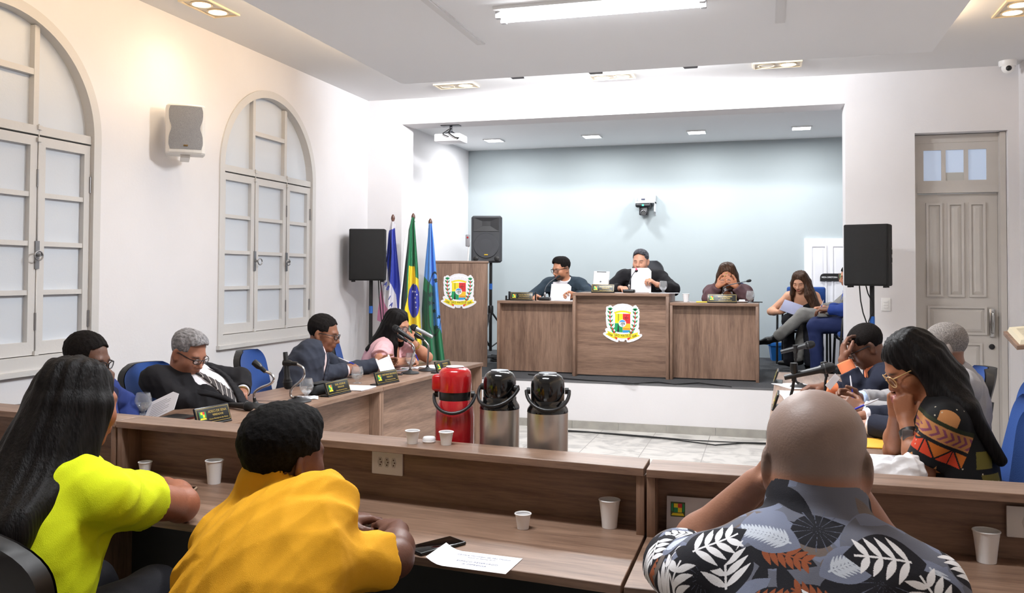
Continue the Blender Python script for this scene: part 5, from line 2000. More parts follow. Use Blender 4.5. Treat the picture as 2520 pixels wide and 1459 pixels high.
def surfnet(F, lo, h):
    S = F < 0
    nx, ny, nz = F.shape
    c = np.zeros((nx - 1, ny - 1, nz - 1), np.int8)
    for dx in (0, 1):
        for dy in (0, 1):
            for dz in (0, 1):
                c += S[dx:nx - 1 + dx, dy:ny - 1 + dy, dz:nz - 1 + dz]
    act = (c > 0) & (c < 8)
    idx = np.argwhere(act)
    offs = [(dx, dy, dz) for dx in (0, 1) for dy in (0, 1) for dz in (0, 1)]
    V = np.stack([F[idx[:, 0] + o[0], idx[:, 1] + o[1], idx[:, 2] + o[2]] for o in offs], 1)
    acc = np.zeros((len(idx), 3))
    cnt = np.zeros(len(idx))
    O = np.array(offs, float)
    for i in range(8):
        for j in range(i + 1, 8):
            if np.abs(O[i] - O[j]).sum() != 1:
                continue
            a, b = V[:, i], V[:, j]
            m = (a < 0) != (b < 0)
            t = np.where(m, a / np.where(m, a - b, 1), 0)
            acc += np.where(m[:, None], O[i] + t[:, None] * (O[j] - O[i]), 0)
            cnt += m
    verts = lo + h * (idx + acc / np.maximum(cnt, 1)[:, None])
    vid = np.full(act.shape, -1, np.int32)
    vid[act] = np.arange(len(idx))
    quads = []
    for d in range(3):
        sl0 = [slice(None)] * 3
        sl1 = [slice(None)] * 3
        sl0[d] = slice(0, -1)
        sl1[d] = slice(1, None)
        A, Bq = S[tuple(sl0)], S[tuple(sl1)]
        e = np.argwhere(A != Bq)
        d1, d2 = (d + 1) % 3, (d + 2) % 3
        ok = (e[:, d1] > 0) & (e[:, d2] > 0) & (e[:, d1] < F.shape[d1] - 1) & (e[:, d2] < F.shape[d2] - 1)
        e = e[ok]
        q = []
        for o1, o2 in ((-1, -1), (0, -1), (0, 0), (-1, 0)):
            p = e.copy()
            p[:, d1] += o1
            p[:, d2] += o2
            q.append(vid[p[:, 0], p[:, 1], p[:, 2]])
        q = np.stack(q, 1)
        flip = ~A[e[:, 0], e[:, 1], e[:, 2]]
        q[flip] = q[flip][:, ::-1]
        quads.append(q)
    return verts, np.concatenate(quads)


def fast_mesh(name, V, Q, cols=None):
    me = bpy.data.meshes.new(name)
    me.vertices.add(len(V))
    me.vertices.foreach_set('co', np.ascontiguousarray(V, F4).ravel())
    k = Q.shape[1]
    me.loops.add(len(Q) * k)
    me.loops.foreach_set('vertex_index', np.ascontiguousarray(Q, np.int32).ravel())
    me.polygons.add(len(Q))
    me.polygons.foreach_set('loop_start', np.arange(0, len(Q) * k, k, dtype=np.int32))
    me.polygons.foreach_set('use_smooth', np.ones(len(Q), bool))
    me.update(calc_edges=True)
    if cols is not None:
        a = me.color_attributes.new('Col', 'FLOAT_COLOR', 'POINT')
        c = np.ones((len(V), 4), F4)
        c[:, :3] = cols
        a.data.foreach_set('color', c.ravel())
    return me


def subdiv_mask(V, Q, mask, n=3):
    """split the masked quads into n x n, keep the others"""
    keep = Q[~mask]
    A, Bq, C, D = (V[Q[mask][:, i]] for i in range(4))
    vs = []
    for i in range(n + 1):
        for j in range(n + 1):
            u, v = i / n, j / n
            vs.append(A * (1 - u) * (1 - v) + Bq * u * (1 - v) + C * u * v + D * (1 - u) * v)
    m = len(A)
    vs = np.stack(vs, 1).reshape(-1, 3)
    base = len(V) + np.arange(m) * (n + 1) ** 2
    q = []
    for i in range(n):
        for j in range(n):
            a = i * (n + 1) + j
            q.append(np.stack([base + a, base + a + n + 1, base + a + n + 2, base + a + 1], 1))
    return np.concatenate([V, vs]), np.concatenate([keep] + q)


# ================================================================ people
def rotm(yaw=0, nod=0, tilt=0):
    """columns right, forward, up; yaw turns left, nod looks down, tilt leans to the right shoulder"""
    cy, sy = math.cos(yaw), math.sin(yaw)
    cn, sn = math.cos(-nod), math.sin(-nod)
    ct, st = math.cos(tilt), math.sin(tilt)
    Rz = np.array([[cy, -sy, 0], [sy, cy, 0], [0, 0, 1]])
    Rx = np.array([[1, 0, 0], [0, cn, -sn], [0, sn, cn]])
    Ry = np.array([[ct, 0, st], [0, 1, 0], [-st, 0, ct]])
    return Rz @ Rx @ Ry


rad = math.radians


class Person:
    """seated figure. hip: world point under the pelvis on the seat; head: world point between the eyes' level centre of the skull"""

    def __init__(s, label, hip, head, yaw, hyaw=None, nod=0, tilt=0, skin=(150, 100, 75), w=1.0, belly=0.0, sc=1.0, female=False, h=.005, neck=.0, lip=None, shz=.03, nr=None, ar=1.0):
        s.sc, s.w, s.belly, s.female, s.h = sc, w, belly, female, h
        s.hip = np.asarray(hip, float)
        s.yaw = rad(yaw)
        s.Rw = rotm(s.yaw)
        s.root = thing('person', label, 'person', tuple(s.hip), s.yaw)
        s.skin = skin
        s.head = s.L(head) - V3(0, 0, .02)
        s.nr = nr
        s.ar = ar
        s.HR = rotm(rad((hyaw if hyaw is not None else yaw)) - s.yaw, rad(nod), rad(tilt))
        s.lip = lip or tuple(int(c * .82) if i else int(c * .95) for i, c in enumerate(skin))
        # neck base from the head
        up = s.HR[:, 2] * .45 + V3(0, 0, .55)
        s.skull = s.head + s.HR @ V3(0, -.025, -.075) * sc
        s.nb = s.head - nrm(up) * (.165 + neck) * sc - V3(0, .048, 0) * sc
        s.P0 = V3(0, 0, .09 * sc)
        L = np.linalg.norm(s.nb - s.P0)
        s.P1 = s.P0 + V3(0, -.02, .30) * (L / .52) * .9
        X = V3(1, 0, 0)
        s.sh = {}
        T = s.tan(.88)
        c = s.spine(.88)
        f = nrm(np.cross(T, X))
        for sd in (-1, 1):
            s.sh[sd] = c + V3(sd * .175 * w * sc, 0, 0) + T * shz + f * .005
        s.arms = {}
        s.hands = {}

    def L(s, p):
        return s.Rw.T @ (np.asarray(p, float) - s.hip)

    def LD(s, d):
        return s.Rw.T @ np.asarray(d, float)

    def Wd(s, p):
        return s.Rw @ np.asarray(p) + s.hip

    def spine(s, t):
        return s.P0 * (1 - t) ** 2 + s.P1 * 2 * t * (1 - t) + s.nb * t * t

    def tan(s, t):
        return nrm((s.P1 - s.P0) * (1 - t) + (s.nb - s.P1) * t)

    def frame(s, t):
        T = s.tan(t)
        X = V3(1, 0, 0)
        f = nrm(np.cross(T, X))
        return np.stack([X, f, T], 1)

    # ---- limbs
    def arm(s, sd, wrist, pole, hdir=None, palm=None, curl=.5, local=False, thumb=.5, spread=.06, shrug=0.0, elbow=None):
        """sd 1 right, -1 left; wrist in world; pole: world direction the elbow points to"""
        W_ = np.asarray(wrist) if local else s.L(wrist)
        S = s.sh[sd] + V3(0, 0, shrug)
        s.sh[sd] = S
        a, b = .285 * s.sc, .25 * s.sc
        if elbow is not None:
            E = s.L(elbow)
        else:
            d = W_ - S
            D = np.linalg.norm(d)
            if D > (a + b) * .985:
                kk = D / (a + b) / .985
                a, b = a * kk, b * kk
            x = (a * a - b * b + D * D) / (2 * D)
            hgt = math.sqrt(max(a * a - x * x, 1e-6))
            pl = s.LD(pole)
            u = nrm(d)
            pl = nrm(pl - u * (pl @ u))
            E = S + u * x + pl * hgt
        s.arms[sd] = (S, E, W_)
        if hdir is None:
            hd = nrm(W_ - E)
        else:
            hd = nrm(s.LD(hdir))
        pn = s.LD(palm if palm is not None else (0, 0, -1))
        pn = nrm(pn - hd * (pn @ hd))
        s.hands[sd] = (W_, hd, pn, curl, thumb, spread)

    def torso(s, F, off=0.0, lo=0.0, hi=1.0, k=.06):
        w, sc = s.w, s.sc
        A = lambda t, rx, ry, rz, fy=0: F.ell(s.spine(t) + s.frame(t)[:, 1] * fy * sc, (rx * sc + off, ry * sc + off, rz * sc + off), s.frame(t), k=k)
        fm = s.female
        A(.0, .17 * (w + .06 * fm), .135, .13, 0)
        A(.28, (.145 if not fm else .135) * w + s.belly * .5, .112 + s.belly * .55, .16, .015 + s.belly * .4)
        A(.52, .158 * w + s.belly * .2, .118 + s.belly * .3, .16, .01 + s.belly * .2)
        A(.74, .165 * w, .115, .15, .005)
        A(.86, .152 * w, .085, .085, -.005)
        if fm:
            for sd in (-1, 1):
                f = s.frame(.66)
                F.ell(s.spine(.66) + f @ V3(sd * .075, .095, 0) * sc, np.array([.068, .06, .07]) * sc + off, f, k=.04)
        for sd in (-1, 1):
            F.rcone(s.spine(.9) + s.frame(.9) @ V3(sd * .06, -.01, .0) * sc, s.sh[sd] + s.frame(.9) @ V3(0, 0, -.005), .062 * sc + off, .055 * sc + off, k=.04)
            F.rcone(s.nb + s.frame(.95) @ V3(sd * .03, -.008, .0) * sc, s.sh[sd] * .55 + s.nb * .45 + V3(0, 0, .012), .048 * sc + off, .045 * sc + off, k=.05)

    def sleeve(s, F, sd, off, end=1.0, flare=0.0, k=.03, start=0.0):
        """end 0..1 upper arm, 1..2 forearm"""
        S, E, W_ = s.arms[sd]
        r0, r1, r2 = .056 * s.sc * s.ar, .044 * s.sc * s.ar, .030 * s.sc * (s.ar * .5 + .5)
        if s.female:
            r0, r1, r2 = r0 * .92, r1 * .9, r2 * .9
        t = min(end, 1)
        F.rcone(S, S + (E - S) * t, r0 + off, r0 + (r1 - r0) * t + off + (flare if end <= 1 else 0), k=k, flat=int(off > 0 and end <= 1))
        if end > 1:
            t2 = min(end - 1, 1)
            mid = E + (W_ - E) * min(.35, t2)
            F.rcone(E, mid, r1 + off, r1 * 1.02 + off, k=k)
            if t2 > .35:
                F.rcone(mid, E + (W_ - E) * t2, r1 * 1.02 + off, r1 + (r2 - r1) * t2 + off + flare, k=k, flat=int(off > 0))

    def hand(s, F, sd):
        W_, d, n, curl, thumb, spread = s.hands[sd]
        hs = s.sc * (.93 if s.female else 1.0)
        t = np.cross(d, n) * sd
        offs = (.028, .0095, -.0095, -.0275)
        kn = (.088, .092, .088, .078)
        lens = ((.042, .026, .021), (.046, .029, .022), (.043, .027, .021), (.034, .021, .019))
        for i in range(4):
            K = W_ + (d * kn[i] + t * offs[i]) * hs
            F.rcone(W_ + (d * .004 + t * offs[i] * .55) * hs, K, .0165 * hs, .0115 * hs, k=.012 if i else .014)
        F.ell(W_ + (d * .05 + n * .005) * hs, np.array([.036, .046, .0165]) * hs, np.stack([t, d, n], 1), k=.012)
        c = curl if isinstance(curl, (list, tuple)) else (curl,) * 4
        for i in range(4):
            K = W_ + (d * kn[i] + t * offs[i]) * hs
            a = 0.0
            p = K
            dd = nrm(d + t * spread * (1.5 - i) * 1.1)
            rr = (.0098, .0102, .0096, .0086)[i]
            for j, l in enumerate(lens[i]):
                a += c[i] * (.9, 1.1, .7)[j]
                q = p + (dd * math.cos(a) + n * math.sin(a)) * l * hs
                F.rcone(p, q, rr * hs * (1 - .09 * j), rr * hs * (1 - .09 * (j + 1)), k=.0035 if j else .006)
                p = q
        b = W_ + (d * .022 + t * .024 + n * .008) * hs
        td = nrm(d * .6 + t * .75 + n * .35 * (thumb + .3))
        p1 = b + td * .042 * hs
        td2 = nrm(d * .85 + t * (.55 - thumb * .7) + n * .5 * thumb)
        p2 = p1 + td2 * .034 * hs
        p3 = p2 + nrm(td2 + d * .15 - t * .25 * thumb) * .026 * hs
        F.rcone(b, p1, .0165 * hs, .0125 * hs, k=.012)
        F.rcone(p1, p2, .0122 * hs, .0108 * hs, k=.004)
        F.rcone(p2, p3, .0108 * hs, .0088 * hs, k=.004)

    def hp(s, *p):
        return s.head + s.HR @ (np.array(p, float) * s.sc)

    def headsdf(s, F, jaw=1.0, face=True, fat=0.0):
        sc, R = s.sc, s.HR
        e = lambda c, r, k=.03, op='u': F.ell(s.hp(*c), np.array(r) * sc, R, k=k, op=op)
        c_ = lambda a, b, ra, rb, k=.015, op='u': F.rcone(s.hp(*a), s.hp(*b), ra * sc, rb * sc, k=k, op=op)
        e((0, -.015, .032), (.0765, .098, .087))
        e((0, -.03, .045), (.0765, .078, .066), .03)
        e((0, .03, -.02), (.064 + fat, .062, .085), .03)
        e((0, .033, -.068), (.054 * jaw + fat, .052, .05), .03)
        e((0, .072, -.1), (.024, .02, .02), .025)
        c_((-.03, .078, .014), (.03, .078, .014), .017, .017, .02)
        for sd in (-1, 1):
            e((sd * .043, .06, -.032), (.027, .026, .028), .025)
            e((sd * .033, .1, -.004), (.017, .012, .011), .014, 's')
            e((sd * .032, .0775, -.004), (.0145, .0145, .0125), .006)
            F.ell(s.hp(sd * .0815, -.016, -.012), np.array([.0085, .021, .034]) * sc, R @ rotm(sd * .45), k=.006)
            F.ell(s.hp(sd * .086, -.004, -.010), np.array([.006, .012, .02]) * sc, R @ rotm(sd * .45), k=.006, op='s')
            c_((sd * .075, -.012, -.045), (sd * .07, -.006, -.04), .009, .008, .01)
            e((sd * .0125, .098, -.043), (.010, .012, .009), .008)
        c_((0, .09, .004), (0, .114, -.036), .0085, .0125, .012)
        e((0, .09, -.066), (.026, .014, .016), .018)
        e((0, .1, -.0655), (.0225, .0085, .0055), .005)
        e((0, .099, -.0765), (.02, .0085, .006), .005)
        c_((-.022, .108, -.0705), (.022, .108, -.0705), .0022, .0022, .004, 's')
        nr = s.nr or ((.06 if not s.female else .049) * sc + fat * .6)
        F.rcone(s.skull + R @ V3(0, 0, .02), s.nb - s.frame(.95)[:, 2] * .02, nr, nr * 1.1, k=.03)
        if not s.female:
            c_((0, .012, -.11), (0, .0, -.15), .022, .02, .03)

    def face_cols(s, V, cols, brow=None, stubble=None, stub=0.0, scalp=None, closed=True, lipc=None, scal_a=.7, eye=True):
        Q = (V - s.head) @ s.HR / s.sc
        x, y, z = Q[:, 0], Q[:, 1], Q[:, 2]

        def mixc(m, c):
            m = np.clip(m, 0, 1)[:, None]
            cols[:] = cols * (1 - m) + C3(c) * m
        near = (np.abs(x) < .1) & (np.abs(y) < .16) & (z > -.14) & (z < .15)
        if stubble:
            b = np.clip(1 - np.maximum(0, np.sqrt((x / .062) ** 2 + ((y - .05) / .075) ** 2 + ((z + .085) / .052) ** 2) - .8) * 4, 0, 1) * (y > .0)
            mouth = np.exp(-((x / .026) ** 2 + ((z + .071) / .012) ** 2)) * (y > .08)
            mixc(b * stub * near * (1 - mouth), stubble)
        if lipc is None:
            lipc = s.lip
        m = np.exp(-((x / .023) ** 4 + ((z + .071) / .0105) ** 4)) * (y > .085)
        mixc(m * .75, lipc)
        m = np.exp(-((x / .021) ** 4 + ((z + .0705) / .0028) ** 2)) * (y > .085)
        mixc(m * .6, tuple(int(c * .45) for c in s.skin))
        if brow:
            bx = np.abs(np.abs(x) - .034)
            zc = .0185 - .0045 * ((np.abs(x) - .03) / .02) ** 2
            mixc(np.exp(-((bx / .019) ** 6 + ((z - zc) / .0052) ** 4)) * (y > .05) * .85, brow)
        if eye:
            ex = np.abs(np.abs(x) - .032)
            zl = (-.0085 if closed else -.004) + .004 * (ex / .015) ** 2 * (1 if closed else -.5)
            if not closed:
                mixc(np.exp(-((ex / .0135) ** 4 + ((z + .0045) / .005) ** 4)) * (y > .06) * .9, (225, 220, 214))
                mixc(np.exp(-((ex / .0058) ** 4 + ((z + .0045) / .0056) ** 4)) * (y > .06), (40, 26, 20))
                mixc(np.exp(-((ex / .0145) ** 6 + ((z - .0015) / .0026) ** 2)) * (y > .06) * .85, (30, 20, 18))
            else:
                mixc(np.exp(-((ex / .0145) ** 6 + ((z - zl) / .0027) ** 2)) * (y > .06) * .9, (34, 22, 20))
        if scalp:
            e = np.clip((-.062 + .5 * np.maximum(y - .0, 0) * 0 - z) * -60, 0, 1)
            hl = np.clip((.052 - y + (z - .055) * .55) * 45, 0, 1) * np.clip((z + .055 + np.maximum(y, -.02) * 1.2) * 60, 0, 1) * near
            mixc(hl * scal_a, scalp)
        return cols

    def body(s, brow=(30, 22, 18), h=None, **kw):
        F = Field()
        s.torso(F)
        fat = kw.pop('fat', 0.0)
        jaw = kw.pop('jaw', .86 if s.female else 1.0)
        s.headsdf(F, jaw=jaw, fat=fat)
        for sd in s.arms:
            s.sleeve(F, sd, 0, 2.0)
            s.hand(F, sd)
        V, Q = F.mesh(h or s.h)
        cols = np.tile(C3(s.skin), (len(V), 1))
        s.face_cols(V, cols, brow=brow, **kw)
        nails = kw.get('nails')
        me = fast_mesh('body', V, Q, cols)
        o = link('body', me, skin_mat(), s.root)
        return o

    def part(s, name, F, m, h=.007, noise=0, seed=0, nscale=26, zmin=None, parent=None, folds=None):
        if noise:
            rs = np.random.RandomState(seed)
            D = rs.normal(size=(7, 3)) * nscale
            D[:, 2] *= .6
            ph = rs.uniform(0, 6.28, 7)

            def fn(P):
                r = np.zeros(P.shape[:-1], F4)
                w = (P @ (D[0] * .35).astype(F4))
                for i in range(7):
                    r += np.abs(np.sin(P @ D[i].astype(F4) + F4(ph[i]) + np.sin(w) * F4(1.3))) - F4(.64)
                return r * F4(noise / 2.2)
            us = [o for o in F.ops if o[0] == 'u']
            lo = np.min([o[2] for o in us], 0)
            hi = np.max([o[3] for o in us], 0)
            ops = F.ops
            ui = max(i for i, o in enumerate(ops) if o[0] == 'u')
            F.ops = ops[:ui + 1] + [('d', fn, lo, hi, .01)] + ops[ui + 1:]
        V, Q = F.mesh(h, zmin)
        me = fast_mesh(name, V, Q)
        return link(name, me, m, parent or s.root)

    # ---- clothing
    def vcut(s, F, zb=.45, wtop=.075, up=.3):
        """open the front in a V; zb spine position of the lowest point"""
        f = s.frame(.7)
        c = s.spine(zb)

        def fn(P):
            q = (P - c.astype(F4)) @ f.astype(F4)
            wd = np.clip(q[..., 2] * F4(wtop / .22), 0, wtop)
            return np.maximum(np.maximum((np.abs(q[..., 0]) - wd) * F4(.9), -q[..., 2]), F4(.02) - q[..., 1])
        F.fun(fn, c - .4, c + .5, .004)

    def shirt(s, m, off=.010, sleeve=0, flare=.004, collar=True, h=.006, noise=.0, neck=None, seed=1, name='shirt', cuff=None, hem=None, soff=None, ch=.045, cr=.012):
        F = Field()
        s.torso(F, off)
        for sd in s.arms:
            if sleeve:
                s.sleeve(F, sd, off if soff is None else soff, sleeve, flare)
        if collar:
            ax = nrm(s.skull - s.nb)
            R = (s.nr or .058 * s.sc) + cr
            f = s.frame(.95)
            F.rcone(s.nb - ax * .0 + f[:, 1] * .01, s.nb + ax * ch + f[:, 1] * .016, R + .006, R, k=.012)
            F.ell(s.nb + ax * (ch + .055) + f[:, 1] * .03, (R * .96, R * 1.05, .055), np.stack([f[:, 0], nrm(np.cross(ax, f[:, 0])), ax], 1), k=.004, op='s')
        if neck is not None:
            F.ell(s.spine(1.0) + s.frame(.9) @ V3(*neck[:3]), neck[3:], s.frame(.9), k=.008, op='s')
        if hem is not None:
            c = s.spine(hem)
            t = s.tan(hem)
            F.fun(lambda P: (P - c.astype(F4)) @ t.astype(F4), c - .5, c + .5, .004, 's')
        o = s.part(name, F, m, h, noise, seed)
        s.shF = F
        return o

    def jacket(s, m, off=.021, h=.0065, noise=.006, seed=2, zb=.42, wtop=.085, lapel=True, open_=True, name='jacket', end=1.93):
        F = Field()
        s.torso(F, off)
        ax = nrm(s.skull - s.nb)
        f = s.frame(.95)
        R = .058 * s.sc + .022
        F.rcone(s.nb - ax * .02 - f[:, 1] * .008, s.nb + ax * .022 - f[:, 1] * .012, R + .008, R, k=.02)
        F.ell(s.nb + ax * .095 + f[:, 1] * .028, (R * .96, R * 1.15, .07), np.stack([f[:, 0], nrm(np.cross(ax, f[:, 0])), ax], 1), k=.004, op='s')
        if open_:
            s.vcut(F, zb, wtop)
        for sd in s.arms:
            s.sleeve(F, sd, off * .82, end, .006, k=.025)
            F.ell(s.sh[sd] + V3(0, 0, .0), np.array([.062, .062, .06]) * s.sc + off * .9, k=.03)
        o = s.part(name, F, m, h, noise, seed)
        if lapel and open_:
            f7 = s.frame(.7)
            base = s.spine(zb)
            T_ = Field()
            s.torso(T_, off + .002)
            for sd in (-1, 1):
                L = Field()
                for e in (0, .011, .022, .033, .044):
                    pts = []
                    for u in np.linspace(0, 1, 10):
                        z_ = .02 + .29 * u
                        wd_ = e * min(1, .25 + 1.1 * u) * (1 if u < .9 else .8)
                        x_ = min(wtop / .22 * z_, wtop) + .006 + wd_
                        p = s.front(T_, base + f7 @ V3(sd * x_, 0, z_), f7[:, 1])
                        pts.append(p)
                    for a, b in zip(pts[:-1], pts[1:]):
                        L.rcone(a, b, .0065, .0065, k=.008)
                s.part('lapel', L, m, .0045, parent=o)
        return o

    def front(s, F, p, d, far=.4):
        """slide p along +d to the outer surface of F"""
        ts = np.linspace(far, -.1, 260)
        P = p[None, :] + ts[:, None] * d[None, :]
        v = F.at(P)
        i = np.argmax(v < 0)
        return P[i] if (v < 0).any() else p

    def tie(s, m, zb=.2, width=.032, knot=True):
        f = s.frame(.7)
        L = Field()
        pts = []
        t0 = s.spine(1.0) + s.frame(.95) @ V3(0, .03, -.01)
        t1 = s.spine(zb)
        for u in np.linspace(0, 1, 12):
            p = t0 * (1 - u) + t1 * u
            pts.append(s.front(s.shF, p, f[:, 1]) + f[:, 1] * .002)
        R_ = lambda a, b: np.stack([f[:, 0], nrm(np.cross(nrm(b - a), f[:, 0])), nrm(b - a)], 1)
        for i, (a, b) in enumerate(zip(pts[:-1], pts[1:])):
            L.box((a + b) / 2, (.014 + (width - .014) * min(1, i / 7), .005, np.linalg.norm(b - a) * .62), R_(a, b), .003, .004)
        if knot:
            L.ell(pts[0] + f[:, 1] * .004, (.02, .012, .018), f, k=.004)
        return s.part('tie', L, m, .004)

    def cuffs(s, m, t0=1.88, t1=1.985, off=.010):
        for sd in s.arms:
            F = Field()
            S, E, W_ = s.arms[sd]
            r = .030 * s.sc + off
            F.rcone(E + (W_ - E) * (t0 - 1), E + (W_ - E) * (t1 - 1), r + .004, r + .002, k=.004, flat=2)
            s.part('shirt_cuff', F, m, .0045)

    def trousers(s, m, knees=None, ankles=None, off=.012, h=.01, noise=.004, shoes=None, rk=.062):
        F = Field()
        sc = s.sc
        A = lambda t, rx, ry, rz: F.ell(s.spine(t), (rx * sc + off, ry * sc + off, rz * sc + off), s.frame(t), k=.05)
        A(.0, .172 * s.w, .137, .11)
        hipz = s.hip[2]
        s.legs = {}
        for sd in (-1, 1):
            Hj = V3(sd * .085 * sc, .03, .085 * sc)
            K = s.L(knees[sd]) if knees else V3(sd * .11, .44 * sc, .085)
            An = s.L(ankles[sd]) if ankles else V3(sd * .11, .42 * sc, .085 - hipz + (ZS if hipz > .7 else 0))
            F.rcone(Hj, K, .082 * sc + off, rk * sc + off, k=.04)
            F.rcone(K, An, (rk - .004) * sc + off, .043 * sc + off + .008, k=.03)
            s.legs[sd] = (K, An)
        o = s.part('trousers', F, m, h, noise, 5)
        return o

    def shoes(s, m, dirs=None):
        for sd in (-1, 1):
            K, An = s.legs[sd]
            d = nrm(s.LD(dirs[sd])) if dirs else V3(0, 1, 0)
            F = Field()
            a = An + V3(0, 0, -.0)
            shin = nrm(An - K)
            F.rcone(a - shin * .02, a + shin * .03, .042, .045, k=.02)
            F.rcone(a + shin * .045 - d * .035, a + shin * .06 + d * .08, .036, .036, k=.03)
            F.rcone(a + shin * .06 + d * .08, a + shin * .066 + d * .185, .037, .024, k=.03)
            s.part('shoe', F, m, .006)

    # ---- hair
    def hair_short(s, m, vol=.012, top=.0, hairline=.0, h=.0045, noise=.003, seed=3, side=1.0, name='hair', back=0.0):
        F = Field()
        R, sc = s.HR, s.sc
        F.ell(s.hp(0, -.016, .034), np.array([.0765 + vol * .75 * side, .098 + vol, .087 + vol]) * sc, R, k=.01)
        F.ell(s.hp(0, -.031, .047), np.array([.0765 + vol * .75 * side, .078 + vol, .066 + vol]) * sc, R, k=.02)
        if top:
            F.ell(s.hp(0, .03, .085), np.array([.06, .06, .035 + top]) * sc, R, k=.03)
        c = s.head

        def fn(P):
            q = (P - c.astype(F4)) @ R.astype(F4) / F4(sc)
            x, y, z = q[..., 0], q[..., 1], q[..., 2]
            ax = np.abs(x)
            # face window
            f1 = np.maximum(F4(.045) - y - F4(.25) * np.maximum(ax - .045, 0) + np.maximum(ax - F4(.055), 0) * .9, z - F4(.068 - hairline) + ax * F4(.32) - np.maximum(y - .06, 0) * .4)
            # round the ears and below
            f2 = np.maximum(np.sqrt((y - F4(.002)) ** 2 + (z + F4(.022)) ** 2) - F4(.036), F4(.05) - ax)
            # temples in front of the ear
            f3 = np.maximum(F4(.018) - y, z - F4(.02))
            # nape
            f4 = z + F4(.062 + back) - np.minimum(y, 0) * F4(.05)
            f5 = np.maximum(z + F4(.03), F4(-.035) - y)
            return np.minimum(np.minimum(np.minimum(f1, f2), np.minimum(f3, f5)), f4) * F4(sc)
        F.fun(fn, c - .2, c + .2, .006)
        return s.part(name, F, m, h, noise, seed, 90)

    def glasses(s, m, wd=.052, ht=.036, y=.112, drop=-.004, rr=.0022, lens=True, roundish=2.6):
        b = B()
        sc = s.sc
        for sd in (-1, 1):
            pts = []
            for k in range(25):
                a = 2 * PI * k / 24
                ca, sa = math.cos(a), math.sin(a)
                x = sd * .034 + wd / 2 * np.sign(ca) * abs(ca) ** (2 / roundish)
                z = drop + ht / 2 * np.sign(sa) * abs(sa) ** (2 / roundish)
                pts.append(s.hp(x, y - .012 * (abs(x) / .06) ** 2, z))
            b.tube(pts, rr * sc, 6, caps=False)
            b.tube([s.hp(sd * (.034 + wd / 2), y - .012, drop + ht * .28), s.hp(sd * .072, y - .03, drop + ht * .28), s.hp(sd * .082, .0, drop + .006), s.hp(sd * .080, -.02, drop - .008)], rr * 1.1 * sc, 6)
        b.tube([s.hp(-.009, y, drop + .006), s.hp(0, y + .003, drop + .009), s.hp(.009, y, drop + .006)], rr * sc, 6)
        o = b.build('glasses', m, s.root)
        if lens:
            l = B()
            for sd in (-1, 1):
                pts = [s.hp(sd * .034 + wd / 2 * .96 * math.cos(a), y - .006, drop + ht / 2 * .96 * math.sin(a)) for a in np.linspace(0, 2 * PI, 17)[:-1]]
                l.add(pts, [tuple(range(16))], 0, False)
            l.build('lens', MGL, o)
        return o


def skin_mat():
    if 'skin' in _M:
        return _M['skin']
    m = mat('skin', vcol=True, rough=.48, spec=.4, noise=(30, .07), bump=(240, .08))
    bs = m.node_tree.nodes['Principled BSDF']
    bs.inputs['Subsurface Weight'].default_value = 0.0
    return m


def hair_mat(name, rgb, rough=.6, scale=(160, 160, 12), amt=.5):
    if name in _M:
        return _M[name]
    m = mat(name, rgb, rough, spec=.13)
    nt = m.node_tree
    b = nt.nodes['Principled BSDF']
    tc = nt.nodes.new('ShaderNodeTexCoord')
    mp = nt.nodes.new('ShaderNodeMapping')
    mp.inputs['Scale'].default_value = scale
    n = nt.nodes.new('ShaderNodeTexNoise')
    n.inputs['Scale'].default_value = 1.0
    n.inputs['Detail'].default_value = 3
    nt.links.new(tc.outputs['Object'], mp.inputs[0])
    nt.links.new(mp.outputs[0], n.inputs['Vector'])
    bp = nt.nodes.new('ShaderNodeBump')
    bp.inputs['Strength'].default_value = .6
    bp.inputs['Distance'].default_value = .004
    nt.links.new(n.outputs[0], bp.inputs['Height'])
    nt.links.new(bp.outputs[0], b.inputs['Normal'])
    cr = nt.nodes.new('ShaderNodeMapRange')
    cr.inputs[1].default_value = .35
    cr.inputs[2].default_value = .65
    cr.inputs[3].default_value = 1 - amt
    cr.inputs[4].default_value = 1 + amt
    nt.links.new(n.outputs[0], cr.inputs[0])
    mx = nt.nodes.new('ShaderNodeVectorMath')
    mx.operation = 'SCALE'
    mx.inputs[0].default_value = lin(rgb)
    nt.links.new(cr.outputs[0], mx.inputs['Scale'])
    nt.links.new(mx.outputs[0], b.inputs['Base Color'])
    return m


def cloth(name, rgb, rough=.85, bump=(500, .2), **kw):
    return mat(name, rgb, rough, bump=bump, spec=.25, **kw)
# ================================================================ the people
BLACKH = hair_mat('black_hair', (15, 12, 12), .55)
DARKH = hair_mat('dark_cropped_hair', (20, 16, 15), .8, (200, 200, 200), .4)
CURLH = hair_mat('black_curly_hair', (13, 11, 11), .85, (130, 130, 130), .5)
GREYH = hair_mat('grey_hair', (130, 128, 130), .6, (150, 18, 80), .42)
SALTH = hair_mat('salt_and_pepper_hair', (72, 72, 78), .6, (150, 18, 80), .6)
BROWNH = hair_mat('brown_hair', (62, 42, 30), .42, (120, 120, 14), .55)
MGLS = mat('glasses_black', (20, 20, 24), .3)
WHITESH = cloth('white_shirt', (232, 230, 236))
NAVY = cloth('navy_suit', (30, 34, 50))
BLKSUIT = cloth('black_suit', (25, 24, 28))
DKTROU = cloth('dark_trousers', (26, 26, 32))


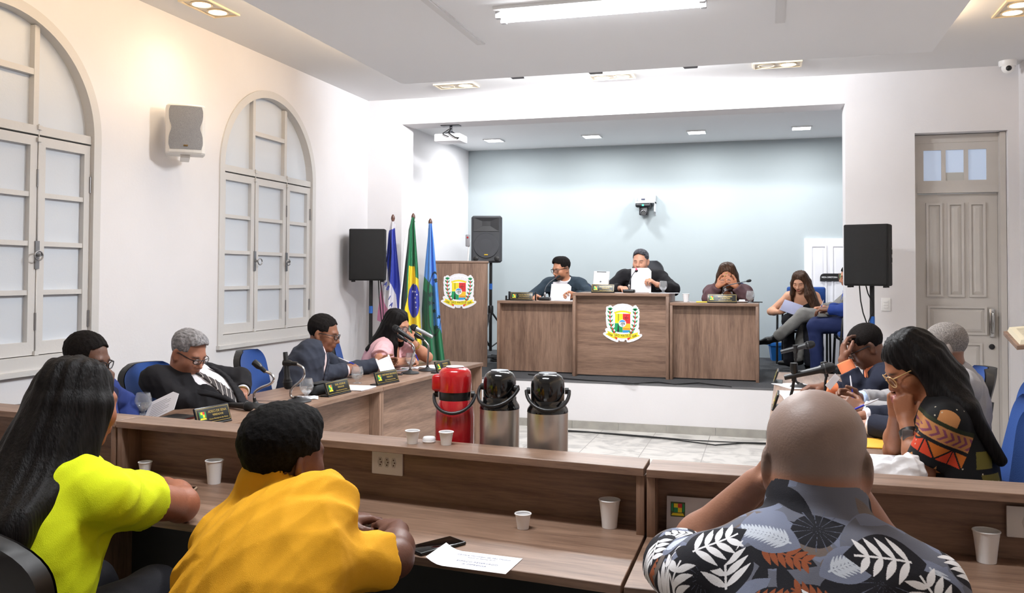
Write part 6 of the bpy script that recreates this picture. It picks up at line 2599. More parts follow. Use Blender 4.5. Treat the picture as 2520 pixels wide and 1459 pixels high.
def strands(P, name, m, paths, parent=None, h=.006, flat=None, ridge=.004, freq=120, seed=0, cap=None, facecut=True):
    """long hair: locks as tapered tubes melted together, ridged along their length. paths: list of (points, radii) in local coordinates"""
    F = Field()
    if cap is not None:
        F.ell(P.hp(0, -.018, .034), np.array(cap) * P.sc, P.HR, k=.02)
    for pts, rs in paths:
        for a, b, ra, rb in zip(pts[:-1], pts[1:], rs[:-1], rs[1:]):
            F.rcone(a, b, ra, rb, k=.022)
    us = [o for o in F.ops if o[0] == 'u']
    lo, hi = np.min([o[2] for o in us], 0), np.max([o[3] for o in us], 0)
    hx = P.HR[:, 0]
    hy = P.HR[:, 1]

    def rid(Q):
        a = (Q - P.head.astype(F4)) @ hx.astype(F4)
        b = (Q - P.head.astype(F4)) @ hy.astype(F4)
        th = np.arctan2(a, -b + F4(.01))
        z = Q[..., 2]
        return F4(ridge) * (np.sin(th * F4(freq * .12) + np.sin(z * 9) * F4(.8)) * F4(.6) + np.sin(a * freq + b * F4(freq * .7) + np.sin(z * F4(14) + 1) * F4(.9)) * F4(.5))
    F.ops.append(('d', rid, lo, hi, .01))
    if facecut:
        F.ell(P.hp(0, .09, -.03), np.array([.068, .075, .093]) * P.sc, P.HR, k=.012, op='s')
    return P.part(name, F, m, h, parent=parent)


# ---------------------------------------------------------------- woman in neon yellow, back to us
P1 = Person('woman with very long straight black hair and a neon yellow shirt, seen from behind', (-1.81, 1.74, .46), (-1.81, 1.98, 1.142), 2, hyaw=-12, nod=8, skin=(150, 92, 66), female=True, w=1.02, belly=.07, h=.005, shz=-.01, ar=1.22)
P1.arm(1, (-1.94, 2.52, .765), (1, 0, 0), elbow=(-1.715, 2.30, .775), hdir=(-.85, .5, 0), palm=(-.1, 0, -1), curl=(.3, .4, .5, .6))
P1.arm(-1, (-2.25, 2.55, .765), (-1, 0, 0), elbow=(-2.42, 2.28, .78), hdir=(.7, .6, 0), palm=(0, 0, -1), curl=.3)
P1.body()
NEON = cloth('neon_yellow_jersey', (214, 226, 22), .8)
P1.shirt(NEON, off=.011, sleeve=.46, flare=.014, collar=False, noise=.006, neck=(0, .05, .02, .1, .09, .07), name='tee_shirt')
P1.trousers(DKTROU)
hd = P1.head
paths = []
rs = np.random.RandomState(2)
for i in range(26):
    a = rad(-105 + 210 * i / 25)
    d = P1.HR @ V3(math.sin(a) * .082, -math.cos(a) * .085 - .012, .0)
    top = P1.hp(math.sin(a) * .055, -math.cos(a) * .06 - .01, .085)
    p1 = P1.head + d + V3(0, 0, .0)
    p2 = P1.head + d * 1.2 + V3(-.008, -.075, -.16)
    ex = math.sin(a)
    p3 = P1.L((-1.835 + ex * .125, 1.685 - .04 * math.cos(a), .86 + .02 * rs.randn()))
    p4 = P1.L((-1.865 + ex * .105 + .015 * rs.randn(), 1.57 - .03 * math.cos(a), .60 + .04 * rs.randn()))
    paths.append(([top, p1, p2, p3, p4], [.02, .028, .03, .028, .008]))
strands(P1, 'hair', BLACKH, paths, cap=(.087, .108, .096), ridge=.0035, freq=150)

# ---------------------------------------------------------------- man in mustard polo, back to us
P2 = Person('man with short black hair in a mustard yellow polo shirt, seen from behind', (-1.03, 1.66, .46), (-1.155, 1.95, 1.045), -16, hyaw=-20, nod=6, tilt=2, skin=(96, 60, 46), w=.84, belly=.02, h=.0045, nr=.066, neck=-.02, shz=-.045)
P2.arm(1, (-1.0, 2.30, .755), (.7, -.2, -.6), elbow=(-.90, 2.05, .765), hdir=(-.6, .7, 0), palm=(0, 0, -1), curl=.4)
P2.arm(-1, (-1.20, 2.33, .755), (-.7, -.2, -.6), elbow=(-1.28, 2.05, .765), hdir=(.5, .8, 0), palm=(0, 0, -1), curl=.4)
P2.body(fat=.004, brow=(20, 16, 14))
MUST = cloth('mustard_pique', (222, 160, 30), .85, (700, .25))
P2.shirt(MUST, off=.014, sleeve=.80, flare=.010, collar=True, noise=.007, seed=11, name='polo_shirt', ch=.092, cr=.028)
P2.trousers(DKTROU)
P2.hair_short(CURLH, vol=.013, top=.006, hairline=.0, noise=.003, back=.04, side=1.2)

# ---------------------------------------------------------------- bald man in leaf print shirt, back to us
P3 = Person('man with shaved grey head in a leaf print shirt, hands before his face', (.075, 1.44, .46), (.085, 1.70, 1.165), 0, hyaw=2, nod=6, skin=(150, 104, 82), w=.90, belly=.12, sc=1.03, h=.0045, nr=.078, shz=-.015, neck=-.035)
P3.arm(-1, (-.02, 1.92, 1.045), (-1, 0, -.6), elbow=(-.205, 2.02, .825), hdir=(.45, -.25, .75), palm=(.8, -.3, 0), curl=(.9, .9, .9, .9))
P3.arm(1, (.165, 1.92, 1.045), (1, 0, -.6), elbow=(.275, 1.98, .83), hdir=(-.45, -.25, .75), palm=(-.8, -.3, 0), curl=(.9, .9, .9, .9))
P3.body(fat=.008, scalp=(136, 127, 122), scal_a=.65, brow=(90, 84, 80))
F = Field()
P3.torso(F, .016)
for sd in (-1, 1):
    P3.sleeve(F, sd, .016, .88, .014)
ax = nrm(P3.skull - P3.nb)
f = P3.frame(.95)
F.rcone(P3.nb - ax * .015, P3.nb + ax * .055, .104, .093, k=.012)
F.ell(P3.nb + ax * .115 + f[:, 1] * .03, (.088, .098, .062), np.stack([f[:, 0], nrm(np.cross(ax, f[:, 0])), ax], 1), k=.004, op='s')
rs = np.random.RandomState(4)
D_ = rs.normal(size=(5, 3)) * 14


def _fold(P):
    r = np.zeros(P.shape[:-1], F4)
    for i in range(5):
        r += np.abs(np.sin(P @ D_[i].astype(F4) + F4(i * 1.7))) - F4(.64)
    return r * F4(.004)


F.ops.insert(len(F.ops) - 1, ('d', _fold, np.array([-.6, -.6, 0]), np.array([.6, .9, 1.0]), .01))
V, Q = F.mesh(.006)
cy = V[Q].mean(1)
n_ = np.cross(V[Q[:, 2]] - V[Q[:, 0]], V[Q[:, 3]] - V[Q[:, 1]])
vis = (n_[:, 1] < 1e-6) | (n_[:, 2] > 0)
vis &= cy[:, 2] > .25
V, Q = subdiv_mask(V, Q, vis, 6)
# pattern coordinates run over the shoulders and down the back, about 0.75 mm per unit
yc, zc = P3.nb[1] - .085, P3.nb[2] - .02
x = (V[:, 0] - .005) / .00074
z = .8 * ((V[:, 2] + V[:, 1]) - (zc + yc)) / .00085
cols = np.tile(C3((104, 107, 120)), (len(V), 1))


def frond(px, py, ang, L, col, n=5, wd=9, lw=64, split=1.0, stem=2.6, sides=(-1, 1)):
    """two rows of leaflets along a rib"""
    ca, sa = math.cos(ang), math.sin(ang)
    u = (x - px) * ca + (z - py) * sa
    v = -(x - px) * sa + (z - py) * ca
    m = (u > -4) & (u < L) & (np.abs(v) < stem)
    for k in range(n):
        b = L * (.02 + .96 * k / n)
        ll = lw * (1 - .35 * k / n)
        for s_ in sides:
            c2, s2 = math.cos(split), math.sin(split) * s_
            p = (u - b) * c2 + v * s2
            q = -(u - b) * s2 + v * c2
            t = np.clip(p / ll, 0, 1)
            m |= (p > 0) & (p < ll) & (np.abs(q) < wd * np.sin(t ** .8 * PI) + .5)
    cols[m] = C3(col)


def blob(px, py, rx, ry, ang, col):
    ca, sa = math.cos(ang), math.sin(ang)
    u = (x - px) * ca + (z - py) * sa
    v = -(x - px) * sa + (z - py) * ca
    t = np.clip((u / rx + 1) / 2, 0, 1)
    m = (np.abs(u) < rx) & (np.abs(v) < ry * np.sin(t ** .85 * PI))
    cols[m] = C3(col)


def rays(px, py, r, n, col, w=.1):
    d = np.hypot(x - px, z - py)
    a = np.arctan2(z - py, x - px)
    cols[(d < r) & (np.abs(np.sin(a * n / 2)) < w + .12 * d / r)] = C3(col)


BK, WHc, BLc, RU, TP, LB = (34, 34, 40), (236, 236, 240), (120, 127, 148), (150, 84, 54), (112, 101, 96), (196, 204, 216)
rs = np.random.RandomState(12)
for i in range(240):
    blob(rs.uniform(-520, 520), rs.uniform(-520, 520), rs.uniform(40, 75), rs.uniform(18, 34), rs.uniform(0, PI), (BK, BLc, TP, BLc, BK, (104, 107, 120))[i % 6])


def burst(px, py, r):
    blob(px, py, r * 1.1, r * .8, .4, BK)
    rays(px, py, r, 15, (98, 104, 122), .05)


def rust(px, py, a, L=110):
    blob(px + L * .5 * math.cos(a), py + L * .5 * math.sin(a), L * .62, 34, a, BK)
    frond(px, py, a, L, RU, 6, 6, 44, .8, 2)


def feather(px, py, a, L=120):
    blob(px + L * .45 * math.cos(a), py + L * .45 * math.sin(a), L * .66, 42, a, BLc)
    frond(px, py, a, L, LB, 13, 3.0, 34, .85, 2.2)


def fern(px, py, a, L=90, lw=66, sides=(-1, 1)):
    blob(px + L * .45 * math.cos(a), py + L * .45 * math.sin(a), L * .75, 62, a, BK)
    frond(px, py, a, L, WHc, 4, 7.5, lw, 1.0, 2.6, sides)


for px, py, r in ((126, -65, 82), (-250, -60, 70), (0, 40, 60), (330, -120, 70), (-120, -190, 80), (220, -260, 80), (-330, -220, 70), (40, -330, 90)):
    burst(px, py, r)
for px, py, a in ((-120, -10, -.35), (-150, -140, .15), (40, -150, 2.7), (-330, -10, -1.2), (350, -20, -2.0), (160, -200, .6), (-60, -300, .3), (-260, -320, .9), (300, -330, 2.4)):
    rust(px, py, a)
for px, py, a in ((-60, 0, 2.7), (-265, -175, .85), (175, -170, .7), (20, -60, .5), (230, 0, -1.0), (-380, -110, 1.5), (380, -210, 1.8), (-80, -250, 1.2), (90, -290, .4)):
    feather(px, py, a)
for px, py, a, L in ((-196, -82, 1.62, 92), (-270, 2, .35, 105), (188, 4, 3.3, 118), (262, -100, 2.2, 96), (-20, -190, 1.3, 70), (100, -185, 1.75, 70), (-350, -90, 1.0, 90), (-300, -290, 1.1, 90), (300, -210, 2.3, 90), (-130, -330, 1.9, 90), (170, -340, 1.2, 90), (345, 30, 2.6, 80), (-400, 20, .6, 80), (30, -260, 2.8, 90)):
    fern(px, py, a, L)
for i in range(26):
    sx = 1 if i % 2 else -1
    (fern, feather, rust)[i % 3](sx * rs.uniform(230, 460), rs.uniform(60, 480), rs.uniform(0, 6.28), 90)
me = fast_mesh('leaf_shirt', V, Q, cols)
link('leaf_shirt', me, mat('leaf_print_cotton', vcol=True, rough=.85, spec=.2, bump=(600, .15)), P3.root)
P3.trousers(DKTROU)

# ---------------------------------------------------------------- window side row, front to back
P4 = Person('man with glasses in a blue jacket holding his fist to his mouth by the window', (-3.20, 3.44, .45), (-3.14, 3.49, 1.085), -88, hyaw=-84, nod=14, skin=(98, 64, 48), h=.0055, w=1.02)
P4.arm(1, (-3.0, 3.46, .925), (0, -1, -1), elbow=(-2.94, 3.35, .775), hdir=(-.15, .2, 1), palm=(-1, .2, 0), curl=(1.2, 1.2, 1.2, 1.2), thumb=.9)
P4.arm(-1, (-3.14, 3.80, .62), (0, 1, -1), hdir=(.5, -.8, 0), palm=(0, 0, -1), curl=.5)
P4.body(brow=(20, 16, 14))
P4.shirt(cloth('pale_shirt', (206, 208, 224)), off=.010)
BLUESUIT = cloth('blue_suit', (42, 58, 118))
P4.jacket(BLUESUIT)
P4.cuffs(cloth('dark_blue_cuff', (24, 28, 60)), 1.78, 1.99, .022)
P4.hair_short(DARKH, vol=.010, hairline=-.014)
P4.glasses(MGLS, rr=.003)
P4.trousers(NAVY)

P5 = Person('grey haired man with glasses, black suit and striped tie looking down', (-3.12, 4.40, .44), (-3.19, 4.33, 1.045), -99, hyaw=-98, nod=26, skin=(158, 108, 86), h=.0045, w=.92, belly=.14, sc=1.0, shz=.06)
P5.arm(1, (-3.04, 4.42, .775), (-.4, -1, 0), elbow=(-3.14, 4.17, .775), hdir=(.55, .8, 0), palm=(0, 0, -1), curl=(.5, .5, .6, .7))
P5.arm(-1, (-2.99, 4.56, .775), (.3, 1, 0), elbow=(-3.08, 4.68, .84), hdir=(.5, -.85, 0), palm=(0, 0, -1), curl=(.5, .6, .6, .7))
P5.body(brow=(60, 56, 56), fat=.008, jaw=1.05)
P5.shirt(WHITESH, off=.010, noise=.002)
P5.jacket(BLKSUIT, zb=.14, wtop=.115)
P5.cuffs(WHITESH, 1.84, 1.985, .013)


def stripe_mat(name, base, line, freq, rot=0.8):
    m = mat(name, base, .6)
    nt = m.node_tree
    tc = nt.nodes.new('ShaderNodeTexCoord')
    mp = nt.nodes.new('ShaderNodeMapping')
    mp.inputs['Rotation'].default_value = (0, rot, 0)
    wv = nt.nodes.new('ShaderNodeTexWave')
    wv.inputs['Scale'].default_value = freq
    cr = nt.nodes.new('ShaderNodeValToRGB')
    cr.color_ramp.interpolation = 'CONSTANT'
    cr.color_ramp.elements[0].color = (*lin(base), 1)
    cr.color_ramp.elements[1].position = .955
    cr.color_ramp.elements[1].color = (*lin(line), 1)
    nt.links.new(tc.outputs['Object'], mp.inputs[0])
    nt.links.new(mp.outputs[0], wv.inputs[0])
    nt.links.new(wv.outputs[0], cr.inputs[0])
    nt.links.new(cr.outputs[0], nt.nodes['Principled BSDF'].inputs['Base Color'])
    return m


P5.tie(stripe_mat('striped_tie', (42, 36, 38), (190, 184, 180), 13, .7), zb=.12, width=.042)
P5.hair_short(GREYH, vol=.009, hairline=-.02, top=.012, noise=.003, back=-.0)
P5.glasses(MGLS, wd=.05, ht=.028, drop=-.002, y=.114, rr=.0024)
wS, wE, wW = P5.arms[-1]
b = B()
dW = Vector(wW - wE).normalized()
wp = Vector(wE + (wW - wE) * .97)
Mw = Matrix.Translation(wp) @ dW.to_track_quat('Z', 'Y').to_matrix().to_4x4()
b.lathe([(.036, -.008), (.039, -.006), (.039, .006), (.036, .008)], 20, 0, Mw, caps=False)
b.build('wristwatch', mat('gold_metal', (212, 176, 96), .25, .9), P5.root)
P5.trousers(BLKSUIT)

P6 = Person('man with black glasses in a dark grey suit reading a folded paper', (-3.10, 5.36, .45), (-2.98, 5.54, 1.085), -72, hyaw=-80, nod=14, skin=(128, 84, 62), h=.0045, w=1.06, belly=.03, shz=.04)
P6.arm(1, (-2.88, 5.70, .79), (0, -.6, -1), elbow=(-3.02, 5.40, .775), hdir=(.45, .85, .1), palm=(-.4, .3, -.6), curl=(.7, .8, .9, .9), thumb=.5)
P6.arm(-1, (-2.80, 6.06, .80), (0, 1, -1), hdir=(.55, .4, .1), palm=(0, -.9, -.2), curl=(.6, .7, .8, .8), thumb=.5)
P6.body(brow=(22, 18, 16))
P6.shirt(cloth('pale_pink_shirt', (226, 204, 204)), off=.010)
DGREY = cloth('dark_grey_suit', (50, 54, 66))
P6.jacket(DGREY, zb=.34, wtop=.055)
P6.cuffs(cloth('pale_pink_shirt', (226, 204, 204)), 1.84, 1.985, .013)
P6.tie(mat('burgundy_tie', (96, 40, 52), .6, noise=(160, .6)), zb=.3, width=.03)
P6.hair_short(DARKH, vol=.010, hairline=-.012)
P6.glasses(MGLS, rr=.0026, wd=.05, ht=.033)
P6.trousers(DGREY)
pen((-2.99, 5.78, .87), (-2.86, 5.83, .81), 'blue pen in the right hand of the dark grey suit man')
t = thing('reading_paper', 'folded grey white paper in the hands of the dark grey suit man', 'paper')
t.matrix_world = face_frame(atY(952, 905, 5.92), atY(975, 895, 5.98) - atY(940, 910, 5.88), (-.25, .1, 1))
B().box(-.06, .05, -.07, .075, -.0012, .0).box(.044, .056, -.05, .085, -.004, .003).build('sheet', MPAPER, t)

P7 = Person('woman with long black hair and glasses in a pink blouse, chin on her hand', (-3.08, 6.58, .45), (-2.89, 6.60, 1.085), -78, hyaw=-100, nod=16, tilt=4, skin=(196, 140, 112), female=True, w=1.04, belly=.07, h=.0048)
P7.arm(1, (-2.79, 6.56, .78), (0, -.8, -1), elbow=(-2.90, 6.27, .778), hdir=(.7, .7, .05), palm=(-.2, .3, -1), curl=(1.0, 1.1, 1.2, 1.2), thumb=.8)
P7.arm(-1, (-2.80, 6.70, .925), (0, 1, -1), elbow=(-2.74, 6.90, .78), hdir=(-.5, -.35, .8), palm=(-.6, .3, .6), curl=(.9, 1.0, 1.1, 1.1), thumb=.4)
P7.body(lipc=(196, 70, 92), closed=True, eye=True)
PINK = cloth('pink_blouse', (232, 184, 190), .8)
P7.shirt(PINK, off=.012, sleeve=.55, flare=.02, collar=False, noise=.006, seed=21, name='blouse', neck=(0, .09, .03, .085, .1, .1))
for sd in (-1, 1):
    F = Field()
    S, E, W_ = P7.arms[sd]
    F.ell(S + (E - S) * .26, (.078, .078, .082), k=.02)
    P7.part('puff_sleeve', F, PINK, .006, .007, 8, 34)
P7.trousers(DKTROU)
paths = []
for i in range(20):
    a = rad(-118 + 236 * i / 19)
    d = P7.HR @ V3(math.sin(a) * .082, -math.cos(a) * .085 - .012, .0)
    top = P7.hp(math.sin(a) * .05, -math.cos(a) * .06 - .005, .088)
    back = -math.cos(a)
    p1 = P7.head + d + V3(0, 0, -.01)
    p2 = P7.head + d * 1.25 + V3(0, -.055, -.15)
    p3 = P7.L((-3.07, 6.52, .90)) * .75 + (P7.head + d * 1.3 + V3(0, -.12, -.28)) * .25 + P7.HR @ V3(math.sin(a) * .07, 0, 0)
    if a > rad(70):
        p2 = P7.head + d * 1.15 + V3(0, .0, -.14)
        p3 = P7.head + d * 1.1 + V3(0, .01, -.30)
    paths.append(([top, p1, p2, p3], [.022, .027, .028, .010]))
strands(P7, 'hair', BLACKH, paths, cap=(.088, .108, .097), ridge=.0028, freq=170, h=.005)
P7.glasses(mat('glasses_slate', (60, 66, 84), .3), wd=.054, ht=.046, rr=.0026, roundish=2.1)
S, E, W_ = P7.arms[-1]
b = B()
for k, tt in enumerate((.72, .78)):
    p = Vector(E + (W_ - E) * tt)
    Mw = Matrix.Translation(p) @ Vector(W_ - E).normalized().to_track_quat('Z', 'Y').to_matrix().to_4x4() @ Matrix.Rotation(.2 * (k - .5), 4, 'X')
    b.lathe([(.038, -.004), (.040, 0), (.038, .004), (.037, 0)], 20, 0, Mw, caps=False)
b.build('bracelet', mat('gold_metal', (212, 176, 96), .25, .9), P7.root)
B().sphere(P7.hp(.079, -.006, -.05), .006, 10).sphere(P7.hp(-.079, -.006, -.05), .006, 10).build('earring', mat('pearl_lilac', (190, 150, 210), .2), P7.root)
pen((-2.755, 6.60, .89), (-2.715, 6.635, .778), 'blue pen in the writing hand of the pink blouse woman')

# ---------------------------------------------------------------- on the stage
P8 = Person('bearded man with glasses in a dark teal suit holding paper at the stage desk', (-2.20, 9.86, .90), (-2.205, 9.58, 1.572), 176, hyaw=142, nod=16, skin=(188, 132, 102), h=.005, w=1.06, belly=.02)
P8.arm(-1, (-1.99, 9.32, 1.26), (1, .3, -.4), hdir=(-.75, -.3, .2), palm=(-.3, -.6, -.3), curl=(.8, .9, .9, 1.0), thumb=.4)
P8.arm(1, (-2.42, 9.32, 1.235), (-1, .3, -.5), hdir=(-.1, -.9, 0), palm=(.4, 0, -.9), curl=.6)
P8.body(stubble=(58, 42, 36), stub=.85, brow=(40, 30, 26), lipc=(170, 84, 80), scalp=(60, 48, 42), scal_a=.75)
P8.shirt(WHITESH, off=.010)
TEAL = cloth('dark_teal_suit', (44, 57, 68))
P8.jacket(TEAL, zb=.30, wtop=.085)
P8.tie(mat('navy_tie', (44, 42, 58), .6), zb=.3, width=.03)
P8.hair_short(DARKH, vol=.009, top=.022, side=.9, hairline=-.016, noise=.0025)
P8.glasses(MGLS, wd=.056, ht=.044, rr=.0024)
P8.trousers(TEAL)


def held_paper(label, pc_, xd, yd, w, l, n=3, corner=.03):
    t = thing('held_paper', label, 'paper')
    t.matrix_world = face_frame(pc_, xd, yd)
    b = B()
    for i in range(n):
        dx, dy = .004 * i, -.003 * i
        rows = 9
        vs = []
        for r in range(rows + 1):
            v = -l / 2 + l * r / rows
            bend = .02 * (1 - r / rows) ** 2
            for u in (-w / 2, 0, w / 2):
                cut = corner if (u > 0 and r == rows) else 0
                vs.append((u + dx - cut * .8, v + dy - 0, bend - i * .0012 - .003 * (u != 0)))
        b.add(vs, [(r * 3 + c, r * 3 + c + 1, r * 3 + c + 4, r * 3 + c + 3) for r in range(rows) for c in range(2)], 0, True)
    b.build('sheets', MPAPER, t)
    return t


held_paper('white papers held up by the dark teal suit man', atY(1379, 719, 9.28), (1, 0, 0), (0, .35, 1), .215, .19, 3)

P9 = Person('man with grey black hair in a black suit reading from papers at the raised desk', (-1.33, 9.90, .97), (-1.322, 9.62, 1.655), 178, hyaw=172, nod=10, skin=(206, 152, 126), h=.005, w=1.16, belly=.06, sc=1.0, shz=.05)
P9.arm(-1, (-1.105, 9.31, 1.38), (1, .2, -.5), hdir=(-.65, -.35, .5), palm=(-.5, -.1, -.2), curl=(.9, 1.0, 1.0, 1.1), thumb=.5)
P9.arm(1, (-1.50, 9.36, 1.335), (-1, .3, -.4), hdir=(.45, -.8, .1), palm=(.2, 0, -1), curl=.6)
P9.body(brow=(52, 44, 42), fat=.007, jaw=1.05, lipc=(180, 98, 92))
P9.shirt(cloth('dark_shirt', (30, 30, 36)), off=.010)
P9.jacket(BLKSUIT, zb=.36, wtop=.07)
P9.hair_short(SALTH, vol=.008, top=.014, hairline=-.022, noise=.003)
P9.trousers(BLKSUIT)
held_paper('white papers held up by the man reading at the raised desk', atY(1577, 689, 9.34), (1, 0, .02), (0, .18, 1), .205, .262, 3)
b = B()
hW, hd_, hn_, *_ = P9.hands[-1]
pr = Vector(hW + hd_ * .105 + hn_ * .004 - np.cross(hd_, hn_) * -1 * .0)
b.lathe([(.0105, -.003), (.0125, 0), (.0105, .003)], 14, 0, Matrix.Translation(pr) @ Vector(hd_).to_track_quat('Z', 'Y').to_matrix().to_4x4(), caps=False)
b.build('ring', mat('gold_metal', (212, 176, 96), .25, .9), P9.root)

P10 = Person('woman in a brown jacket with her clasped hands before her face at the stage desk', (-.385, 9.76, .90), (-.39, 9.44, 1.505), 180, hyaw=178, nod=18, skin=(176, 116, 84), female=True, w=.98, h=.0045)
P10.arm(1, (-.475, 9.24, 1.37), (-1, -.1, -.6), elbow=(-.585, 9.30, 1.235), hdir=(.72, -.12, .62), palm=(.3, .95, 0), curl=(.35, .45, .5, .5), thumb=.3)
P10.arm(-1, (-.295, 9.24, 1.37), (1, -.1, -.6), elbow=(-.185, 9.30, 1.235), hdir=(-.72, -.12, .62), palm=(-.3, .95, 0), curl=(.35, .45, .5, .5), thumb=.3)
P10.body(lipc=(160, 84, 76))
P10.shirt(cloth('white_top', (226, 224, 228)), off=.010, collar=False, neck=(0, .12, -.03, .06, .12, .12), name='white_top')
BROWNJ = cloth('brown_jacket', (92, 68, 72))
P10.jacket(BROWNJ, zb=.26, wtop=.07, noise=.007)
P10.trousers(DKTROU)
paths = []
for i in range(18):
    a = rad(-122 + 244 * i / 17)
    d = P10.HR @ V3(math.sin(a) * .08, -math.cos(a) * .085 - .012, .0)
    top = P10.hp(math.sin(a) * .05, -math.cos(a) * .06 + .005, .088)
    p1 = P10.head + d + V3(0, 0, -.01)
    p2 = P10.head + d * 1.22 + V3(0, -.01, -.11)
    p3 = P10.head + d * 1.02 + V3(0, -.015, -.175)
    paths.append(([top, p1, p2, p3], [.022, .028, .03, .014]))
strands(P10, 'hair', BROWNH, paths, cap=(.09, .108, .1), ridge=.0025, freq=170, h=.005)
B().sphere(P10.L((-.385, 9.10, 1.50)), .008, 10).sphere(P10.L((-.40, 9.12, 1.475)), .008, 10).build('ring', mat('gold_metal', (212, 176, 96), .25, .9), P10.root)

P11 = Person('woman with very long brown hair in a black strappy top reading by the white door', (.42, 10.62, .90), (.372, 10.38, 1.432), 170, hyaw=158, nod=24, tilt=-3, skin=(206, 152, 122), female=True, w=.86, sc=.94, h=.0048)
P11.arm(1, (.145, 10.28, 1.07), (-1, .3, -.8), hdir=(.55, -.6, .3), palm=(.7, .2, .3), curl=.6)
P11.arm(-1, (.46, 10.20, 1.02), (1, .2, -.6), hdir=(-.75, -.3, .1), palm=(0, .2, 1), curl=.35)
P11.body(lipc=(186, 84, 84), brow=(60, 40, 30))
F = Field()
P11.torso(F, .007)
c_ = P11.spine(.85)
t_ = P11.tan(.70)
F.fun(lambda P: -((P - c_.astype(F4)) @ t_.astype(F4)) + F4(.02) - F4(.35) * np.abs(np.abs((P - c_.astype(F4))[..., 0]) - F4(.075)), c_ - .5, c_ + .5, .004)
f8 = P11.frame(.8)
for sd in (-1, 1):
    a = P11.spine(.74) + f8 @ V3(sd * .085, .2, 0)
    pts = []
    G = Field()
    P11.torso(G, .003)
    for u in np.linspace(-.05, .13, 7):
        pts.append(P11.front(G, P11.spine(.74) + f8 @ V3(sd * .085, 0, u), f8[:, 1]))
    for p, q in zip(pts[:-1], pts[1:]):
        F.rcone(p, q, .0055, .0055, k=.004)
P11.part('black_top', F, cloth('black_top', (18, 18, 20)), .0055)
P11.trousers(DKTROU)
paths = []
for i in range(20):
    a = rad(-125 + 250 * i / 19)
    d = P11.HR @ V3(math.sin(a) * .08, -math.cos(a) * .085 - .012, .0)
    top = P11.hp(math.sin(a) * .05, -math.cos(a) * .06 + .005, .088)
    p1 = P11.head + d + V3(0, 0, -.01)
    p2 = P11.head + d * 1.2 + V3(0, -.02, -.13)
    sx = P11.Rw.T @ V3(.14, .02, -.28)
    if a < rad(-30):
        p2 = P11.head + d * 1.25 + P11.Rw.T @ V3(.01, -.03, -.13)
        p3 = P11.head + d * 1.0 + P11.Rw.T @ V3(.10, -.05, -.30)
        p4 = P11.head + d * .8 + P11.Rw.T @ V3(.15, -.04, -.42)
        paths.append(([top, p1, p2, p3, p4], [.022, .028, .032, .03, .012]))
    elif a > rad(60):
        p3 = P11.head + d * 1.2 + P11.Rw.T @ V3(.0, .05, -.2)
        paths.append(([top, p1, p2, p3], [.022, .024, .02, .01]))
    else:
        p3 = P11.head + d * 1.2 + P11.Rw.T @ V3(.06, .05, -.32)
        paths.append(([top, p1, p2, p3], [.022, .028, .03, .014]))
strands(P11, 'hair', BROWNH, paths, cap=(.087, .106, .095), ridge=.0025, freq=170, h=.005)
t = thing('document', 'stapled white papers read by the woman in the black top', 'paper')
t.matrix_world = face_frame(atY(1949, 757, 10.16), atY(1965, 771, 10.12) - atY(1922, 756, 10.16), (.25, .6, .8))
B().rbox(-.11, .10, -.08, .075, -.006, 0, .001).box(-.108, .098, -.078, .06, -.009, -.0062).build('sheets', mat('grey_blue_paper', (150, 152, 178), .7), t)

GREYS = cloth('grey_suit', (132, 130, 126), .85, noise=(200, .12))
P12 = Person('man in a grey suit with crossed legs on the stage, half hidden', (.93, 10.22, .90), (.885, 10.22, 1.50), 90, hyaw=92, nod=12, skin=(190, 134, 104), h=.0055)
P12.arm(1, (.60, 10.12, 1.13), (0, 1, -.8), hdir=(-.8, -.3, 0), palm=(0, 0, -1), curl=.7)
P12.arm(-1, (.62, 10.02, 1.10), (.2, -1, -.8), hdir=(-.8, .4, 0), palm=(0, .4, -1), curl=.7)
P12.body(stubble=(70, 56, 50), stub=.4)
P12.shirt(cloth('light_blue_shirt', (186, 206, 238)), off=.010)
P12.jacket(GREYS, zb=.2, wtop=.085)
P12.tie(mat('royal_blue_tie', (40, 74, 170), .6), zb=.2)
P12.hair_short(DARKH, vol=.012)
P12.trousers(GREYS, knees={1: (.42, 10.28, .99), -1: (.395, 10.05, 1.06)}, ankles={1: (.34, 10.26, .57), -1: (.135, 10.08, .82)}, noise=.005)
SHOE = mat('black_shoe_leather', (16, 15, 16), .35)
P12.shoes(SHOE, {1: (-1, 0, 0), -1: (-.85, 0, -.2)})
pen((.60, 10.06, 1.22), (.57, 10.08, 1.11), 'pen between the fingers of the man with crossed legs', None)

BLUE2 = cloth('royal_blue_suit', (38, 62, 132))
P13 = Person('man in a blue suit sitting on the stage, his head hidden by the loudspeaker', (.98, 9.62, .90), (1.0, 9.62, 1.50), 90, nod=6, skin=(120, 80, 60), h=.0075)
P13.arm(1, (.64, 9.76, 1.14), (.2, 1, -.8), hdir=(-.9, -.2, 0), palm=(0, 0, -1), curl=.6)
P13.arm(-1, (.62, 9.58, 1.13), (.2, -1, -.8), hdir=(-.9, .3, 0), palm=(0, 0, -1), curl=.6)
P13.body()
P13.shirt(WHITESH, off=.010)
P13.jacket(BLUE2, zb=.2)
P13.hair_short(DARKH)
P13.trousers(cloth('dark_blue_trousers', (32, 42, 82)), knees={1: (.50, 9.72, .97), -1: (.48, 9.52, .96)}, ankles={1: (.52, 9.72, .53), -1: (.50, 9.5, .53)})
P13.shoes(SHOE, {1: (-1, 0, 0), -1: (-1, 0, 0)})

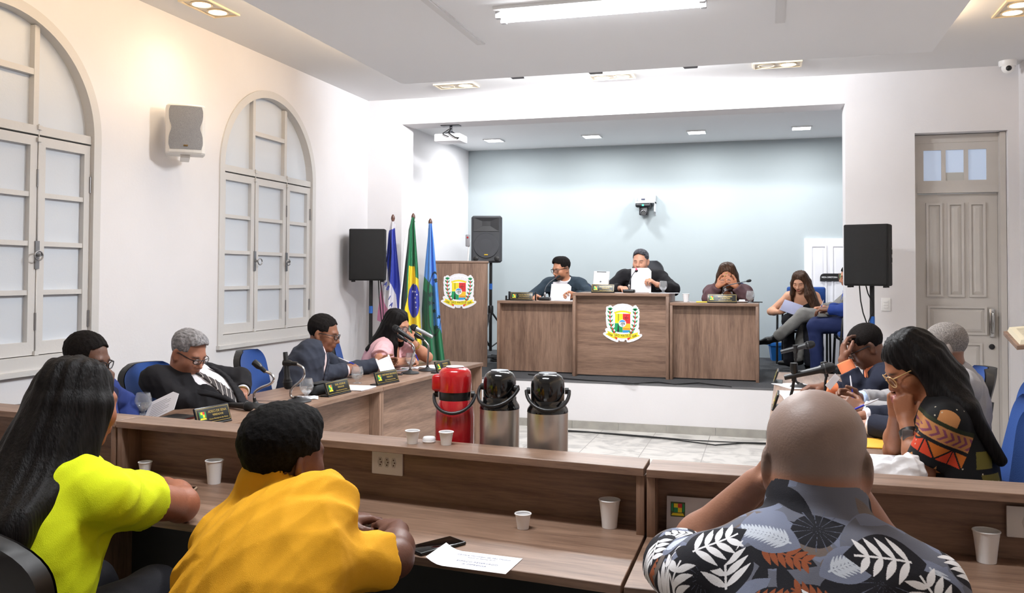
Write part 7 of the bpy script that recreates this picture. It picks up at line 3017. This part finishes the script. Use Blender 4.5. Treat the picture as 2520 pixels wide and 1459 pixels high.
# ---------------------------------------------------------------- door side row
P14 = Person('man with glasses and orange cuffs in a navy suit, resting his forehead on his hand', (.82, 5.70, .45), (.565, 5.60, 1.085), 90, hyaw=96, nod=30, skin=(112, 74, 56), h=.0045, w=1.05)
P14.arm(-1, (.435, 5.50, .985), (.3, -1, -1), elbow=(.535, 5.46, .775), hdir=(.02, .25, .95), palm=(.95, .2, .1), curl=(.5, .6, .7, .8), thumb=.6)
P14.arm(1, (.35, 5.92, .775), (.2, 1, -.8), hdir=(-.9, -.1, 0), palm=(0, 0, -1), curl=.6)
P14.body(brow=(22, 18, 16), scalp=(44, 36, 32), scal_a=.6)
ORANGE = cloth('orange_shirt', (238, 140, 96))
P14.shirt(ORANGE, off=.010)
P14.jacket(NAVY, zb=.3, end=1.70)
P14.cuffs(ORANGE, 1.60, 1.96, .013)
P14.hair_short(DARKH, vol=.007, noise=.0015)
P14.glasses(MGLS, rr=.0028)
P14.trousers(NAVY)

LGREY = cloth('light_grey_suit', (150, 148, 150), noise=(260, .08))
P15 = Person('man with cropped grey hair in a light grey suit holding a small slip of paper', (.95, 4.98, .45), (.875, 4.95, 1.135), 90, hyaw=84, nod=8, skin=(122, 82, 62), h=.0045)
P15.arm(-1, (.48, 4.80, .80), (.2, -1, -.5), elbow=(.72, 4.72, .78), hdir=(-.93, .2, .3), palm=(-.1, .8, -.4), curl=(.6, .7, .8, .9), thumb=.4)
P15.arm(1, (.48, 5.05, .82), (.2, 1, -.5), elbow=(.72, 5.20, .79), hdir=(-.93, -.2, .3), palm=(-.1, -.8, -.4), curl=(.6, .7, .8, .9), thumb=.4)
P15.body(scalp=(150, 146, 142), scal_a=.7, brow=(110, 104, 100))
P15.shirt(cloth('light_blue_shirt', (186, 206, 238)), off=.010)
P15.jacket(LGREY, zb=.3)
P15.cuffs(cloth('light_blue_shirt', (186, 206, 238)), 1.83, 1.99, .013)
P15.hair_short(hair_mat('cropped_grey_hair', (126, 120, 116), .8, (220, 220, 220), .4), vol=.006, noise=.0012)
P15.trousers(LGREY)
t = thing('paper_slip', 'small white slip of paper between the fingers of the light grey suit man', 'paper')
t.matrix_world = face_frame(atY(2049, 939, 4.98), (.5, .1, -.5), (.1, .3, 1))
B().box(-.018, .018, -.045, .045, 0, .0012).build('slip', MPAPER, t)
pen((.43, 5.0, .95), (.44, 4.96, .83), 'blue pen standing between the fingers of the light grey suit man')

P16 = Person('person in a navy suit with white cuffs writing, hidden behind the patterned blouse woman', (.76, 4.32, .45), (.66, 4.28, 1.02), 90, nod=34, skin=(150, 104, 82), h=.006)
P16.arm(-1, (.46, 4.40, .785), (.2, -1, -.3), elbow=(.70, 4.22, .78), hdir=(-.85, .45, 0), palm=(0, .1, -1), curl=.7)
P16.arm(1, (.45, 4.55, .80), (.2, 1, -.3), elbow=(.70, 4.60, .79), hdir=(-.85, .0, .1), palm=(0, -.1, -1), curl=.8)
P16.body()
P16.shirt(WHITESH, off=.010)
P16.jacket(NAVY)
P16.cuffs(WHITESH, 1.80, 1.985, .014)
P16.hair_short(DARKH)
P16.trousers(NAVY)
pen((.51, 4.47, .90), (.40, 4.52, .835), 'blue pen in the hand resting on the navy sleeve')

P17 = Person('woman with long black hair and glasses in a colourful patterned blouse, hands at her mouth', (.70, 3.60, .46), (.535, 3.64, 1.165), 86, hyaw=98, nod=34, skin=(150, 96, 66), female=True, w=1.04, belly=.06, h=.004)
P17.arm(-1, (.505, 3.60, .94), (.2, -1, -1), elbow=(.535, 3.47, .772), hdir=(-.12, .12, 1), palm=(.1, .95, .1), curl=(.9, 1.0, 1.0, 1.1), thumb=.5)
P17.arm(1, (.485, 3.69, .945), (.2, 1, -1), elbow=(.50, 3.86, .772), hdir=(0, -.15, 1), palm=(.1, -.95, .1), curl=(.9, 1.0, 1.0, 1.1), thumb=.5)
P17.body(lipc=(150, 70, 80), brow=(30, 22, 18))
F = Field()
P17.torso(F, .012)
for sd in (-1, 1):
    P17.sleeve(F, sd, .013, .80, .014)
F.ell(P17.spine(1.0) + P17.frame(.9) @ V3(0, .06, .02), (.09, .09, .08), P17.frame(.9), k=.008, op='s')
V, Q = F.mesh(.006)
n_ = np.cross(V[Q[:, 2]] - V[Q[:, 0]], V[Q[:, 3]] - V[Q[:, 1]])
nw = n_ @ P17.Rw.T
V, Q = subdiv_mask(V, Q, (nw[:, 1] < 0) | (nw[:, 2] > 0), 3)
Wv = V @ P17.Rw.T + P17.hip
S, E, W_ = P17.arms[-1]
Sw, Ew = P17.Wd(S), P17.Wd(E)
cols = np.tile(C3((22, 22, 24)), (len(V), 1))
# sleeve coordinates: u down the upper arm, v across (towards +x)
du = nrm(Ew - Sw)
dv = nrm(V3(1, 0, 0) - du * (V3(1, 0, 0) @ du))
u = (Wv - Sw) @ du
v = (Wv - Sw) @ dv
side = Wv[:, 1] < (Sw[1] + .09)
ons = side & (u > -.07) & (np.abs(v) < .1)
TAN, PUR, RED, ORA, OLV, TEA = (176, 122, 76), (122, 66, 88), (188, 62, 36), (176, 96, 36), (104, 96, 44), (46, 84, 78)


def put(m, c):
    cols[m] = C3(c)


put(ons & (u > -.05) & (u < .0) & (np.abs(v + .01) < .034) & ((v + .01) ** 2 + (u + .0) ** 2 < .0022), TAN)
put(ons & (u > .0) & (u < .014), (40, 46, 30))
m = ons & (u > .015) & (u < .07)
put(m, TAN)
ch = np.mod(v + np.abs(u - .042) * .9, .026)
put(m & (ch < .011) & (u > .022) & (u < .064), PUR)
m = ons & (u > .083) & (u < .132)
q_ = np.mod(v + .05, .1) - .05
put(m & (np.abs(q_) < .048), RED)
put(m & (np.abs(q_) < (.132 - u) * .85), ORA)
put(m & (np.abs(np.abs(q_) - (.132 - u) * .9) < .004), (22, 22, 24))
m = ons & (u > .145) & (u < .24)


def star(cu, cv, r, c):
    a = np.arctan2(v - cv, -(u - cu))
    d = np.hypot(v - cv, u - cu)
    k_ = np.abs(np.mod(a + PI / 5, 2 * PI / 5) - PI / 5)
    put(ons & (d < r * .42 / np.maximum(np.cos(.95 - k_ * 1.0) * .0 + .42 + k_ * .95, .42)), c)


star(.182, .02, .030, TAN)
star(.175, -.062, .028, TAN)
# body panels
w_ = ~ons
X_, Z_ = Wv[:, 0], Wv[:, 2]
put(w_ & (Z_ > .70) & (Z_ < .78) & (np.mod(X_ * 1.0 + Z_ * .3, .16) < .07), OLV)
put(w_ & (Z_ > .80) & (Z_ < .86) & (np.mod(X_ + .05, .19) < .06), OLV)
put(w_ & (Z_ > .635) & (Z_ < .655), RED)
put(w_ & (Z_ > .60) & (Z_ < .632) & (np.mod(X_, .1) < .055), TEA)
m = w_ & (Z_ < .595) & (Z_ > .50)
put(m, TAN)
put(m & (np.mod(X_ + np.abs(Z_ - .55) * .8, .05) < .026), (28, 24, 24))
m2 = m & (np.mod(X_, .3) < .12)
put(m2 & (np.mod(X_ + np.abs(Z_ - .55) * .8, .03) < .014), PUR)
rs = np.random.RandomState(3)
for k in range(90):
    c_ = Wv[rs.randint(len(Wv))]
    d = ((Wv - c_) ** 2).sum(1)
    put(d < .0028 ** 2, (190, 180, 160))
me = fast_mesh('patterned_blouse', V, Q, cols)
link('patterned_blouse', me, mat('printed_viscose', vcol=True, rough=.8, spec=.2, bump=(400, .1)), P17.root)
P17.trousers(DKTROU)
paths = []
for i in range(24):
    a = rad(-96 + 192 * i / 23)
    d = P17.HR @ V3(math.sin(a) * .082, -math.cos(a) * .085 - .012, .0)
    top = P17.hp(math.sin(a) * .05, -math.cos(a) * .06 - .0, .09)
    p1 = P17.head + d + V3(0, 0, 0)
    bk = P17.Rw.T
    ex = math.sin(a)
    lat = bk @ V3(0, ex * -.085, 0) * -1
    p2 = P17.head + d * 1.15 + bk @ V3(.055, 0, -.10)
    p3 = P17.L((.70, 3.58, 1.00)) + V3(ex * .09, 0, 0)
    p4 = P17.L((.80, 3.56, .83)) + V3(ex * .09, 0, 0)
    paths.append(([top, p1, p2, p3, p4], [.022, .028, .032, .03, .010]))
strands(P17, 'hair', BLACKH, paths, cap=(.09, .108, .098), ridge=.003, freq=160, h=.005)
P17.glasses(mat('glasses_gold', (196, 160, 110), .3, .6), wd=.054, ht=.046, rr=.0024, roundish=2.1, drop=-.008)
S, E, W_ = P17.arms[-1]
p = Vector(E + (W_ - E) * .72)
Mw = Matrix.Translation(p) @ Vector(W_ - E).normalized().to_track_quat('Z', 'Y').to_matrix().to_4x4()
B().lathe([(.034, -.013), (.037, -.011), (.037, .011), (.034, .013)], 22, 0, Mw, caps=False).build('watch_strap', MBLK, P17.root)
wl = P17.L((P17.Wd(np.array(p))[0] - .012, P17.Wd(np.array(p))[1] - .04, P17.Wd(np.array(p))[2]))
B().rbox(-.02, .02, -.006, .006, -.021, .021, .005, 0, Matrix.Translation(Vector(wl)) @ Matrix(P17.Rw.T.tolist()).to_4x4() @ Matrix.Rotation(-.3, 4, 'Z')).build('smart_watch', mat('watch_grey', (96, 92, 92), .25, .4), P17.root)

# white carrier bag on the door side desk
F = Field()
F.ell((-.05, 0, .055), (.10, .09, .075), k=.03)
F.ell((.07, -.02, .065), (.085, .09, .085), k=.03)
F.rcone((.02, -.05, .10), (.0, -.10, .02), .02, .05, k=.03)
F.rcone((.02, -.05, .10), (.06, -.10, .03), .018, .04, k=.03)
F.ell((.015, -.05, .125), (.03, .02, .025), k=.02)
rs = np.random.RandomState(9)
Db = rs.normal(size=(8, 3)) * 38


def _crumple(P):
    r = np.zeros(P.shape[:-1], F4)
    for i in range(8):
        r += np.abs(np.sin(P @ Db[i].astype(F4) + F4(i))) - F4(.64)
    return r * F4(.0042)


F.ops.append(('d', _crumple, np.array([-.2, -.2, -.1]), np.array([.2, .2, .25]), .01))
F.fun(lambda P: P[..., 2], np.array([-.3, -.3, -.2]), np.array([.3, .3, .3]), .002, 's')
V, Q = F.mesh(.0045)
me = fast_mesh('carrier_bag', V, Q)
o = link('carrier_bag', me, mat('white_polythene', (232, 232, 236), .35), None, (.435, 3.36, ZD + .0008))
o.scale = (.64, .64, .84)
tag(o, 'knotted white plastic carrier bag on the door side desk', 'bag')
